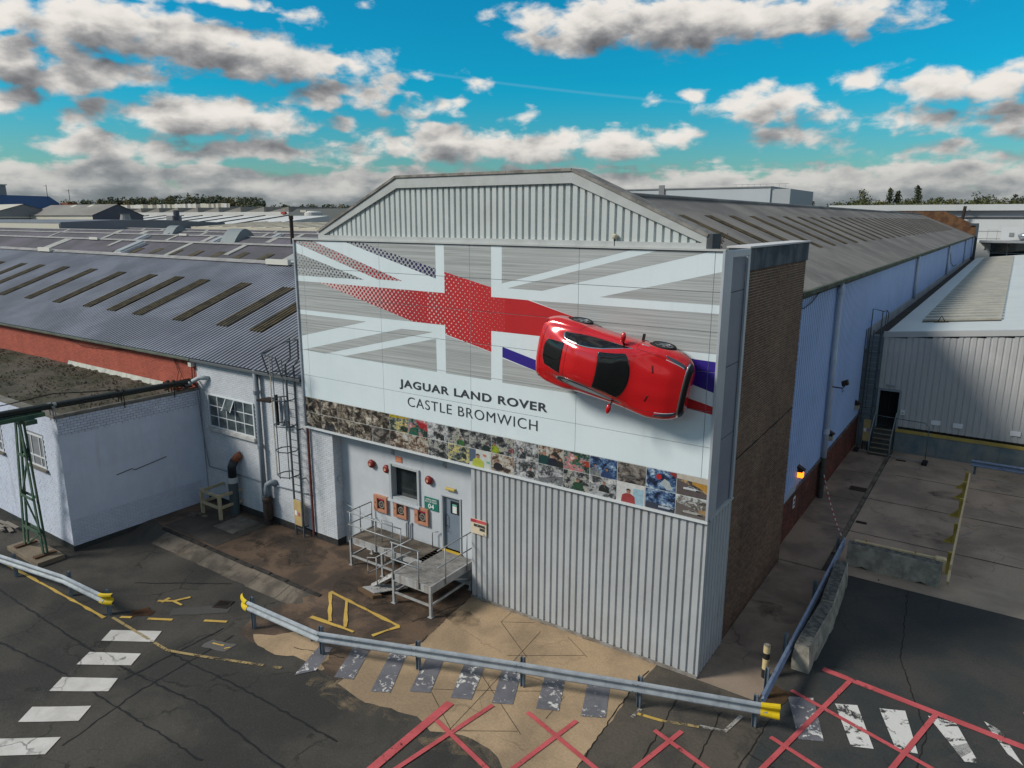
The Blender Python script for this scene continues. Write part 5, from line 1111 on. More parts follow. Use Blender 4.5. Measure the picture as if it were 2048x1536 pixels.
for (x0, x1, lb, hd) in ((-12.08,-11.46,'salmon hose cabinet left of the window, first of three',1),(-11.15,-10.55,'salmon hose cabinet directly under the window, without a red heading',0),(-10.18,-9.58,'salmon hose cabinet right of the window, nearest the green sign',1)):
    z0, z1 = 1.68, 2.28; t = thing('hose_cabinet', lb, 'cabinet', ((x0+x1)/2,.5,z0), 'hose cabinets on the entrance wall')
    mb = MB(); mb.box(x0,x0+.16,.40,.5,z0,z1); mb.box(x1-.10,x1,.40,.5,z0,z1); mb.box(x0+.16,x1-.10,.40,.5,z0,z0+.10); mb.box(x0+.16,x1-.10,.40,.5,z1-.10,z1); mb.build('frame', SAL, t, bevel=.008)
    mb = MB(); mb.box(x0+.16,x1-.10,.47,.5,z0+.10,z1-.10); mb.build('interior', mat('cabinet_inside', (.025,.018,.017), .7, col2=(.06,.05,.03), sc=9, fine=.2), t)
    mb = MB(); mb.poly([(x0+.16,.415,z0+.10),(x1-.10,.415,z0+.10),(x1-.10,.415,z1-.10),(x0+.16,.415,z1-.10)]); 
    mb = MB(); c = ((x0+x1)/2+.03, .45, z0+.27); mb.lathe(c, [(.13,-.01),(.13,.01),(.10,.01),(.10,-.01),(.13,-.01)], 18, 'y', cap=False)
    for a in range(3): mb.beam((c[0]-.11*math.cos(a*1.05),.45,c[2]-.11*math.sin(a*1.05)),(c[0]+.11*math.cos(a*1.05),.45,c[2]+.11*math.sin(a*1.05)),.015,.015)
    mb.build('hose_reel', mat('reel_metal', (.32,.30,.27), .5, metal=.3), t)
    if hd: mb = MB(); mb.box(x0+.18,x1-.12,.44,.46,z1-.17,z1-.11); mb.build('heading', mat('heading_red', (.40,.02,.06), .6), t)
    mb = MB(); mb.box(x0+.07,x0+.09,.385,.40,z0+.30,z0+.34); mb.build('lock', BLACKT, t)
SG = mat('sign_green', (.012,.17,.125), .5); LET_W = mat('letter_white', (.75,.78,.77), .6)
t = thing('pickup_sign', 'green rectangular sign numbered 04 beside the blue door', 'sign', (-9.47,.49,2.28))
mb = MB(); mb.box(-9.77,-9.18,.47,.495,2.28,2.71); mb.build('plate', SG, t)
lettering('AMBULANCE', -9.70, -9.24, 2.615, .055, LET_W, 'lettering', t, .464, .01); lettering('PICK UP POINT', -9.72, -9.22, 2.535, .055, LET_W, 'lettering', t, .464, .01); lettering('04', -9.60, -9.35, 2.33, .165, LET_W, 'lettering', t, .464, .02)
t = thing('receiving_sign', 'cream sign with a red top band on the grey cladding by the steps', 'sign', (-7.12,-.05,2.23))
CREAM = mat('sign_cream', (.66,.57,.42), .6, fine=.05)
mb = MB(); mb.box(-7.42,-6.83,-.055,-.02,2.23,2.70); mb.build('plate', CREAM, t); mb = MB(); mb.box(-7.42,-6.83,-.060,-.0555,2.60,2.70); mb.build('band', mat('sign_band', (.55,.09,.10), .6), t); mb = MB(); mb.box(-7.42,-7.22,-.064,-.0605,2.60,2.70); mb.build('band_end', mat('sign_band2', (.40,.04,.06), .6), t)
lettering('RECEIVING', -7.29, -6.87, 2.475, .085, INK, 'lettering', t, -.066, .03); lettering('DESK', -7.07, -6.87, 2.37, .085, INK, 'lettering', t, -.066, .03); mb = MB(); mb.box(-6.95,-6.88,-.060,-.0555,2.26,2.275); mb.build('small_print', INK, t)
t = thing('notice_plate', 'small orange notice plate above the window', 'sign', (-10.88,.5,3.67)); mb = MB(); mb.box(-11.03,-10.74,.475,.497,3.67,3.86); mb.build('plate', mat('sign_orange', (.70,.19,.07), .6), t)
mb = MB()
for z in (3.71,3.75,3.79,3.82): mb.box(-10.99,-10.79,.471,.4745,z,z+.012)
mb.build('text_lines', mat('ink_white2', (.7,.5,.4), .7), t)
t = thing('bulkhead_light', 'yellowed bulkhead lamp above the blue door', 'lamp', (-8.63,.5,3.2))
mb = MB(); mb.box(-8.83,-8.43,.40,.49,3.16,3.25); mb.build('diffuser', mat('lamp_yellowed', (.52,.40,.10), .4), t, bevel=.03); mb = MB(); mb.box(-8.84,-8.42,.485,.5,3.15,3.26); mb.build('backplate', WF, t)
t = thing('wall_lamp', 'small round grey lamp on the side of the white brick pier', 'lamp', (-13.69,.3,2.55)); mb = MB(); mb.lathe((-13.69,.3,2.55), [(.08,0),(.08,.06),(.06,.10)], 14, 'x'); mb.build('casing', WF, t)
t = thing('gable_camera', 'small camera on a post at the foot of the clad gable', 'camera', (-2.87,.05,11.03)); mb = MB(); mb.tube([(-2.87,.03,11.03),(-2.87,.03,11.2)], .02, 6); mb.build('post', BLACKT, t); mb = MB(); mb.lathe((-2.87,.03,11.2), [(.05,0),(.075,.04),(.075,.09),(.03,.13)], 12); mb.build('housing', mat('cam_cream', (.5,.48,.36), .6), t)

# ------------------------------------------------------------------ steel loading platform
STW = mat('platform_steel', (.46,.47,.47), .55, metal=.2, col2=(.34,.34,.335), sc=4, fine=.1, streak=(.16,.08,.035), samt=.6, ssc=6)
STG = mat('handrail_galv', (.36,.38,.39), .5, metal=.35, col2=(.28,.30,.31), sc=5, fine=.1)
plat = thing('loading_platform', 'white steel loading platform with galvanised handrails in front of the entrance', 'platform', (-10,-.6,0))
ZD = 1.02
# long narrow deck against the wall
DECK = mat('deck_concrete', (.17,.145,.115), .85, col2=(.085,.07,.055), sc=1.6, amt=.8, fine=.25)
mb = MB(); mb.box(-12.18,-8.95,-.62,.48,ZD-.10,ZD); mb.build('wall_deck', DECK, plat)
mb = MB(); mb.box(-12.22,-8.95,-.68,-.62,ZD-.16,ZD+.03); mb.box(-12.24,-12.18,-.68,.48,ZD-.16,ZD+.03); mb.build('wall_deck_edge', STW, plat)
# forward deck with grooved planks
n = 14
for i in range(n):
    y0 = -1.66+i*(2.08/n); mb = MB(); mb.box(-9.18,-7.72,y0+.008,y0+2.08/n-.008,ZD-.07,ZD); mb.build('deck_plank', mat('plank_grey', (.27,.26,.245), .8, col2=(.17,.16,.15), sc=3, amt=.7, fine=.25), plat)
mb = MB(); mb.box(-9.24,-7.66,-1.72,-1.665,ZD-.24,ZD+.01); mb.box(-7.72,-7.66,-1.66,.42,ZD-.24,ZD+.01); mb.box(-9.24,-9.18,-1.66,-.68,ZD-.24,ZD+.01); mb.build('deck_edge', STW, plat)
for (x, y) in ((-9.2,-1.68),(-7.7,-1.68),(-7.75,.33),(-9.15,.3)):
    mb = MB(); mb.beam((x,y,0),(x,y,ZD-.24),.08,.08); mb.box(x-.08,x+.08,y-.08,y+.08,.012,.03); mb.build('leg', STW, plat)
for (x, y) in ((-12.18,-.65),(-10.7,-.65),(-12.2,.35),(-10.7,.35)):
    mb = MB(); mb.beam((x,y,0),(x,y,ZD-.10),.07,.07); mb.box(x-.07,x+.07,y-.07,y+.07,.012,.03); mb.build('leg', STW, plat)
for a, b in (((-9.2,-1.68,.38),(-7.7,-1.68,.38)),((-7.72,-1.68,.38),(-7.75,.33,.38)),((-9.2,-1.68,.38),(-9.15,.3,.38)),((-12.18,-.65,.36),(-9.3,-.65,.36)),((-12.18,-.65,.36),(-12.2,.35,.36)),((-12.2,.35,.36),(-10.7,.35,.36)),((-7.74,-1.0,.95),(-7.74,.3,.40))):
    mb = MB(); mb.beam(a, b, .055, .055); mb.build('brace', STW, plat)
mb = MB(); mb.box(-12.2,-9.3,.4,.5,.2,.92); mb.build('back_board', CONC_BROWN, plat)
def rail_run(pts, z0, posts, r=.022, top=.95, mid=.5, par=plat):
    for h in (top, mid):
        mb = MB(); mb.tube([(p[0], p[1], z0+h) for p in pts], r, 7); mb.build('handrail' if h == top else 'midrail', STG, par, smooth=True)
    for p in posts: mb = MB(); mb.tube([(p[0], p[1], z0-.18), (p[0], p[1], z0+top)], r, 7); mb.build('rail_post', STG, par, smooth=True)
rail_run([(-12.2,.40),(-12.2,-.70),(-10.95,-.70),(-9.75,-.70)], ZD, [(-12.2,.40),(-12.2,-.15),(-12.1,-.70),(-10.92,-.70),(-9.78,-.70)])
rail_run([(-9.22,-1.74),(-8.0,-1.74)], ZD, [(-9.15,-1.74),(-8.1,-1.74)], top=1.05)
rail_run([(-7.63,-1.4),(-7.63,.40)], ZD, [(-7.63,-1.05),(-7.63,.0),(-7.63,.40)], top=1.05)
mb = MB(); mb.tube([(-11.05,-.28,ZD-.1),(-11.05,-.28,ZD+.8),(-10.55,-.28,ZD+.8),(-10.55,-.28,ZD-.1)], .02, 7); mb.tube([(-9.35,.35,ZD),(-9.35,.35,ZD+.55),(-9.15,.42,ZD+.6)], .02, 6); mb.build('hoop_rail', STG, plat, smooth=True)
# steps going down between the decks with their own handrails
mb = MB(); mb.prism([(-9.25,-1.5,.86),(-9.25,-1.42,.98),(-10.45,-1.42,.16),(-10.45,-1.5,.04)], (0,.04,0)); mb.build('stair_string', STW, plat); mb = MB(); mb.prism([(-9.25,-.78,.86),(-9.25,-.78,.98),(-10.45,-.78,.16),(-10.45,-.78,.04)], (0,.04,0)); mb.build('stair_string', STW, plat)
for i in range(5): mb = MB(); x = -9.40-.22*i; mb.box(x-.13,x+.08,-1.46,-.76,.80-.17*i,.83-.17*i); mb.build('tread', STW, plat)
for y in (-1.5,-.72):
    mb = MB(); mb.tube([(-9.3,y,1.75),(-10.15,y,1.18),(-10.5,y,1.10),(-10.5,y,.55),(-9.35,y,1.30)], .02, 7); mb.tube([(-10.1,y,.25),(-10.1,y,1.2)], .02, 7); mb.build('stair_rail', STG, plat, smooth=True)
t = thing('ramp_plate', 'pale metal bridging plate lying on a timber bearer under the platform', 'plate', (-10,-1.8,.02))
mb = MB(); mb.prism([(-10.55,-1.72,.13),(-9.95,-1.80,.13),(-9.3,-.95,.14),(-9.75,-.85,.14)], (0,0,.025)); mb.build('plate', STW, t)
mb = MB()
for i in range(8): a = i/8; mb.lathe((-10.2+.75*a+.06*(i%2),-1.66+.72*a,.156+.008), [(.018,0),(.018,.004)], 8)
mb.build('rivets', STEEL_D, t)
mb = MB(); mb.prism([(-10.7,-1.78,.013),(-9.9,-1.92,.013),(-9.7,-1.7,.013),(-10.5,-1.55,.013)], (0,0,.11)); mb.build('timber_bearer', mat('timber_wet', (.13,.08,.045), .85, fine=.3), t)

# ------------------------------------------------------------------ guardrails
GALV = mat('guardrail_galv', (.40,.44,.47), .5, metal=.35, col2=(.30,.335,.37), sc=3, amt=.7, fine=.12, streak=(.2,.22,.24), samt=.5, ssc=8)
GALVB = mat('guardrail_blue', (.24,.30,.42), .55, metal=.2, col2=(.18,.225,.33), sc=3, amt=.7, fine=.15)
POSTG = mat('post_galv', (.20,.25,.30), .6, metal=.3, col2=(.14,.17,.2), sc=4, fine=.15)
YEL = mat('end_cap_yellow', (.70,.50,.01), .45, col2=(.60,.42,.01), sc=4, fine=.06)
WPROF = [(.0,.31),(.055,.285),(.07,.25),(.055,.215),(.0,.185),(-.01,.155),(.0,.125),(.055,.095),(.07,.06),(.055,.025),(.0,0)]
def wbeam(mb, p, q, zt, side, zq=None):
    p, q = Vector((p[0],p[1],0)), Vector((q[0],q[1],0)); d = (q-p).normalized(); n = Vector((-d.y, d.x, 0))*side
    zq = zt if zq is None else zq
    ring = [(o, z) for o, z in WPROF]+[(o-.006, z) for o, z in WPROF[::-1]]
    A = [p+n*o+Vector((0,0,zt-.31+z)) for o, z in ring]; B = [q+n*o+Vector((0,0,zq-.31+z)) for o, z in ring]; L = len(ring)
    mb.add(A+B, [(i,(i+1)%L,L+(i+1)%L,L+i) for i in range(L)]+[list(range(L)),[L+i for i in range(L)][::-1]])
def guardrail(label, nodes, posts, zt, side, m_, cap0=None, cap1=None, zbase=None, ppos=-.09):
    t = thing('guardrail', label, 'guardrail', (posts[0][0],posts[0][1],0))
    for i in range(len(nodes)-1):
        a, b = Vector(nodes[i]), Vector(nodes[i+1])
        d = (b-a).normalized(); mb = MB(); wbeam(mb, a, b+d*.04, zt, side); mb.build('rail_section', m_, t)
        mb = MB(); nn = Vector((-d.y, d.x))*side
        if i:
            for dz in (-.06,-.25):
                for k_ in (-.06,.06): c = a+d*k_+nn*.075; mb.lathe((c.x,c.y,zt+dz), [(.014,0),(.014,.008)], 7)
            mb.build('bolt', STEEL_D, t)
    for i, p in enumerate(posts):
        zb = H(*p)-.02; mb = MB(); x, y = p
        mb.box(x-.045,x+.045,y-.008,y+.008,zb,zt+.10); mb.box(x-.05,x-.04,y-.05,y+.05,zb,zt+.10); mb.box(x+.04,x+.05,y-.05,y+.05,zb,zt+.10); mb.build('post', POSTG, t)
    for cp, pt_, dr in ((cap0, nodes[0], Vector(nodes[0])-Vector(nodes[1])), (cap1, nodes[-1], Vector(nodes[-1])-Vector(nodes[-2]))):
        if not cp: continue
        d = Vector(dr).normalized(); n_ = Vector((-d.y, d.x))*side*(1 if cp > 0 else 1)
        if pt_ is nodes[0]: n_ = -n_
        mb = MB(); p0 = Vector(pt_); V = []; k_ = 8; L = len(WPROF)
        for i in range(k_+1):
            f_ = i/k_; off = -.16*f_*f_*(1 if abs(cp) == 1 else 0); c = p0-d*.12+d*(.42*f_)
            for (o, z) in WPROF:
                flare = 1.12+.22*f_; V.append(Vector((c.x, c.y, 0))+Vector((n_.x, n_.y, 0))*(o*1.05+.012+off)+Vector((0,0,zt-.155+(z-.155)*flare)))
        mb.add(V, [(i*L+j, i*L+j+1, (i+1)*L+j+1, (i+1)*L+j) for i in range(k_) for j in range(L-1)])
        o = mb.build('end_cap', YEL, t, smooth=False, fix=False); so = o.modifiers.new('thick', 'SOLIDIFY'); so.thickness = .008
    return t
guardrail('long galvanised guardrail crossing the front below the grey cladding', [(-12.0,-5.0),(-8.93,-4.92),(-6.31,-3.93),(-3.65,-2.95),(-.9,-1.98),(1.95,-1.02)], [(-11.8,-4.90),(-8.93,-4.80),(-6.29,-3.82),(-3.62,-2.84),(-.83,-1.88),(1.70,-.98)], .75, -1, GALV, 1, 2)
guardrail('galvanised guardrail at the left edge ending in a yellow fishtail by the zebra crossing', [(-25.5,-8.3),(-21.9,-7.66),(-18.45,-7.12),(-16.2,-7.02)], [(-24.5,-8.0),(-21.21,-7.45),(-18.36,-7.0),(-16.17,-6.9)], .52, -1, GALV, None, 1)
guardrail('bluish guardrail along the pavement beside the brown brick wall', [(1.76,-.75),(1.74,2.1),(1.71,5.6),(1.66,9.7)], [(1.62,.25),(1.60,2.1),(1.58,5.64),(1.55,9.3)], .75, -1, GALVB)
guardrail('short guardrail across the far end of the yard before the dock', [(4.9,22.4),(9.5,22.45),(13,22.5)], [(5.08,22.5),(9,22.55),(12,22.6)], .72, -1, GALVB)
# ------------------------------------------------------------------ bollard
t = thing('bollard', 'black and cream banded steel bollard at the mouth of the pavement', 'bollard', (1.37,1.08,0))
BK, CR = mat('band_black', (.018,.018,.018), .6, fine=.2), mat('band_cream', (.62,.50,.26), .6, col2=(.5,.4,.22), sc=9, fine=.12)
for z0, z1, mm, nm_ in ((0,.26,BK,'black_band'),(.26,.56,CR,'cream_band'),(.56,.73,BK,'black_band'),(.73,.93,CR,'cream_band')):
    mb = MB(); mb.lathe((1.37,1.08,z0), [(.085,0),(.085,z1-z0)], 18); mb.build(nm_, mm, t)
mb = MB(); mb.lathe((1.37,1.08,.93), [(.087,0),(.08,.025),(.03,.035)], 18); mb.build('cap', mat('cap_rough', (.28,.26,.22), .9, col2=(.06,.05,.04), sc=25, fine=.3), t)
# ------------------------------------------------------------------ concrete barriers
CB = mat('barrier_concrete', (.42,.385,.32), .9, col2=(.25,.235,.195), sc=2.2, amt=.8, fine=.3, fsc=25, bump=.7, bsc=35, streak=(.07,.075,.07), samt=.6, ssc=6)
CBT = mat('barrier_top_lichen', (.17,.17,.155), .95, col2=(.075,.08,.075), sc=6, amt=.9, fine=.4, fsc=25, bump=.8, bsc=40)
def barrier(label, p, q, w, h, seed):
    t = thing('concrete_barrier', label, 'barrier', ((p[0]+q[0])/2,(p[1]+q[1])/2,0), 'precast concrete barrier blocks')
    p, q = Vector((p[0],p[1],0)), Vector((q[0],q[1],0)); d = (q-p).normalized(); n = Vector((-d.y, d.x, 0)); L = (q-p).length; r = random.Random(seed)
    prof = [(-.5*w,0),(-.5*w,h*.45),(-.40*w,h*.96),(-.36*w,h),(.36*w,h),(.40*w,h*.96),(.5*w,h*.45),(.5*w,0)]
    k_ = max(6, int(L/.25)); V = []; M_ = len(prof)
    for i in range(k_+1):
        for (o, z) in prof:
            e = .0 if 0 < i < k_ else .012
            lift = .10 if (z == 0 and (.16 < i/k_ < .26 or .76 < i/k_ < .86)) else 0
            V.append(p+d*(L*i/k_)+n*(o*(1-e*2)+r.uniform(-.006,.006))+Vector((0,0,z*(1-e*.6)+lift+(r.uniform(-.008,.008) if z else 0))))
    mb = MB(); mb.add(V, [(i*M_+j, i*M_+(j+1)%M_, (i+1)*M_+(j+1)%M_, (i+1)*M_+j) for i in range(k_) for j in range(M_) if j != 3]+[list(range(M_)), [k_*M_+j for j in range(M_)][::-1]])
    mb.build('block', CB, t)
    mb = MB(); mb.add(V, [(i*M_+3, i*M_+4, (i+1)*M_+4, (i+1)*M_+3) for i in range(k_)]); mb.build('weathered_top', CBT, t)
barrier('near concrete barrier block beside the bluish guardrail', (2.06,1.86), (2.14,4.60), .46, .78, 1)
barrier('middle concrete barrier block, tucked behind the near one by the guardrail', (2.13,4.66), (1.98,7.6), .46, .80, 2)
barrier('far concrete barrier block lying across the yard entrance with a yellow rail on it', (1.88,9.28), (4.70,9.24), .40, .82, 3)
# ------------------------------------------------------------------ yellow crash barrier in the yard
YP = mat('yellow_faded_steel', (.72,.55,.32), .6, col2=(.58,.45,.27), sc=3, fine=.15, streak=(.2,.12,.06), samt=.4)
YG = mat('yellow_steel', (.46,.35,.07), .6, col2=(.34,.26,.06), sc=3, fine=.15)
t = thing('crash_rail', 'cream yellow crash rail on brackets running down the yard', 'barrier', (4.85,14,0))
mb = MB(); mb.beam((4.93,9.3,.68),(4.95,19.9,.68),.06,.26); mb.build('rail', YP, t); mb = MB(); mb.beam((4.93,9.3,.55),(4.92,8.95,.30),.07,.24); mb.build('rail_end', YP, t)
for y in (10.4,13.3,16.2,18.5,20.0):
    mb = MB(); mb.box(4.78,4.90,y-.07,y+.07,0,.80); mb.box(4.5,4.92,y-.12,y+.12,.006,.03); mb.prism([(4.52,y-.01,.03),(4.78,y-.01,.03),(4.78,y-.01,.30)], (0,.02,0)); mb.build('post', YG, t)
t = thing('barrier_rail', 'cream rail fixed along the top of the far concrete barrier', 'barrier', (3.4,9.5,.8))
mb = MB(); mb.beam((2.05,9.42,.84),(4.55,9.50,.84),.10,.06); mb.build('rail', YP, t); mb = MB(); mb.box(4.45,4.80,9.36,9.60,.38,.92); mb.build('end_plate', YP, t, bevel=.06)
for x in (2.4,3.9): mb = MB(); mb.tube([(x,9.46,.3),(x,9.46,.95)], .025, 6); mb.build('peg', YG, t)
# ------------------------------------------------------------------ chain, wall lamps, floodlight
t = thing('plastic_chain', 'red and white plastic chain hanging from the downpipe to the guardrail', 'chain', (.7,12.2,.6))
A, B = Vector((-.12,14.9,1.15)), Vector((1.55,9.75,.78)); rw = (mat('link_white', (.66,.6,.6), .6), mat('link_red', (.42,.05,.05), .6)); nl = 46
for i in range(nl):
    f_ = (i+.5)/nl; p = A.lerp(B, f_)+Vector((0,0,-.30*4*f_*(1-f_)*.6)); g_ = A.lerp(B, f_+.012)+Vector((0,0,-.18*4*(f_+.012)*(1-f_-.012))); dd = (g_-p).normalized()*.052
    mb = MB(); mb.tube([p-dd, p+dd], .022, 5); mb.build('link', rw[(i//2) % 2], t)
def wall_lantern(lb, y, z, lit):
    t = thing('wall_lantern', lb, 'lamp', (-.36,y,z)); mb = MB(); mb.box(-.40,-.20,y-.11,y+.11,z+.08,z+.22); mb.prism([(-.40,y-.13,z+.22),(-.12,y-.13,z+.16),(-.12,y-.13,z+.19),(-.40,y-.13,z+.34)], (0,.26,0)); mb.build('hood', STEEL_D, t)
    mb = MB(); mb.box(-.38,-.17,y-.10,y+.10,z-.14,z+.08); mb.build('lens', mat('lens_amber', (.8,.25,.02), .4, emit=((1,.22,.01), 2.2)) if lit else mat('lens_cream', (.36,.33,.24), .5), t, bevel=.03)
wall_lantern('lit amber wall lantern low on the blue cladding near the brown brick wall', 11.1, 2.3, True); wall_lantern('unlit wall lantern on the blue cladding just past the downpipe', 16.4, 2.4, False); wall_lantern('unlit wall lantern on the blue cladding by the caged ladder', 22.7, 2.45, False)
t = thing('floodlight', 'small black floodlight on an arm beside the pale downpipe', 'lamp', (-.24,14.9,4.95)); mb = MB(); mb.tube([(-.24,15.05,4.95),(.25,14.9,4.97),(.32,14.9,5.1)], .025, 6); mb.tube([(.2,14.95,4.95),(.25,14.9,4.8),(.3,14.92,4.9)], .012, 5); mb.build('arm', STEEL_D, t); mb = MB(); mb.prism([(.22,14.8,5.05),(.46,14.8,5.15),(.40,14.8,5.35),(.18,14.8,5.25)], (0,.22,0)); mb.build('head', STEEL_D, t)
t = thing('plinth_sign', 'white sign panels on the dark red brick plinth', 'sign', (-.36,11,1.2)); mb = MB(); mb.box(-.385,-.365,10.75,11.05,.98,1.42); mb.build('plate', LET_W, t); mb = MB(); mb.box(-.364,-.360,10.8,11.0,1.05,1.16); mb.box(-.364,-.360,10.8,11.0,1.22,1.34); mb.build('symbol', INK, t)
mb = MB(); mb.box(-.44,-.30,8.3,10.6,1.80,2.05); o = mb.build('ledge_flashing', mat('flash_blue', (.36,.42,.52), .6, fine=.1), hall)
# weeds on the parapet
t = thing('parapet_weeds', 'dry brown weeds growing behind the billboard parapet', 'plant', (-.9,2.0,10.9)); rnd = random.Random(8); mb = MB(); mb2 = MB()
for i in range(26):
    b = Vector((-1.3+rnd.uniform(-.35,.35), 2.0+rnd.uniform(-.3,.3), 10.55)); e = b+Vector((rnd.uniform(-.35,.35), rnd.uniform(-.3,.3), rnd.uniform(.35,.85))); mb.tube([b,(b+e)/2+Vector((rnd.uniform(-.06,.06),0,0)),e], .008, 4, caps=False)
    for k_ in range(7):
        c = b.lerp(e, rnd.uniform(.45,1))+Vector((rnd.uniform(-.07,.07),rnd.uniform(-.07,.07),rnd.uniform(-.03,.05))); s = rnd.uniform(.02,.05); a = Vector((rnd.uniform(-1,1),rnd.uniform(-1,1),rnd.uniform(-1,1))).normalized()*s; b2 = a.orthogonal(); mb2.poly([c-a,c+b2*.5,c+a,c-b2*.5])
mb.build('stems', mat('weed_stem', (.10,.065,.03), .9), t, fix=False); mb2.build('leaves', mat('weed_leaf', (.14,.075,.025), .9, col2=(.06,.055,.03), sc=8), t, fix=False)

# ------------------------------------------------------------------ caged ladder on the left wall
LADG = mat('ladder_green_grey', (.085,.105,.115), .6, metal=.2, col2=(.06,.07,.085), sc=4, fine=.15); LADP = mat('ladder_pale', (.36,.33,.24), .65, col2=(.25,.24,.2), sc=3, fine=.15)
def caged_ladder(name, label, x0, x1, yw, out, zb, zt, cz0, pale, guard=True, top=True):
    """ladder parallel to a wall at y=yw, standing off it; out = cage depth"""
    ys = yw-.22; t = thing(name, label, 'ladder', ((x0+x1)/2,ys,zb))
    for x in (x0, x1): mb = MB(); mb.beam((x,ys,zb),(x,ys,zt),.06,.05); mb.build('stile', LADG, t)
    z = zb+.3
    while z < zt-.05: mb = MB(); mb.tube([(x0,ys,z),(x1,ys,z)], .013, 5); mb.build('rung', STG if not pale else LADG, t); z += .29
    hoops = []; z = cz0
    while z < zt-.2:
        hoops.append(z); z += .95
    for z in hoops:
        c = (x0+x1)/2; P = [(x0,ys,z),(x0-.16,ys-out*.35,z),(x0-.12,ys-out*.8,z),(c,ys-out,z),(x1+.12,ys-out*.8,z),(x1+.16,ys-out*.35,z),(x1,ys,z)]
        mb = MB(); mb.tube(P, .022, 5); mb.build('cage_hoop', LADG, t)
    for (dx, fy, mm) in ((-.14,.8,LADP if pale else LADG),(.0,1.0,LADG),(.14,.8,LADG)):
        x = (x0+x1)/2+dx*((x1-x0)/2+.12)/.14; mb = MB(); mb.beam((x,ys-out*fy,cz0-.05),(x,ys-out*fy,zt+(.3 if top else 0)),.04,.015); mb.build('cage_strap', mm, t)
    z = zb+.4
    while z < zt:
        mb = MB(); mb.beam((x1,ys,z),(x1+.02,yw+.02,z),.035,.035); mb.beam((x0,ys,z),(x0-.02,yw+.02,z),.035,.035); mb.build('wall_bracket', LADG, t); z += 1.9
    if guard:
        mb = MB(); mb.box(x0+.02,x1-.02,ys-.06,ys-.04,zb+.45,zb+1.45); g_ = mb.build('anti_climb_board', mat('plywood_yellow', (.52,.38,.17), .8, col2=(.42,.3,.14), sc=3, fine=.12), t)
        mb = MB(); mb.box(x0+.06,x0+.18,ys-.067,ys-.061,zb+.85,zb+1.03); mb.build('notice', LET_W, g_); mb = MB(); mb.box(x1-.2,x1-.08,ys-.067,ys-.061,zb+.83,zb+.98); mb.build('notice', mat('notice_red', (.4,.12,.14), .7), g_)
    return t
lad = caged_ladder('caged_ladder', 'tall caged steel ladder on the white wall left of the billboard', -15.72, -15.28, .1, .72, .0, 6.6, 2.55, True)
mb = MB()
for x in (-15.72,-15.28): mb.tube([(x,-.12,6.55),(x,-.02,6.65),(x+.0,.12,6.75),(x,.14,7.5)], .028, 6)
mb.tube([(-15.9,-.95,7.05),(-15.9,.1,7.35),(-15.3,.14,7.5),(-14.95,.1,7.5)], .025, 6); mb.tube([(-15.9,-.95,7.05),(-15.15,-.95,7.0)], .025, 6); mb.tube([(-15.9,-.95,7.05),(-15.86,-.75,6.3)], .025, 6); mb.tube([(-15.15,-.95,7.0),(-15.14,-.75,6.3)], .025, 6); mb.build('top_guard', LADG, lad)
t = thing('vent_pipe', 'grey pipe with a hooked end and dark lamp bracket beside the left ladder', 'pipe', (-16.3,0,4.2)); mb = MB(); mb.tube([(-16.25,-.02,5.25),(-16.25,-.02,4.35),(-16.2,-.08,4.22),(-16.05,-.10,4.25),(-16.0,-.10,4.45)], .055, 8); mb.build('pipe', PIPEG, t, smooth=True); mb = MB(); mb.box(-16.42,-16.34,-.16,-.06,4.2,5.35); mb.build('post', STEEL_D, t); mb = MB(); mb.prism([(-16.95,-.55,5.12),(-16.3,-.45,5.12),(-16.3,-.1,5.18),(-16.7,-.2,5.18)], (0,0,.07)); mb.build('lamp_head', STEEL_D, t)
# drain boot with elbow, soil stack with timber guard
t = thing('drain_boot', 'dark cast iron drain boot with a grey elbow pipe by the left wall', 'pipe', (-17.35,-.1,0)); mb = MB(); mb.tube([(-17.0,.12,1.72),(-17.15,-.05,1.76),(-17.28,-.12,1.66),(-17.32,-.14,1.45),(-17.32,-.14,1.15)], .115, 12); mb.build('elbow', PIPEG, t, smooth=True); mb = MB(); mb.lathe((-17.32,-.14,0), [(.10,0),(.10,.25),(.17,.28),(.19,.6),(.17,.95),(.20,1.0),(.20,1.1),(.14,1.18)], 14); mb.build('boot', mat('iron_black', (.03,.026,.024), .75, col2=(.07,.04,.03), sc=6, fine=.3), t, smooth=False)
t = thing('soil_stack', 'thick dark stub pipe with a terracotta elbow behind the timber guard', 'pipe', (-19.4,-.25,0)); mb = MB(); mb.lathe((-19.35,-.22,0), [(.19,0),(.19,1.35)], 16); mb.build('lower_pipe', mat('pipe_green_grey', (.07,.09,.095), .6, fine=.15), t, smooth=False); mb = MB(); mb.lathe((-19.35,-.22,1.35), [(.215,0),(.215,.22)], 16); mb.build('white_collar', mat('collar_white', (.45,.46,.45), .7), t); mb = MB(); mb.tube([(-19.35,-.22,1.57),(-19.34,-.22,2.0),(-19.28,-.12,2.25)], .17, 14); mb.build('black_wrap', mat('wrap_black', (.02,.022,.025), .3, fine=.1), t, smooth=True); mb = MB(); mb.tube([(-19.28,-.12,2.24),(-19.22,.0,2.40),(-19.15,.12,2.45)], .16, 14); mb.build('terracotta_elbow', mat('terracotta', (.24,.085,.045), .8, fine=.15), t, smooth=True)
t = thing('timber_guard', 'square cream timber guard frame around the stub pipe by the left wall', 'guard frame', (-19.9,-.6,0)); TIM = mat('timber_cream', (.50,.42,.27), .75, col2=(.36,.30,.2), sc=4, fine=.15)
for x in (-20.45,-19.25): mb = MB(); mb.beam((x,-.95,0),(x,-.95,1.05),.11,.11); mb.build('post', TIM, t)
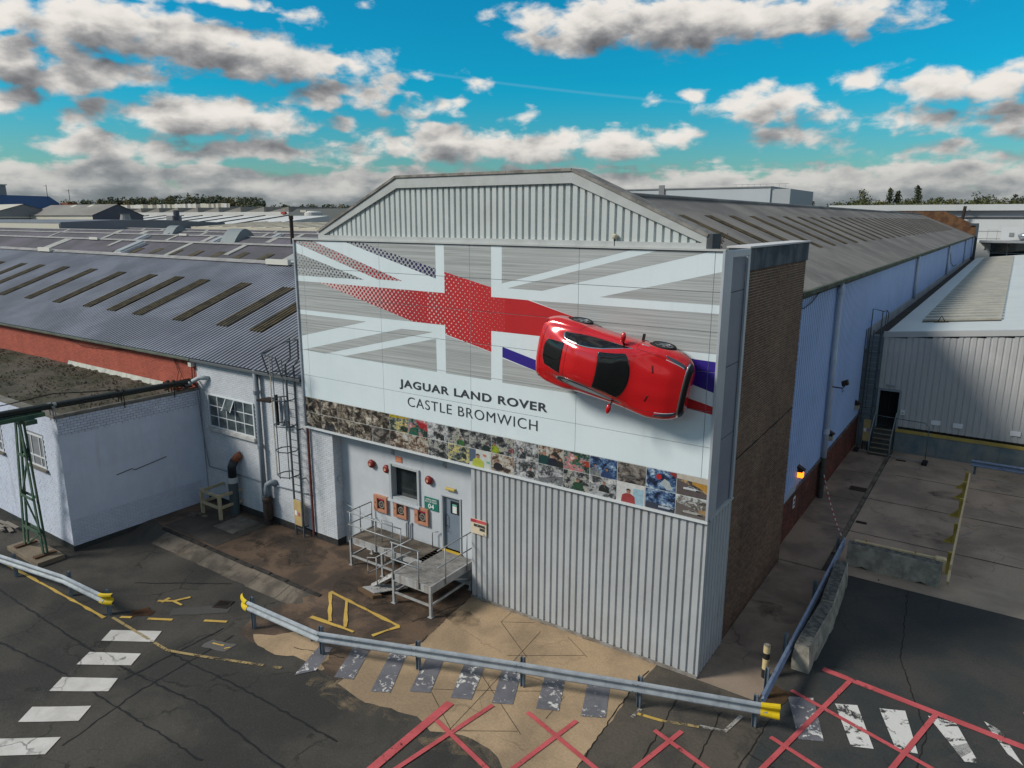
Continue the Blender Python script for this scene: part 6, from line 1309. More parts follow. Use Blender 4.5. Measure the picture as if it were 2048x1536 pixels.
for z in (.98,.50):
    mb = MB(); mb.beam((-20.5,-.95,z),(-19.2,-.95,z),.06,.11); mb.build('rail', TIM, t)
    for x in (-20.45,-19.25): mb = MB(); mb.beam((x,-.9,z),(x,.1,z),.06,.11); mb.build('rail', TIM, t)
t = thing('rubble', 'small heap of broken concrete by the white annex corner', 'rubble', (-20.6,-1.6,.01)); rnd = random.Random(4)
for i in range(7):
    c = Vector((-20.4+rnd.uniform(-.4,.4),-1.3+rnd.uniform(-.2,.2),.04)); mb = MB(); s = rnd.uniform(.05,.13); mb.beam(c-Vector((s,0,0)), c+Vector((s,rnd.uniform(-.1,.1),rnd.uniform(0,.03))), s*1.1, .06); mb.build('piece', CONC_OLD, t)

# ------------------------------------------------------------------ green pipe trestle and overhead pipes
GRN = mat('trestle_green', (.022,.075,.060), .6, col2=(.10,.16,.09), sc=3, amt=.5, fine=.2, streak=(.32,.34,.2), samt=.45, ssc=5)
tr = thing('pipe_trestle', 'green lattice steel trestle carrying pipes over the annex corner', 'trestle', (-22.5,-6.3,-.2))
zb = -.12
mb = MB(); mb.box(-23.75,-21.3,-6.75,-5.85,-.25,-.06); mb.build('base_slab', mat('base_concrete', (.22,.18,.13), .9, col2=(.14,.115,.085), sc=1.5, fine=.25), tr, bevel=.015)
FL = ((-23.30,-6.27),(-21.80,-6.27)); TP = ((-22.42,-6.27),(-22.12,-6.27))
def leg(i, f_): a, b = FL[i], TP[i]; return Vector((a[0]+(b[0]-a[0])*f_, a[1], zb+.06+(4.85-zb)*f_))
for i in (0, 1):
    for dy in (-.06, .06): mb = MB(); mb.beam(leg(i,0)+Vector((0,dy,0)), leg(i,1)+Vector((0,dy,0)), .13, .04, (0,1,0)); mb.build('leg', GRN, tr)
    mb = MB(); mb.box(FL[i][0]-.10,FL[i][0]+.10,-6.65,-5.95,-.06,.0); mb.build('foot_plate', mat('rusty_plate', (.10,.055,.03), .85, fine=.3), tr)
lv = (.0,.17,.42,.74,.98)
for k_ in range(1, 4):
    for dy in (-.09,.09): mb = MB(); mb.beam(leg(0,lv[k_])+Vector((0,dy,0)), leg(1,lv[k_])+Vector((0,dy,0)), .03, .09); mb.build('crossbar', GRN, tr)
for k_ in range(0, 4):
    a, b = (0, 1) if k_ % 2 == 0 else (1, 0); mb = MB(); mb.beam(leg(a,lv[k_]), leg(b,lv[k_+1]), .05, .05); mb.build('diagonal', GRN, tr)
mb = MB(); mb.box(-22.6,-21.3,-6.45,-6.1,4.85,5.0); mb.build('head_beam', GRN, tr); mb = MB(); mb.box(-22.05,-21.5,-9.6,-5.75,5.0,5.14); mb.build('carrier_beam', GRN, tr)
PB = mat('pipe_black', (.022,.030,.032), .45, col2=(.035,.04,.035), sc=3, fine=.15)
for x, r_, z, lb in ((-21.98,.085,5.26,'thick black overhead pipe nearest the annex roof'),(-21.74,.075,5.24,'second black overhead pipe beside the annex roof edge'),(-21.56,.05,5.36,'thin dark overhead pipe on the outer side of the trestle')):
    t = thing('overhead_pipe', lb, 'pipe', (x,-6.5,z)); mb = MB(); mb.tube([(x,-16,z+.05),(x,-6.5,z),(x+.02,-3,z-.05),(x+.05,-.75,z-.08),(x-.1,.0,z-.1)], r_, 10); mb.build('run', PB, t, smooth=True)
    for y in (-5.4,-3.0,-1.0): mb = MB(); mb.tube([(x,y-.05,z-.02),(x,y+.05,z-.02)], r_+.02, 10); mb.tube([(x,y,4.7),(x,y,z)], .02, 5); mb.build('clamp', STG if y < -5 else STEEL_D, t)
t = thing('hanging_cable', 'slack black cable looping over the pipe trestle', 'cable', (-22,-7,5.3)); mb = MB(); mb.tube([(-22.15,-16,5.6),(-22.2,-9,5.45),(-22.15,-6.6,5.50),(-22.05,-5.2,5.62),(-22.02,-4.0,5.45),(-21.95,-3.0,5.35)], .018, 5); mb.build('cable', STEEL_D, t)
t = thing('collapsed_lagging', 'broken brick and lagging heap where the pipes meet the red wall', 'rubble', (-21.9,-.35,4.9)); rnd = random.Random(9)
for i in range(16):
    c = Vector((-22.1+rnd.uniform(-.5,.4),-.45+rnd.uniform(-.35,.4),4.88+rnd.uniform(0,.16))); mb = MB(); dd = Vector((rnd.uniform(-.18,.18),rnd.uniform(-.12,.12),rnd.uniform(-.03,.05))); mb.beam(c-dd, c+dd, .09, .06); mb.build('piece', mat('brick_orange', (.26,.09,.045), .9, fine=.2) if i % 2 else STEEL_D, t)
t = thing('scrap_timber', 'pile of scrap boards by the annex wall at the left edge', 'scrap', (-26,-6.1,-.2)); rnd = random.Random(2)
for i in range(6): mb = MB(); x = -26.2+rnd.uniform(-.5,.5); y = -6.1+rnd.uniform(-.3,.3); mb.beam((x-.5,y,-.16+.04*i*.5),(x+.5,y+rnd.uniform(-.2,.2),-.16+.04*i*.5), .14, .04); mb.build('board', mat('scrap_grey', (.22,.2,.17), .9, fine=.2), t)

# ------------------------------------------------------------------ right-hand shed with dock
YS_ = 24.3
shed = thing('dock_shed', 'pale grey ribbed metal shed with a raised dock at the end of the yard', 'shed', (8,24.5,0))
SHW = mat('shed_cladding', (.50,.505,.50), .45, col2=(.44,.445,.445), sc=.35, amt=.7, fine=.05, streak=(.33,.33,.33), samt=.3, ssc=4, spec=.5)
SHR = mat('shed_roof', (.62,.65,.63), .5, col2=(.56,.59,.58), sc=.3, fine=.04)
xs_ = [.40]+[1.44+i*1.1 for i in range(12)]
for i in range(len(xs_)-1):
    zb_ = 3.22 if i == 0 else 1.33
    mb = MB(); corr_sheet(mb, xs_[i], xs_[i+1], zb_, 5.88+.10*(xs_[i]-.4), lambda u, v, d: (u, YS_-d, v), pitch=.275, depth=.03, prof='wide'); mb.build('cladding_sheet', SHW, shed, fix=False)
mb = MB(); mb.box(1.5,13.5,YS_+.04,YS_+.2,1.2,6.0); mb.box(.42,1.5,YS_+.04,YS_+.2,3.2,6.0); mb.build('wall_core', mat('core_shed', (.2,.2,.2), .9), shed)
def shz(x): return 6.12+.105*(x-.4)
mb = MB(); mb.prism([(.36,YS_-.06,5.86),(13.5,YS_-.06,5.86+.105*13.1),(13.5,YS_-.06,shz(13.5)),(.36,YS_-.06,6.14)], (0,.25,0)); mb.build('fascia', mat('fascia_grey', (.47,.48,.475), .5, fine=.04), shed)
mb = MB(); mb.poly([(.55,YS_+.2,shz(.55)),(13.5,YS_+.2,shz(13.5)),(13.5,116,shz(13.5)),(.55,116,shz(.55))]); mb.box(.5,.56,YS_+.2,116,5.6,shz(.5)); mb.build('roof', SHR, shed, fix=False)
GAP_SHADE = mat('gap_shade_paint', (.07,.07,.055), .9, fine=.2)  # dark colour painted in as the shadow between the raised rooflights
y = 28.9
i = 0
while y < 112:
    x0 = 1.62; x1 = 5.2; mb = MB(); mb.poly([(x0,y-.55,shz(x0)+.012),(x1,y-.55,shz(x1)+.012),(x1,y+.06,shz(x1)+.012),(x0,y+.06,shz(x0)+.012)]); mb.build('rooflight_gap_shade', GAP_SHADE, shed, fix=False)
    mb = MB(); mb.prism([(x0,y,shz(x0)+.01),(x1,y,shz(x1)+.01),(x1,y+.95,shz(x1)+.01),(x0,y+.95,shz(x0)+.01)], (0,0,.10)); mb.build('rooflight', mat('rooflight_cream', (.46,.44,.37), .6, col2=(.33,.32,.28), sc=1, fine=.08), shed); y += 1.55; i += 1
mb = MB(); mb.box(-.32,.5,YS_+.1,116,5.72,5.80); mb.build('valley_gutter', mat('gutter_dirty', (.035,.030,.026), .95, col2=(.07,.06,.05), sc=1, fine=.3), shed)
mb = MB(); mb.box(-.41,-.30,YS_-.1,116,5.7,6.28); mb.build('valley_upstand', mat('upstand_grey', (.33,.34,.37), .7, col2=(.24,.25,.28), sc=.8, fine=.12), shed)
DOCK = mat('dock_painted_blue', (.10,.155,.19), .85, col2=(.27,.28,.25), sc=1.3, amt=.55, fine=.2, bump=.2, streak=(.05,.06,.065), samt=.5)
mb = MB(); mb.box(1.42,13.5,YS_-.12,YS_+.3,0,1.06); mb.build('dock_wall', DOCK, shed); mb = MB(); mb.box(1.42,13.5,YS_-.16,YS_+.3,1.06,1.20); mb.build('dock_edge', mat('dock_edge_yellow', (.48,.35,.08), .75, col2=(.36,.27,.1), sc=3, fine=.2), shed)
mb = MB(); mb.box(1.45,13.5,YS_+.02,YS_+.1,1.20,1.33); mb.build('dock_gap', CRACK, shed)
mb = MB(); mb.box(-.45,.45,YS_+.05,YS_+.3,0,5.9); mb.build('corner_panel', mat('corner_teal', (.20,.25,.28), .7, col2=(.15,.19,.22), sc=1, fine=.1), shed)
DF = mat('door_frame_teal', (.26,.31,.33), .6, fine=.06)
mb = MB(); mb.box(.40,.50,YS_-.06,YS_+.1,1.14,3.20); mb.box(1.40,1.50,YS_-.06,YS_+.1,1.14,3.20); mb.box(.50,1.40,YS_-.06,YS_+.1,3.12,3.20); fr_ = mb.build('door_frame', DF, shed)
mb = MB(); mb.box(.50,1.40,YS_+.28,YS_+.32,1.14,3.12); mb.build('doorway', mat('doorway_black', (.008,.008,.009), .9, fine=0), shed); mb = MB(); mb.box(.94,.965,YS_+.22,YS_+.28,1.14,3.12); mb.build('door_edge', STEEL_D, shed)
mb = MB(); mb.box(.75,1.15,YS_-.08,YS_-.02,3.38,3.44); mb.build('door_lamp', DF, shed)
for x in (3.15,4.10,6.45,8.5,10.2):
    mb = MB(); mb.box(x-.21,x+.21,YS_-.055,YS_-.035,1.67,1.91); mb.build('white_plate', mat('plate_white', (.78,.80,.82), .5, fine=.02), shed, bevel=.04)
mb = MB(); mb.box(1.56,1.74,YS_-.1,YS_-.02,1.98,2.22); mb.build('call_box', LET_W, shed); mb = MB(); mb.box(1.60,1.70,YS_-.105,YS_-.101,2.06,2.10); mb.build('call_box_label', INK, shed)
mb = MB(); mb.tube([(2.35,28.2,shz(2.35)),(2.55,28.2,shz(2.5)+.35),(2.75,28.2,shz(2.75))], .03, 5); mb.tube([(2.2,28.2,shz(2.2)+.03),(2.9,28.2,shz(2.9)+.03)], .03, 5); mb.build('roof_anchor', STEEL_D, shed)
t = thing('access_steps', 'concrete steps with yellow nosings up to the dark shed doorway', 'steps', (.9,23.5,0))
STC = mat('step_concrete', (.085,.078,.07), .9, col2=(.05,.045,.04), sc=3, fine=.25)
for i in range(6):
    y0 = 22.75+.25*i; z1 = .19*(i+1); mb = MB(); mb.box(.48,1.36,y0,YS_-.13,z1-.19,z1); mb.build('step', STC, t); mb = MB(); mb.box(.48,1.36,y0-.012,y0+.035,z1-.03,z1+.004); mb.build('nosing', mat('nosing_cream', (.30,.26,.18), .8, fine=.2), t)
for x in (.44,1.40): mb = MB(); mb.tube([(x,22.8,.05),(x,22.8,1.0),(x,24.1,2.05),(x,24.2,2.05),(x,24.2,1.15)], .025, 6); mb.build('handrail', DF, t, smooth=True)
lad2 = caged_ladder('caged_ladder', 'dark caged ladder in the corner between the blue wall and the shed', -.22, .24, 24.25, .62, 1.35, 6.3, 2.3, False, guard=False, top=False)
mb = MB(); mb.tube([(-.22,24.0,6.3),(-.22,24.0,7.3),(.30,24.0,7.2),(.34,24.6,7.2),(.34,25.4,7.0),(.34,25.4,6.2)], .025, 6); mb.tube([(.24,24.0,6.3),(.24,24.0,7.2)], .025, 6); mb.tube([(.34,24.6,7.2),(.34,24.6,6.2)], .02, 6); mb.build('top_guard', LADG, lad2)
t = thing('warning_board', 'tall plywood board with notices standing by the shed ladder', 'board', (.18,23.5,.5)); mb = MB(); mb.box(.02,.35,23.47,23.50,.52,1.66); mb.build('board', mat('plywood_yellow', (.52,.38,.17)), t); mb = MB(); mb.box(.05,.17,23.455,23.468,1.02,1.2); mb.build('notice', LET_W, t); mb = MB(); mb.box(.19,.33,23.455,23.468,1.05,1.22); mb.build('notice', mat('notice_purple', (.3,.2,.35), .7), t); mb = MB(); mb.beam((.06,23.52,0),(.06,23.52,.6),.05,.05); mb.beam((.30,23.52,0),(.30,23.52,.6),.05,.05); mb.build('stand', STEEL_D, t)
t = thing('mesh_fence_panel', 'temporary mesh fence panel leaning across the foot of the shed steps', 'fence', (1.2,22.6,0)); MESH = mat('mesh_teal', (.12,.16,.17), .6, metal=.3, fine=.1)
A, B = Vector((-.15,23.1,.12)), Vector((3.0,22.75,.12))
mb = MB(); mb.tube([A, A+Vector((0,0,1.75)), A+Vector((.2,0,1.95)), B+Vector((-.2,0,1.95)), B+Vector((0,0,1.75)), B], .021, 6); mb.build('frame', MESH, t, smooth=True); mb = MB(); mb.tube([A, B], .024, 6); mb.build('bottom_rail', STG, t)
mb = MB()
for i in range(1, 40): p = A.lerp(B, i/40); mb.tube([p, p+Vector((0,0,1.92))], .0022, 3, caps=False)
for z in (.5,1.0,1.5): mb.tube([A+Vector((0,0,z)), B+Vector((0,0,z))], .003, 3, caps=False)
mb.build('mesh_wires', MESH, t, fix=False)
for p in (A, B): mb = MB(); mb.box(p.x-.12,p.x+.12,p.y-.3,p.y+.3,.006,.15); mb.build('rubber_foot', TYRE, t, bevel=.03)
# ------------------------------------------------------------------ far buildings
def fbox(par, name, x0, x1, y0, y1, z0, z1, m_): mb = MB(); mb.box(x0,x1,y0,y1,z0,z1); return mb.build(name, m_, par)
WHT = mat('far_white', (.66,.66,.63), .6, col2=(.58,.58,.56), sc=.06, fine=.04, fsc=1)
GRY = mat('far_grey', (.27,.275,.28), .7, col2=(.22,.225,.23), sc=.08, fine=.06, fsc=1); GRD = mat('far_dark', (.105,.11,.135), .7, col2=(.085,.09,.11), sc=.1, fine=.05, fsc=2)
FRO = mat('far_roof', (.26,.245,.22), .8, col2=(.2,.19,.175), sc=.1, fine=.1, fsc=1.5); CRM = mat('far_cream', (.55,.53,.44), .7, fine=.05)
def gable_shed(par, x0, x1, y0, y1, z0, ze, zr, wall, endm, roof, ribs=0):
    ym = (y0+y1)/2
    mb = MB(); mb.poly([(x0,y0,z0),(x1,y0,z0),(x1,y0,ze),(x0,y0,ze)]); mb.poly([(x0,y1,z0),(x1,y1,z0),(x1,y1,ze),(x0,y1,ze)]); mb.build('side_wall', wall, par, fix=False)
    for xe in (x1, x0): mb = MB(); mb.poly([(xe,y0,z0),(xe,y1,z0),(xe,y1,ze),(xe,ym,zr),(xe,y0,ze)]); mb.build('gable_end', endm, par, fix=False)
    r = MB(); r.poly([(x0-.3,y0-.4,ze-.1),(x1+.3,y0-.4,ze-.1),(x1+.3,ym,zr+.1),(x0-.3,ym,zr+.1)]); r.poly([(x0-.3,y1+.4,ze-.1),(x1+.3,y1+.4,ze-.1),(x1+.3,ym,zr+.1),(x0-.3,ym,zr+.1)]); r.build('roof', roof, par, fix=False)
t = thing('gabled_shed', 'grey gabled shed with a dark end wall beyond the workshop roofs', 'shed', (-238,101,0)); gable_shed(t, -262, -220, 93.5, 108.8, 0, 12.5, 15.7, CRM, GRD, FRO)
for x in (-246,-235): mb = MB(); mb.poly([(x,94.5,12.95),(x+2.2,94.5,12.95),(x+2.2,101,15.75),(x,101,15.75)]); mb.build('rooflight', CRM, t, fix=False)
t = thing('gabled_shed', 'grey shed with a wide gable at the far left edge', 'shed', (-280,92,0)); gable_shed(t, -330, -260, 82.5, 101.2, 0, 13.2, 15.9, GRY, GRY, CRM); mb = MB(); mb.box(-259.9,-259.5,83,101,11.6,12.0); mb.build('pipe_run', CRM, t)
t = thing('blue_building', 'big blue clad building on the left skyline', 'building', (-400,130,0)); mb = MB(); mb.prism([(-380,90,0),(-380,156.8,0),(-380,156.8,18.6),(-380,152.5,21.7),(-380,90,22.2)], (-60,0,0)); mb.build('walls', mat('far_blue', (.07,.145,.31), .6, col2=(.06,.125,.27), sc=.06, fine=.05, fsc=.6), t); mb = MB(); mb.box(-379.5,-372,156.9,161,0,18.8); mb.build('stair_tower', mat('far_brick', (.20,.07,.035), .8, fine=.2, fsc=1), t)
t = thing('grey_tower', 'pale grey block rising behind the blue building at the left edge', 'building', (-440,140,0)); fbox(t, 'walls', -460, -420, 100, 150.4, 0, 27.7, GRY); fbox(t, 'parapet', -460.5, -419.5, 99.5, 150.9, 27.7, 28.2, CRM)
for i, (x, y, z0, z1, lb) in enumerate(((-378,151,20,27,'thin mast on the blue building, the taller of two'),(-374,159,18.8,25,'thin mast with crossarm on the brick stair tower'))):
    t = thing('roof_mast', lb, 'mast', (x,y,z0)); mb = MB(); mb.tube([(x,y,z0),(x,y,z1)], .13, 5); mb.build('pole', STEEL_D, t); mb = MB(); mb.beam((x,y-1.4,z1-.6),(x,y+.3,z1-.6),.12,.12); mb.build('crossarm', STEEL_D, t)
t = thing('low_shed', 'long low grey shed with a cream side wall behind the workshop roofs', 'shed', (-190,82,0))
mb = MB(); mb.prism([(-170,62,0),(-170,103.2,0),(-170,103.2,10.6),(-170,86,11.25),(-170,74,11.25),(-170,62,10.75)], (-60,0,0)); mb.build('walls', mat('shed_blue_grey', (.20,.215,.24), .7, col2=(.17,.18,.2), sc=.1, fine=.06, fsc=1.5), t); mb = MB(); mb.box(-230,-170.3,61.8,61.98,0,10.4); mb.build('cream_wall', CRM, t)
t = thing('white_shed', 'sunlit white shed roof with dark seams in the left distance', 'shed', (-220,130,0))
mb = MB(); mb.add([(-340,118,9.2),(-182,118,9.2),(-182,150,12.6),(-340,150,12.6),(-340,118,0),(-182,118,0),(-182,150,0)], [(0,1,2,3),(0,4,5,1),(1,5,6,2)]); mb.build('roof', WHT, t, fix=False)
for i in range(12): x = -332+i*12.5; mb = MB(); mb.prism([(x,118,9.25),(x+.5,118,9.25),(x+.5-8,150,12.65),(x-8,150,12.65)], (0,0,.25)); mb.build('seam', STEEL_D, t)
t = thing('white_factory', 'long white walled factory on the left skyline with saw tooth rooflights', 'factory', (-280,180,0)); fbox(t, 'walls', -400, -227, 170, 215, 0, 14.2, WHT)
for i in range(11): x = -390+i*15; mb = MB(); mb.prism([(x,171,14.2),(x+12,171,14.2),(x+12,171,16.2)], (0,40,0)); mb.build('sawtooth_rooflight', FRO, t)
t = thing('grey_block', 'dark grey cladded block with a white corner on the left skyline', 'building', (-216,180,0)); mb = MB(); mb.prism([(-226.9,170,0),(-190,170,0),(-190,170,15.3),(-222,170,15.3),(-226.9,170,13.2)], (0,30,0)); mb.build('walls', mat('far_charcoal', (.14,.155,.155), .7, fine=.05, fsc=1), t); fbox(t, 'white_corner', -230, -227, 169.5, 172, 0, 13.2, WHT); fbox(t, 'red_vent', -230.5,-228.2,169.2,171,13.3,14.2, mat('far_red', (.4,.06,.05), .7))
t = thing('white_tank', 'white cylindrical tank beside the grey block on the left', 'tank', (-205,163,0)); mb = MB(); mb.lathe((-204.5,163,0), [(3.2,0),(3.2,13.8),(2.6,14.3)], 20); mb.build('shell', WHT, t, smooth=False); fbox(t, 'platform', -208,-205,160,163,13.9,14.6, CRM)
t = thing('cream_shed', 'cream roofed shed just behind the clad gable on the left', 'shed', (-150,110,0)); mb = MB(); mb.add([(-168,92,9.6),(-90,92,9.6),(-90,112,10.8),(-168,112,10.8),(-168,92,0),(-90,92,0)], [(0,1,2,3),(0,4,5,1)]); mb.build('roof', mat('far_cream_roof', (.60,.55,.43), .7, col2=(.5,.46,.37), sc=.1, fine=.06, fsc=.8), t, fix=False)
for i in range(14): x = -166+i*5.6; mb = MB(); mb.prism([(x,92,9.62),(x+.15,92,9.62),(x+2.6,112,10.82),(x+2.4,112,10.82)], (0,0,.12)); mb.build('seam', FRO, t)
for (x, y, z0, z1, r_, lb, nm_) in ((-204.5,110,9.5,14.0,1.3,'square grey flue with a taller pipe beyond the low shed','flue_block'),(-214,100,9,13.0,1.5,'pale flared vent cone standing on the low shed','vent_cone')):
    t = thing(nm_, lb, 'flue', (x,y,z0)); mb = MB()
    if nm_ == 'flue_block': mb.box(x-2.2,x+1,y-1.5,y+1.5,z0,z1-1.6); mb.build('casing', GRY, t); mb = MB(); mb.tube([(x+.8,y,z0),(x+.8,y,z1)], .9, 10); mb.build('pipe', GRD, t)
    else: mb.lathe((x,y,z0), [(r_*1.1,0),(r_*1.25,.6),(r_*.8,z1-z0-.3),(r_,z1-z0)], 12); mb.build('cone', GRY, t)
t = thing('striped_warehouse', 'long warehouse with grey and white striped cladding before the left wood', 'warehouse', (-460,270,0)); fbox(t, 'walls', -560, -393, 260, 300, 0, 18.8, GRY)
rnd = random.Random(6)
x = -528
while x < -394: w_ = rnd.uniform(1.8,3.4); mb = MB(); mb.box(x,min(x+w_,-393.2),259.7,259.95,12,20.6+rnd.uniform(-.2,.2)); mb.build('cladding_stripe', (WHT, CRM, FRO)[rnd.randrange(3)], t); x += w_
# right-hand distance
t = thing('white_warehouse', 'large white windowless warehouse on the skyline behind the hall roof', 'warehouse', (-90,240,0)); WHB = mat('warehouse_white', (.50,.545,.58), .6, col2=(.45,.49,.52), sc=.03, fine=.04, fsc=.5)
mb = MB(); mb.box(-135,-62.6,230,262,0,21.9); mb.build('front_wall', WHB, t); mb = MB(); mb.box(-62.58,-56.5,230.5,262,0,21.4); mb.build('stair_core', mat('warehouse_side', (.40,.43,.45), .6, fine=.03, fsc=.4), t); fbox(t, 'roof_edge', -135.2,-62.4,229.7,262,21.9,22.3, GRY)
mb = MB()
for x in range(-74, -56, 2): mb.tube([(x,230.2,21.9),(x,230.2,23.0)], .04, 4)
mb.tube([(-75,230.2,23.0),(-57,230.2,23.0)], .05, 4); mb.build('roof_railing', STG, t); mb = MB(); mb.box(-101,-99,229.5,229.9,17,23.4); mb.build('ladder_cage', GRY, t)
t = thing('white_works', 'wide white works building with a grey window band beyond the shed', 'factory', (0,140,0)); WK = mat('works_white', (.58,.60,.60), .6, col2=(.52,.54,.545), sc=.1, fine=.04, fsc=.8)
mb = MB(); mb.box(-24,60,130,175,0,12.2); mb.build('walls', WK, t); mb = MB(); mb.box(-23.8,60,130.8,175,12.2,13.3); mb.build('window_band', mat('works_band', (.28,.29,.32), .5, fine=.05), t); mb = MB(); mb.box(-24.2,60,129.8,175,13.3,14.3); mb.build('upper_fascia', WK, t); mb = MB(); mb.box(-4.5,60,129.86,129.98,12.0,12.2); mb.build('shadow_gap', CRACK, t)
for i in range(4):
    z = 6.3+i*1.2; mb = MB(); mb.box(-1,60,129.95,129.985,z,z+.06); mb.build('cladding_joint', GRY, t)
mb = MB(); mb.tube([(-2.8,129,11.5),(-2.6,129,14)], .25, 6); mb.build('flue_pipe', STEEL_D, t)
t = thing('glazed_extension', 'low glazed extension with a grey canopy and rooftop plant at the right edge', 'building', (8,124,0))
fbox(t, 'walls', -1, 30, 124.5, 129.8, 0, 8.2, WK); fbox(t, 'canopy', .3, 30, 122.2, 124.6, 8.25, 8.6, mat('canopy_grey', (.32,.34,.36), .6, fine=.04))
for i in range(7): a = 1.9+i*2.35; mb = MB(); mb.box(a,a+2.2,124.38,124.48,5.0,6.55); mb.build('window_pane', GLASS, t); mb = MB(); mb.box(a,a+2.2,124.38,124.48,6.65,8.1); mb.build('window_pane', GLASS, t)
mb = MB(); mb.box(3.0,14,124.8,128.5,8.65,10.7); mb.build('air_handler', mat('plant_white', (.6,.62,.63), .6), t); mb = MB(); mb.box(4.1,4.7,124.7,124.79,9.2,9.8); mb.build('grille', GRY, t)
mb = MB(); mb.tube([(5.5,124.2,9.0),(6.3,124.1,9.4),(7.4,124.1,9.5),(9.5,124.1,9.3),(14,124.1,9.3)], .55, 12); mb.build('duct', mat('duct_silver', (.55,.57,.6), .25, metal=.9, fine=.05), t, smooth=True)
mb = MB(); mb.tube([(1.2,124.6,8.6),(1.2,124.6,10.2),(2.5,124.6,10.2),(2.5,124.6,8.6)], .04, 5); mb.build('roof_rail', STG, t); mb = MB(); mb.box(.9,1.1,124.3,124.48,7.2,7.6); mb.build('wall_light', LET_W, t)

# ------------------------------------------------------------------ trees
LEAFM = [mat('leaf_dark', (.045,.060,.030), .9, col2=(.075,.085,.035), sc=.25, amt=.7, fine=.3, fsc=1.2), mat('leaf_mid', (.075,.095,.035), .9, col2=(.12,.12,.045), sc=.25, amt=.7, fine=.3, fsc=1.2), mat('leaf_yellow', (.15,.125,.025), .9, col2=(.09,.09,.025), sc=.3, amt=.7, fine=.3, fsc=1.2)]
BARK = mat('bark', (.06,.045,.032), .95, fine=.25)
def clump(mb, c, r, n, rnd, size, squash=1):
    for _ in range(n):
        v = Vector((rnd.gauss(0,1),rnd.gauss(0,1),rnd.gauss(0,1))).normalized()*(rnd.random()**.4)*r; p = Vector(c)+Vector((v.x,v.y,v.z*squash))
        a = Vector((rnd.uniform(-1,1),rnd.uniform(-1,1),rnd.uniform(-1,1))).normalized(); b = a.orthogonal().normalized(); b = (b*math.cos(1.3)+a.cross(b)*math.sin(rnd.uniform(-1,1))).normalized(); s = size*rnd.uniform(.6,1.4)
        mb.add([p-a*s, p+b*s*.6, p+a*s, p-b*s*.6], [(0,1,2,3)])
def tree(label, x, y, h, w, m_, kind, seed, z0=None):
    rnd = random.Random(seed); z0 = H(x, y)+(z0 or 0); t = thing('tree', label, 'tree', (x,y,z0), 'trees on the right skyline')
    mb = MB(); mb.tube([(x,y,z0-1),(x+.1,y,z0+h*.3),(x,y,z0+h*.8)], .3, 7, rr=[h*.028,h*.02,h*.006])
    for i in range(6):
        a = rnd.uniform(0,6.28); zz = z0+h*rnd.uniform(.3,.65); mb.tube([(x,y,zz),(x+math.cos(a)*w*.3,y+math.sin(a)*w*.3,zz+h*.15)], .1, 5, rr=[h*.012,h*.004])
    mb.build('trunk', BARK, t, fix=False)
    mb = MB()
    if kind == 'poplar':
        for i in range(34): f_ = i/33; clump(mb, (x+rnd.uniform(-.12,.12)*w,y+rnd.uniform(-.12,.12)*w,z0+h*(.22+.76*f_)), w*.5*(math.sin(math.pi*(.12+.84*f_))**.7)*rnd.uniform(.7,1.1), 34, rnd, .34, 1.3)
    else:
        for i in range(26):
            v = Vector((rnd.gauss(0,1),rnd.gauss(0,1),rnd.gauss(0,1))).normalized()*rnd.uniform(.35,1)
            clump(mb, (x+v.x*w*.42, y+v.y*w*.42, z0+h*.62+v.z*h*.27), w*rnd.uniform(.12,.24), 44, rnd, .36, .8)
    mb.build('crown', m_, t, fix=False)
TY = 330
for i, (x, h, w, k_, mi, lb) in enumerate(((-79,8.5,7,'r',0,'small dark tree just right of the white warehouse'),(-72,9.5,7,'r',0,'dark round tree, second right of the white warehouse'),(-57,7.5,6,'r',2,'low yellowing tree left of the tall tree group'),(-50.5,14,11,'r',1,'broad mid green tree left of the poplars'),(-44,9,7,'r',2,'yellowish tree at the foot of the poplars'),(-41.2,16.5,4.2,'poplar',0,'first slender poplar from the left'),(-38.3,15.5,4,'poplar',0,'second slender poplar, close beside the first'),(-33,10,8,'r',1,'rounded green tree between the poplars'),(-30.6,17,4.6,'poplar',0,'tallest poplar, right of the other two'),(-24,10,9,'r',0,'dark spreading tree right of the poplars'),(-18,9,7,'r',2,'brownish tree at the right end of the tree group'),(-8,12,9,'r',0,'dark tree standing alone above the white works'),(-3,10.5,8,'r',1,'green tree beside the lone dark tree'),(2,10.5,7,'r',0,'dark tree near the right edge of the skyline'),(7,11.5,7,'r',0,'dark tree at the right edge of the skyline'))):
    tree(lb, x, TY+random.Random(i).uniform(-6,6), h+(4.2 if k_ == 'r' else 0), w, LEAFM[mi], k_, 40+i, z0=8.2)
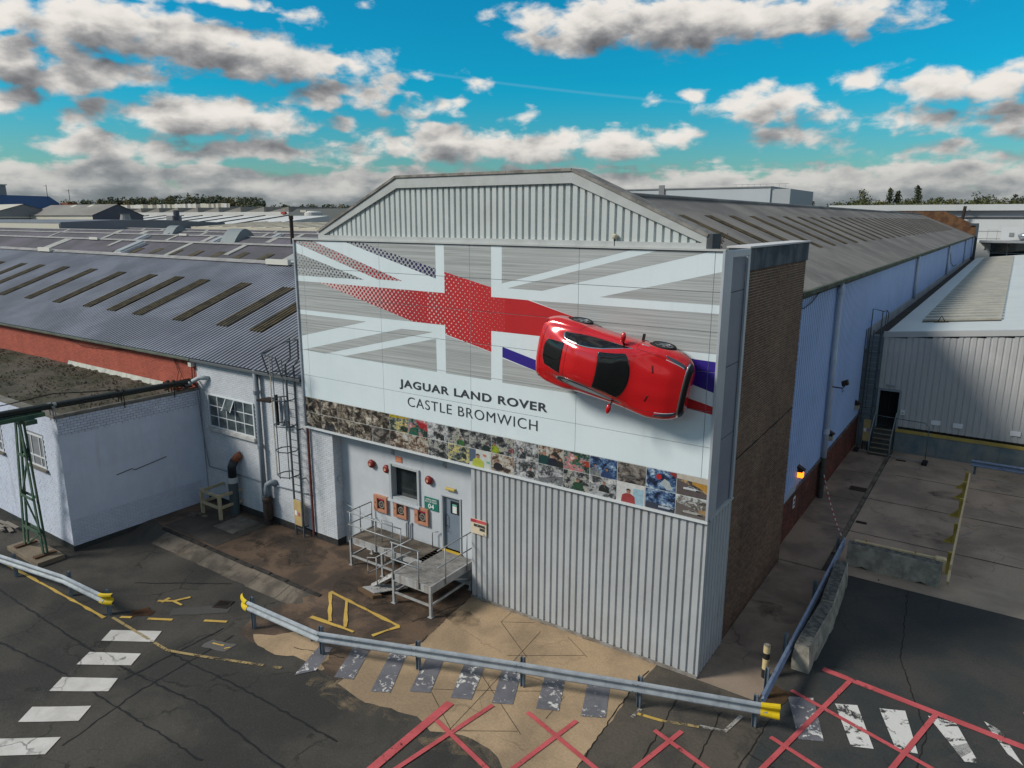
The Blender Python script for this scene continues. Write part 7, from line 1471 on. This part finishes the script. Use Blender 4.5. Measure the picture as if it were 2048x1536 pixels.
# rise in the ground that carries the trees
def bank(name, pts, h, depth, m_):
    mb = MB()
    for i in range(len(pts)-1):
        (x0,y0),(x1,y1) = pts[i], pts[i+1]; mb.add([(x0,y0,0),(x1,y1,0),(x1,y1+depth*.3,h),(x0,y0+depth*.3,h),(x1,y1+depth,h),(x0,y0+depth,h)], [(0,1,2,3),(3,2,4,5)])
    return mb.build(name, m_, kind='structure', fix=False)
bank('wooded_bank', [(-140,300),(60,300)], 9, 120, LEAFM[0])
rnd = random.Random(77); mb = MB()
for i in range(190): x = rnd.uniform(-62,14); clump(mb, (x, 305+rnd.uniform(0,20), 15.2+rnd.uniform(0,2.6)), rnd.uniform(1.5,3), 40, rnd, .5, .7)
o = mb.build('hedge_belt', LEAFM[1], kind='stuff', fix=False); tag(o, 'dark hedge and undergrowth below the skyline trees at the right', 'hedge')
def wood(name, label, x0, x1, y, z0f, n, seed, hmin, hmax, mats_):
    rnd = random.Random(seed); mb = MB()
    for i in range(n):
        f_ = rnd.random(); x = x0+(x1-x0)*f_; yy = y+rnd.uniform(0,50); z = z0f(f_); h = rnd.uniform(hmin,hmax); mi = rnd.choice((0,0,1,1,2)); w_ = rnd.uniform(4,9)
        for k_ in range(4):
            n0 = len(mb.f); clump(mb, (x+rnd.uniform(-1,1)*w_*.5, yy, z+h*rnd.uniform(.3,.8)), w_*rnd.uniform(.3,.55), 20, rnd, 1.1, .9)
            mb.m[n0:] = [mi]*(len(mb.f)-n0)
    o = mb.build(name, mats_, kind='stuff', fix=False); return tag(o, label, 'wood')
HAZY = [mat('wood_hazy_dark', (.085,.105,.07), .9, col2=(.12,.13,.08), sc=.1, fine=.2, fsc=.6), mat('wood_hazy_mid', (.12,.14,.085), .9, col2=(.16,.165,.1), sc=.1, fine=.2, fsc=.6), mat('wood_hazy_autumn', (.19,.16,.075), .9, fine=.2, fsc=.6)]
bank('wooded_hill', [(-1000,415),(-780,415),(-640,415),(-420,415)], 15, 150, HAZY[0])
wood('distant_wood', 'distant mixed wood along the left skyline', -980, -625, 425, lambda f: 16+4*math.sin(3*f), 330, 5, 9, 20, HAZY)
wood('distant_wood', 'lower distant wood between the striped warehouse and the clad gable', -640, -420, 425, lambda f: 13-2*f, 200, 6, 7, 14, HAZY)
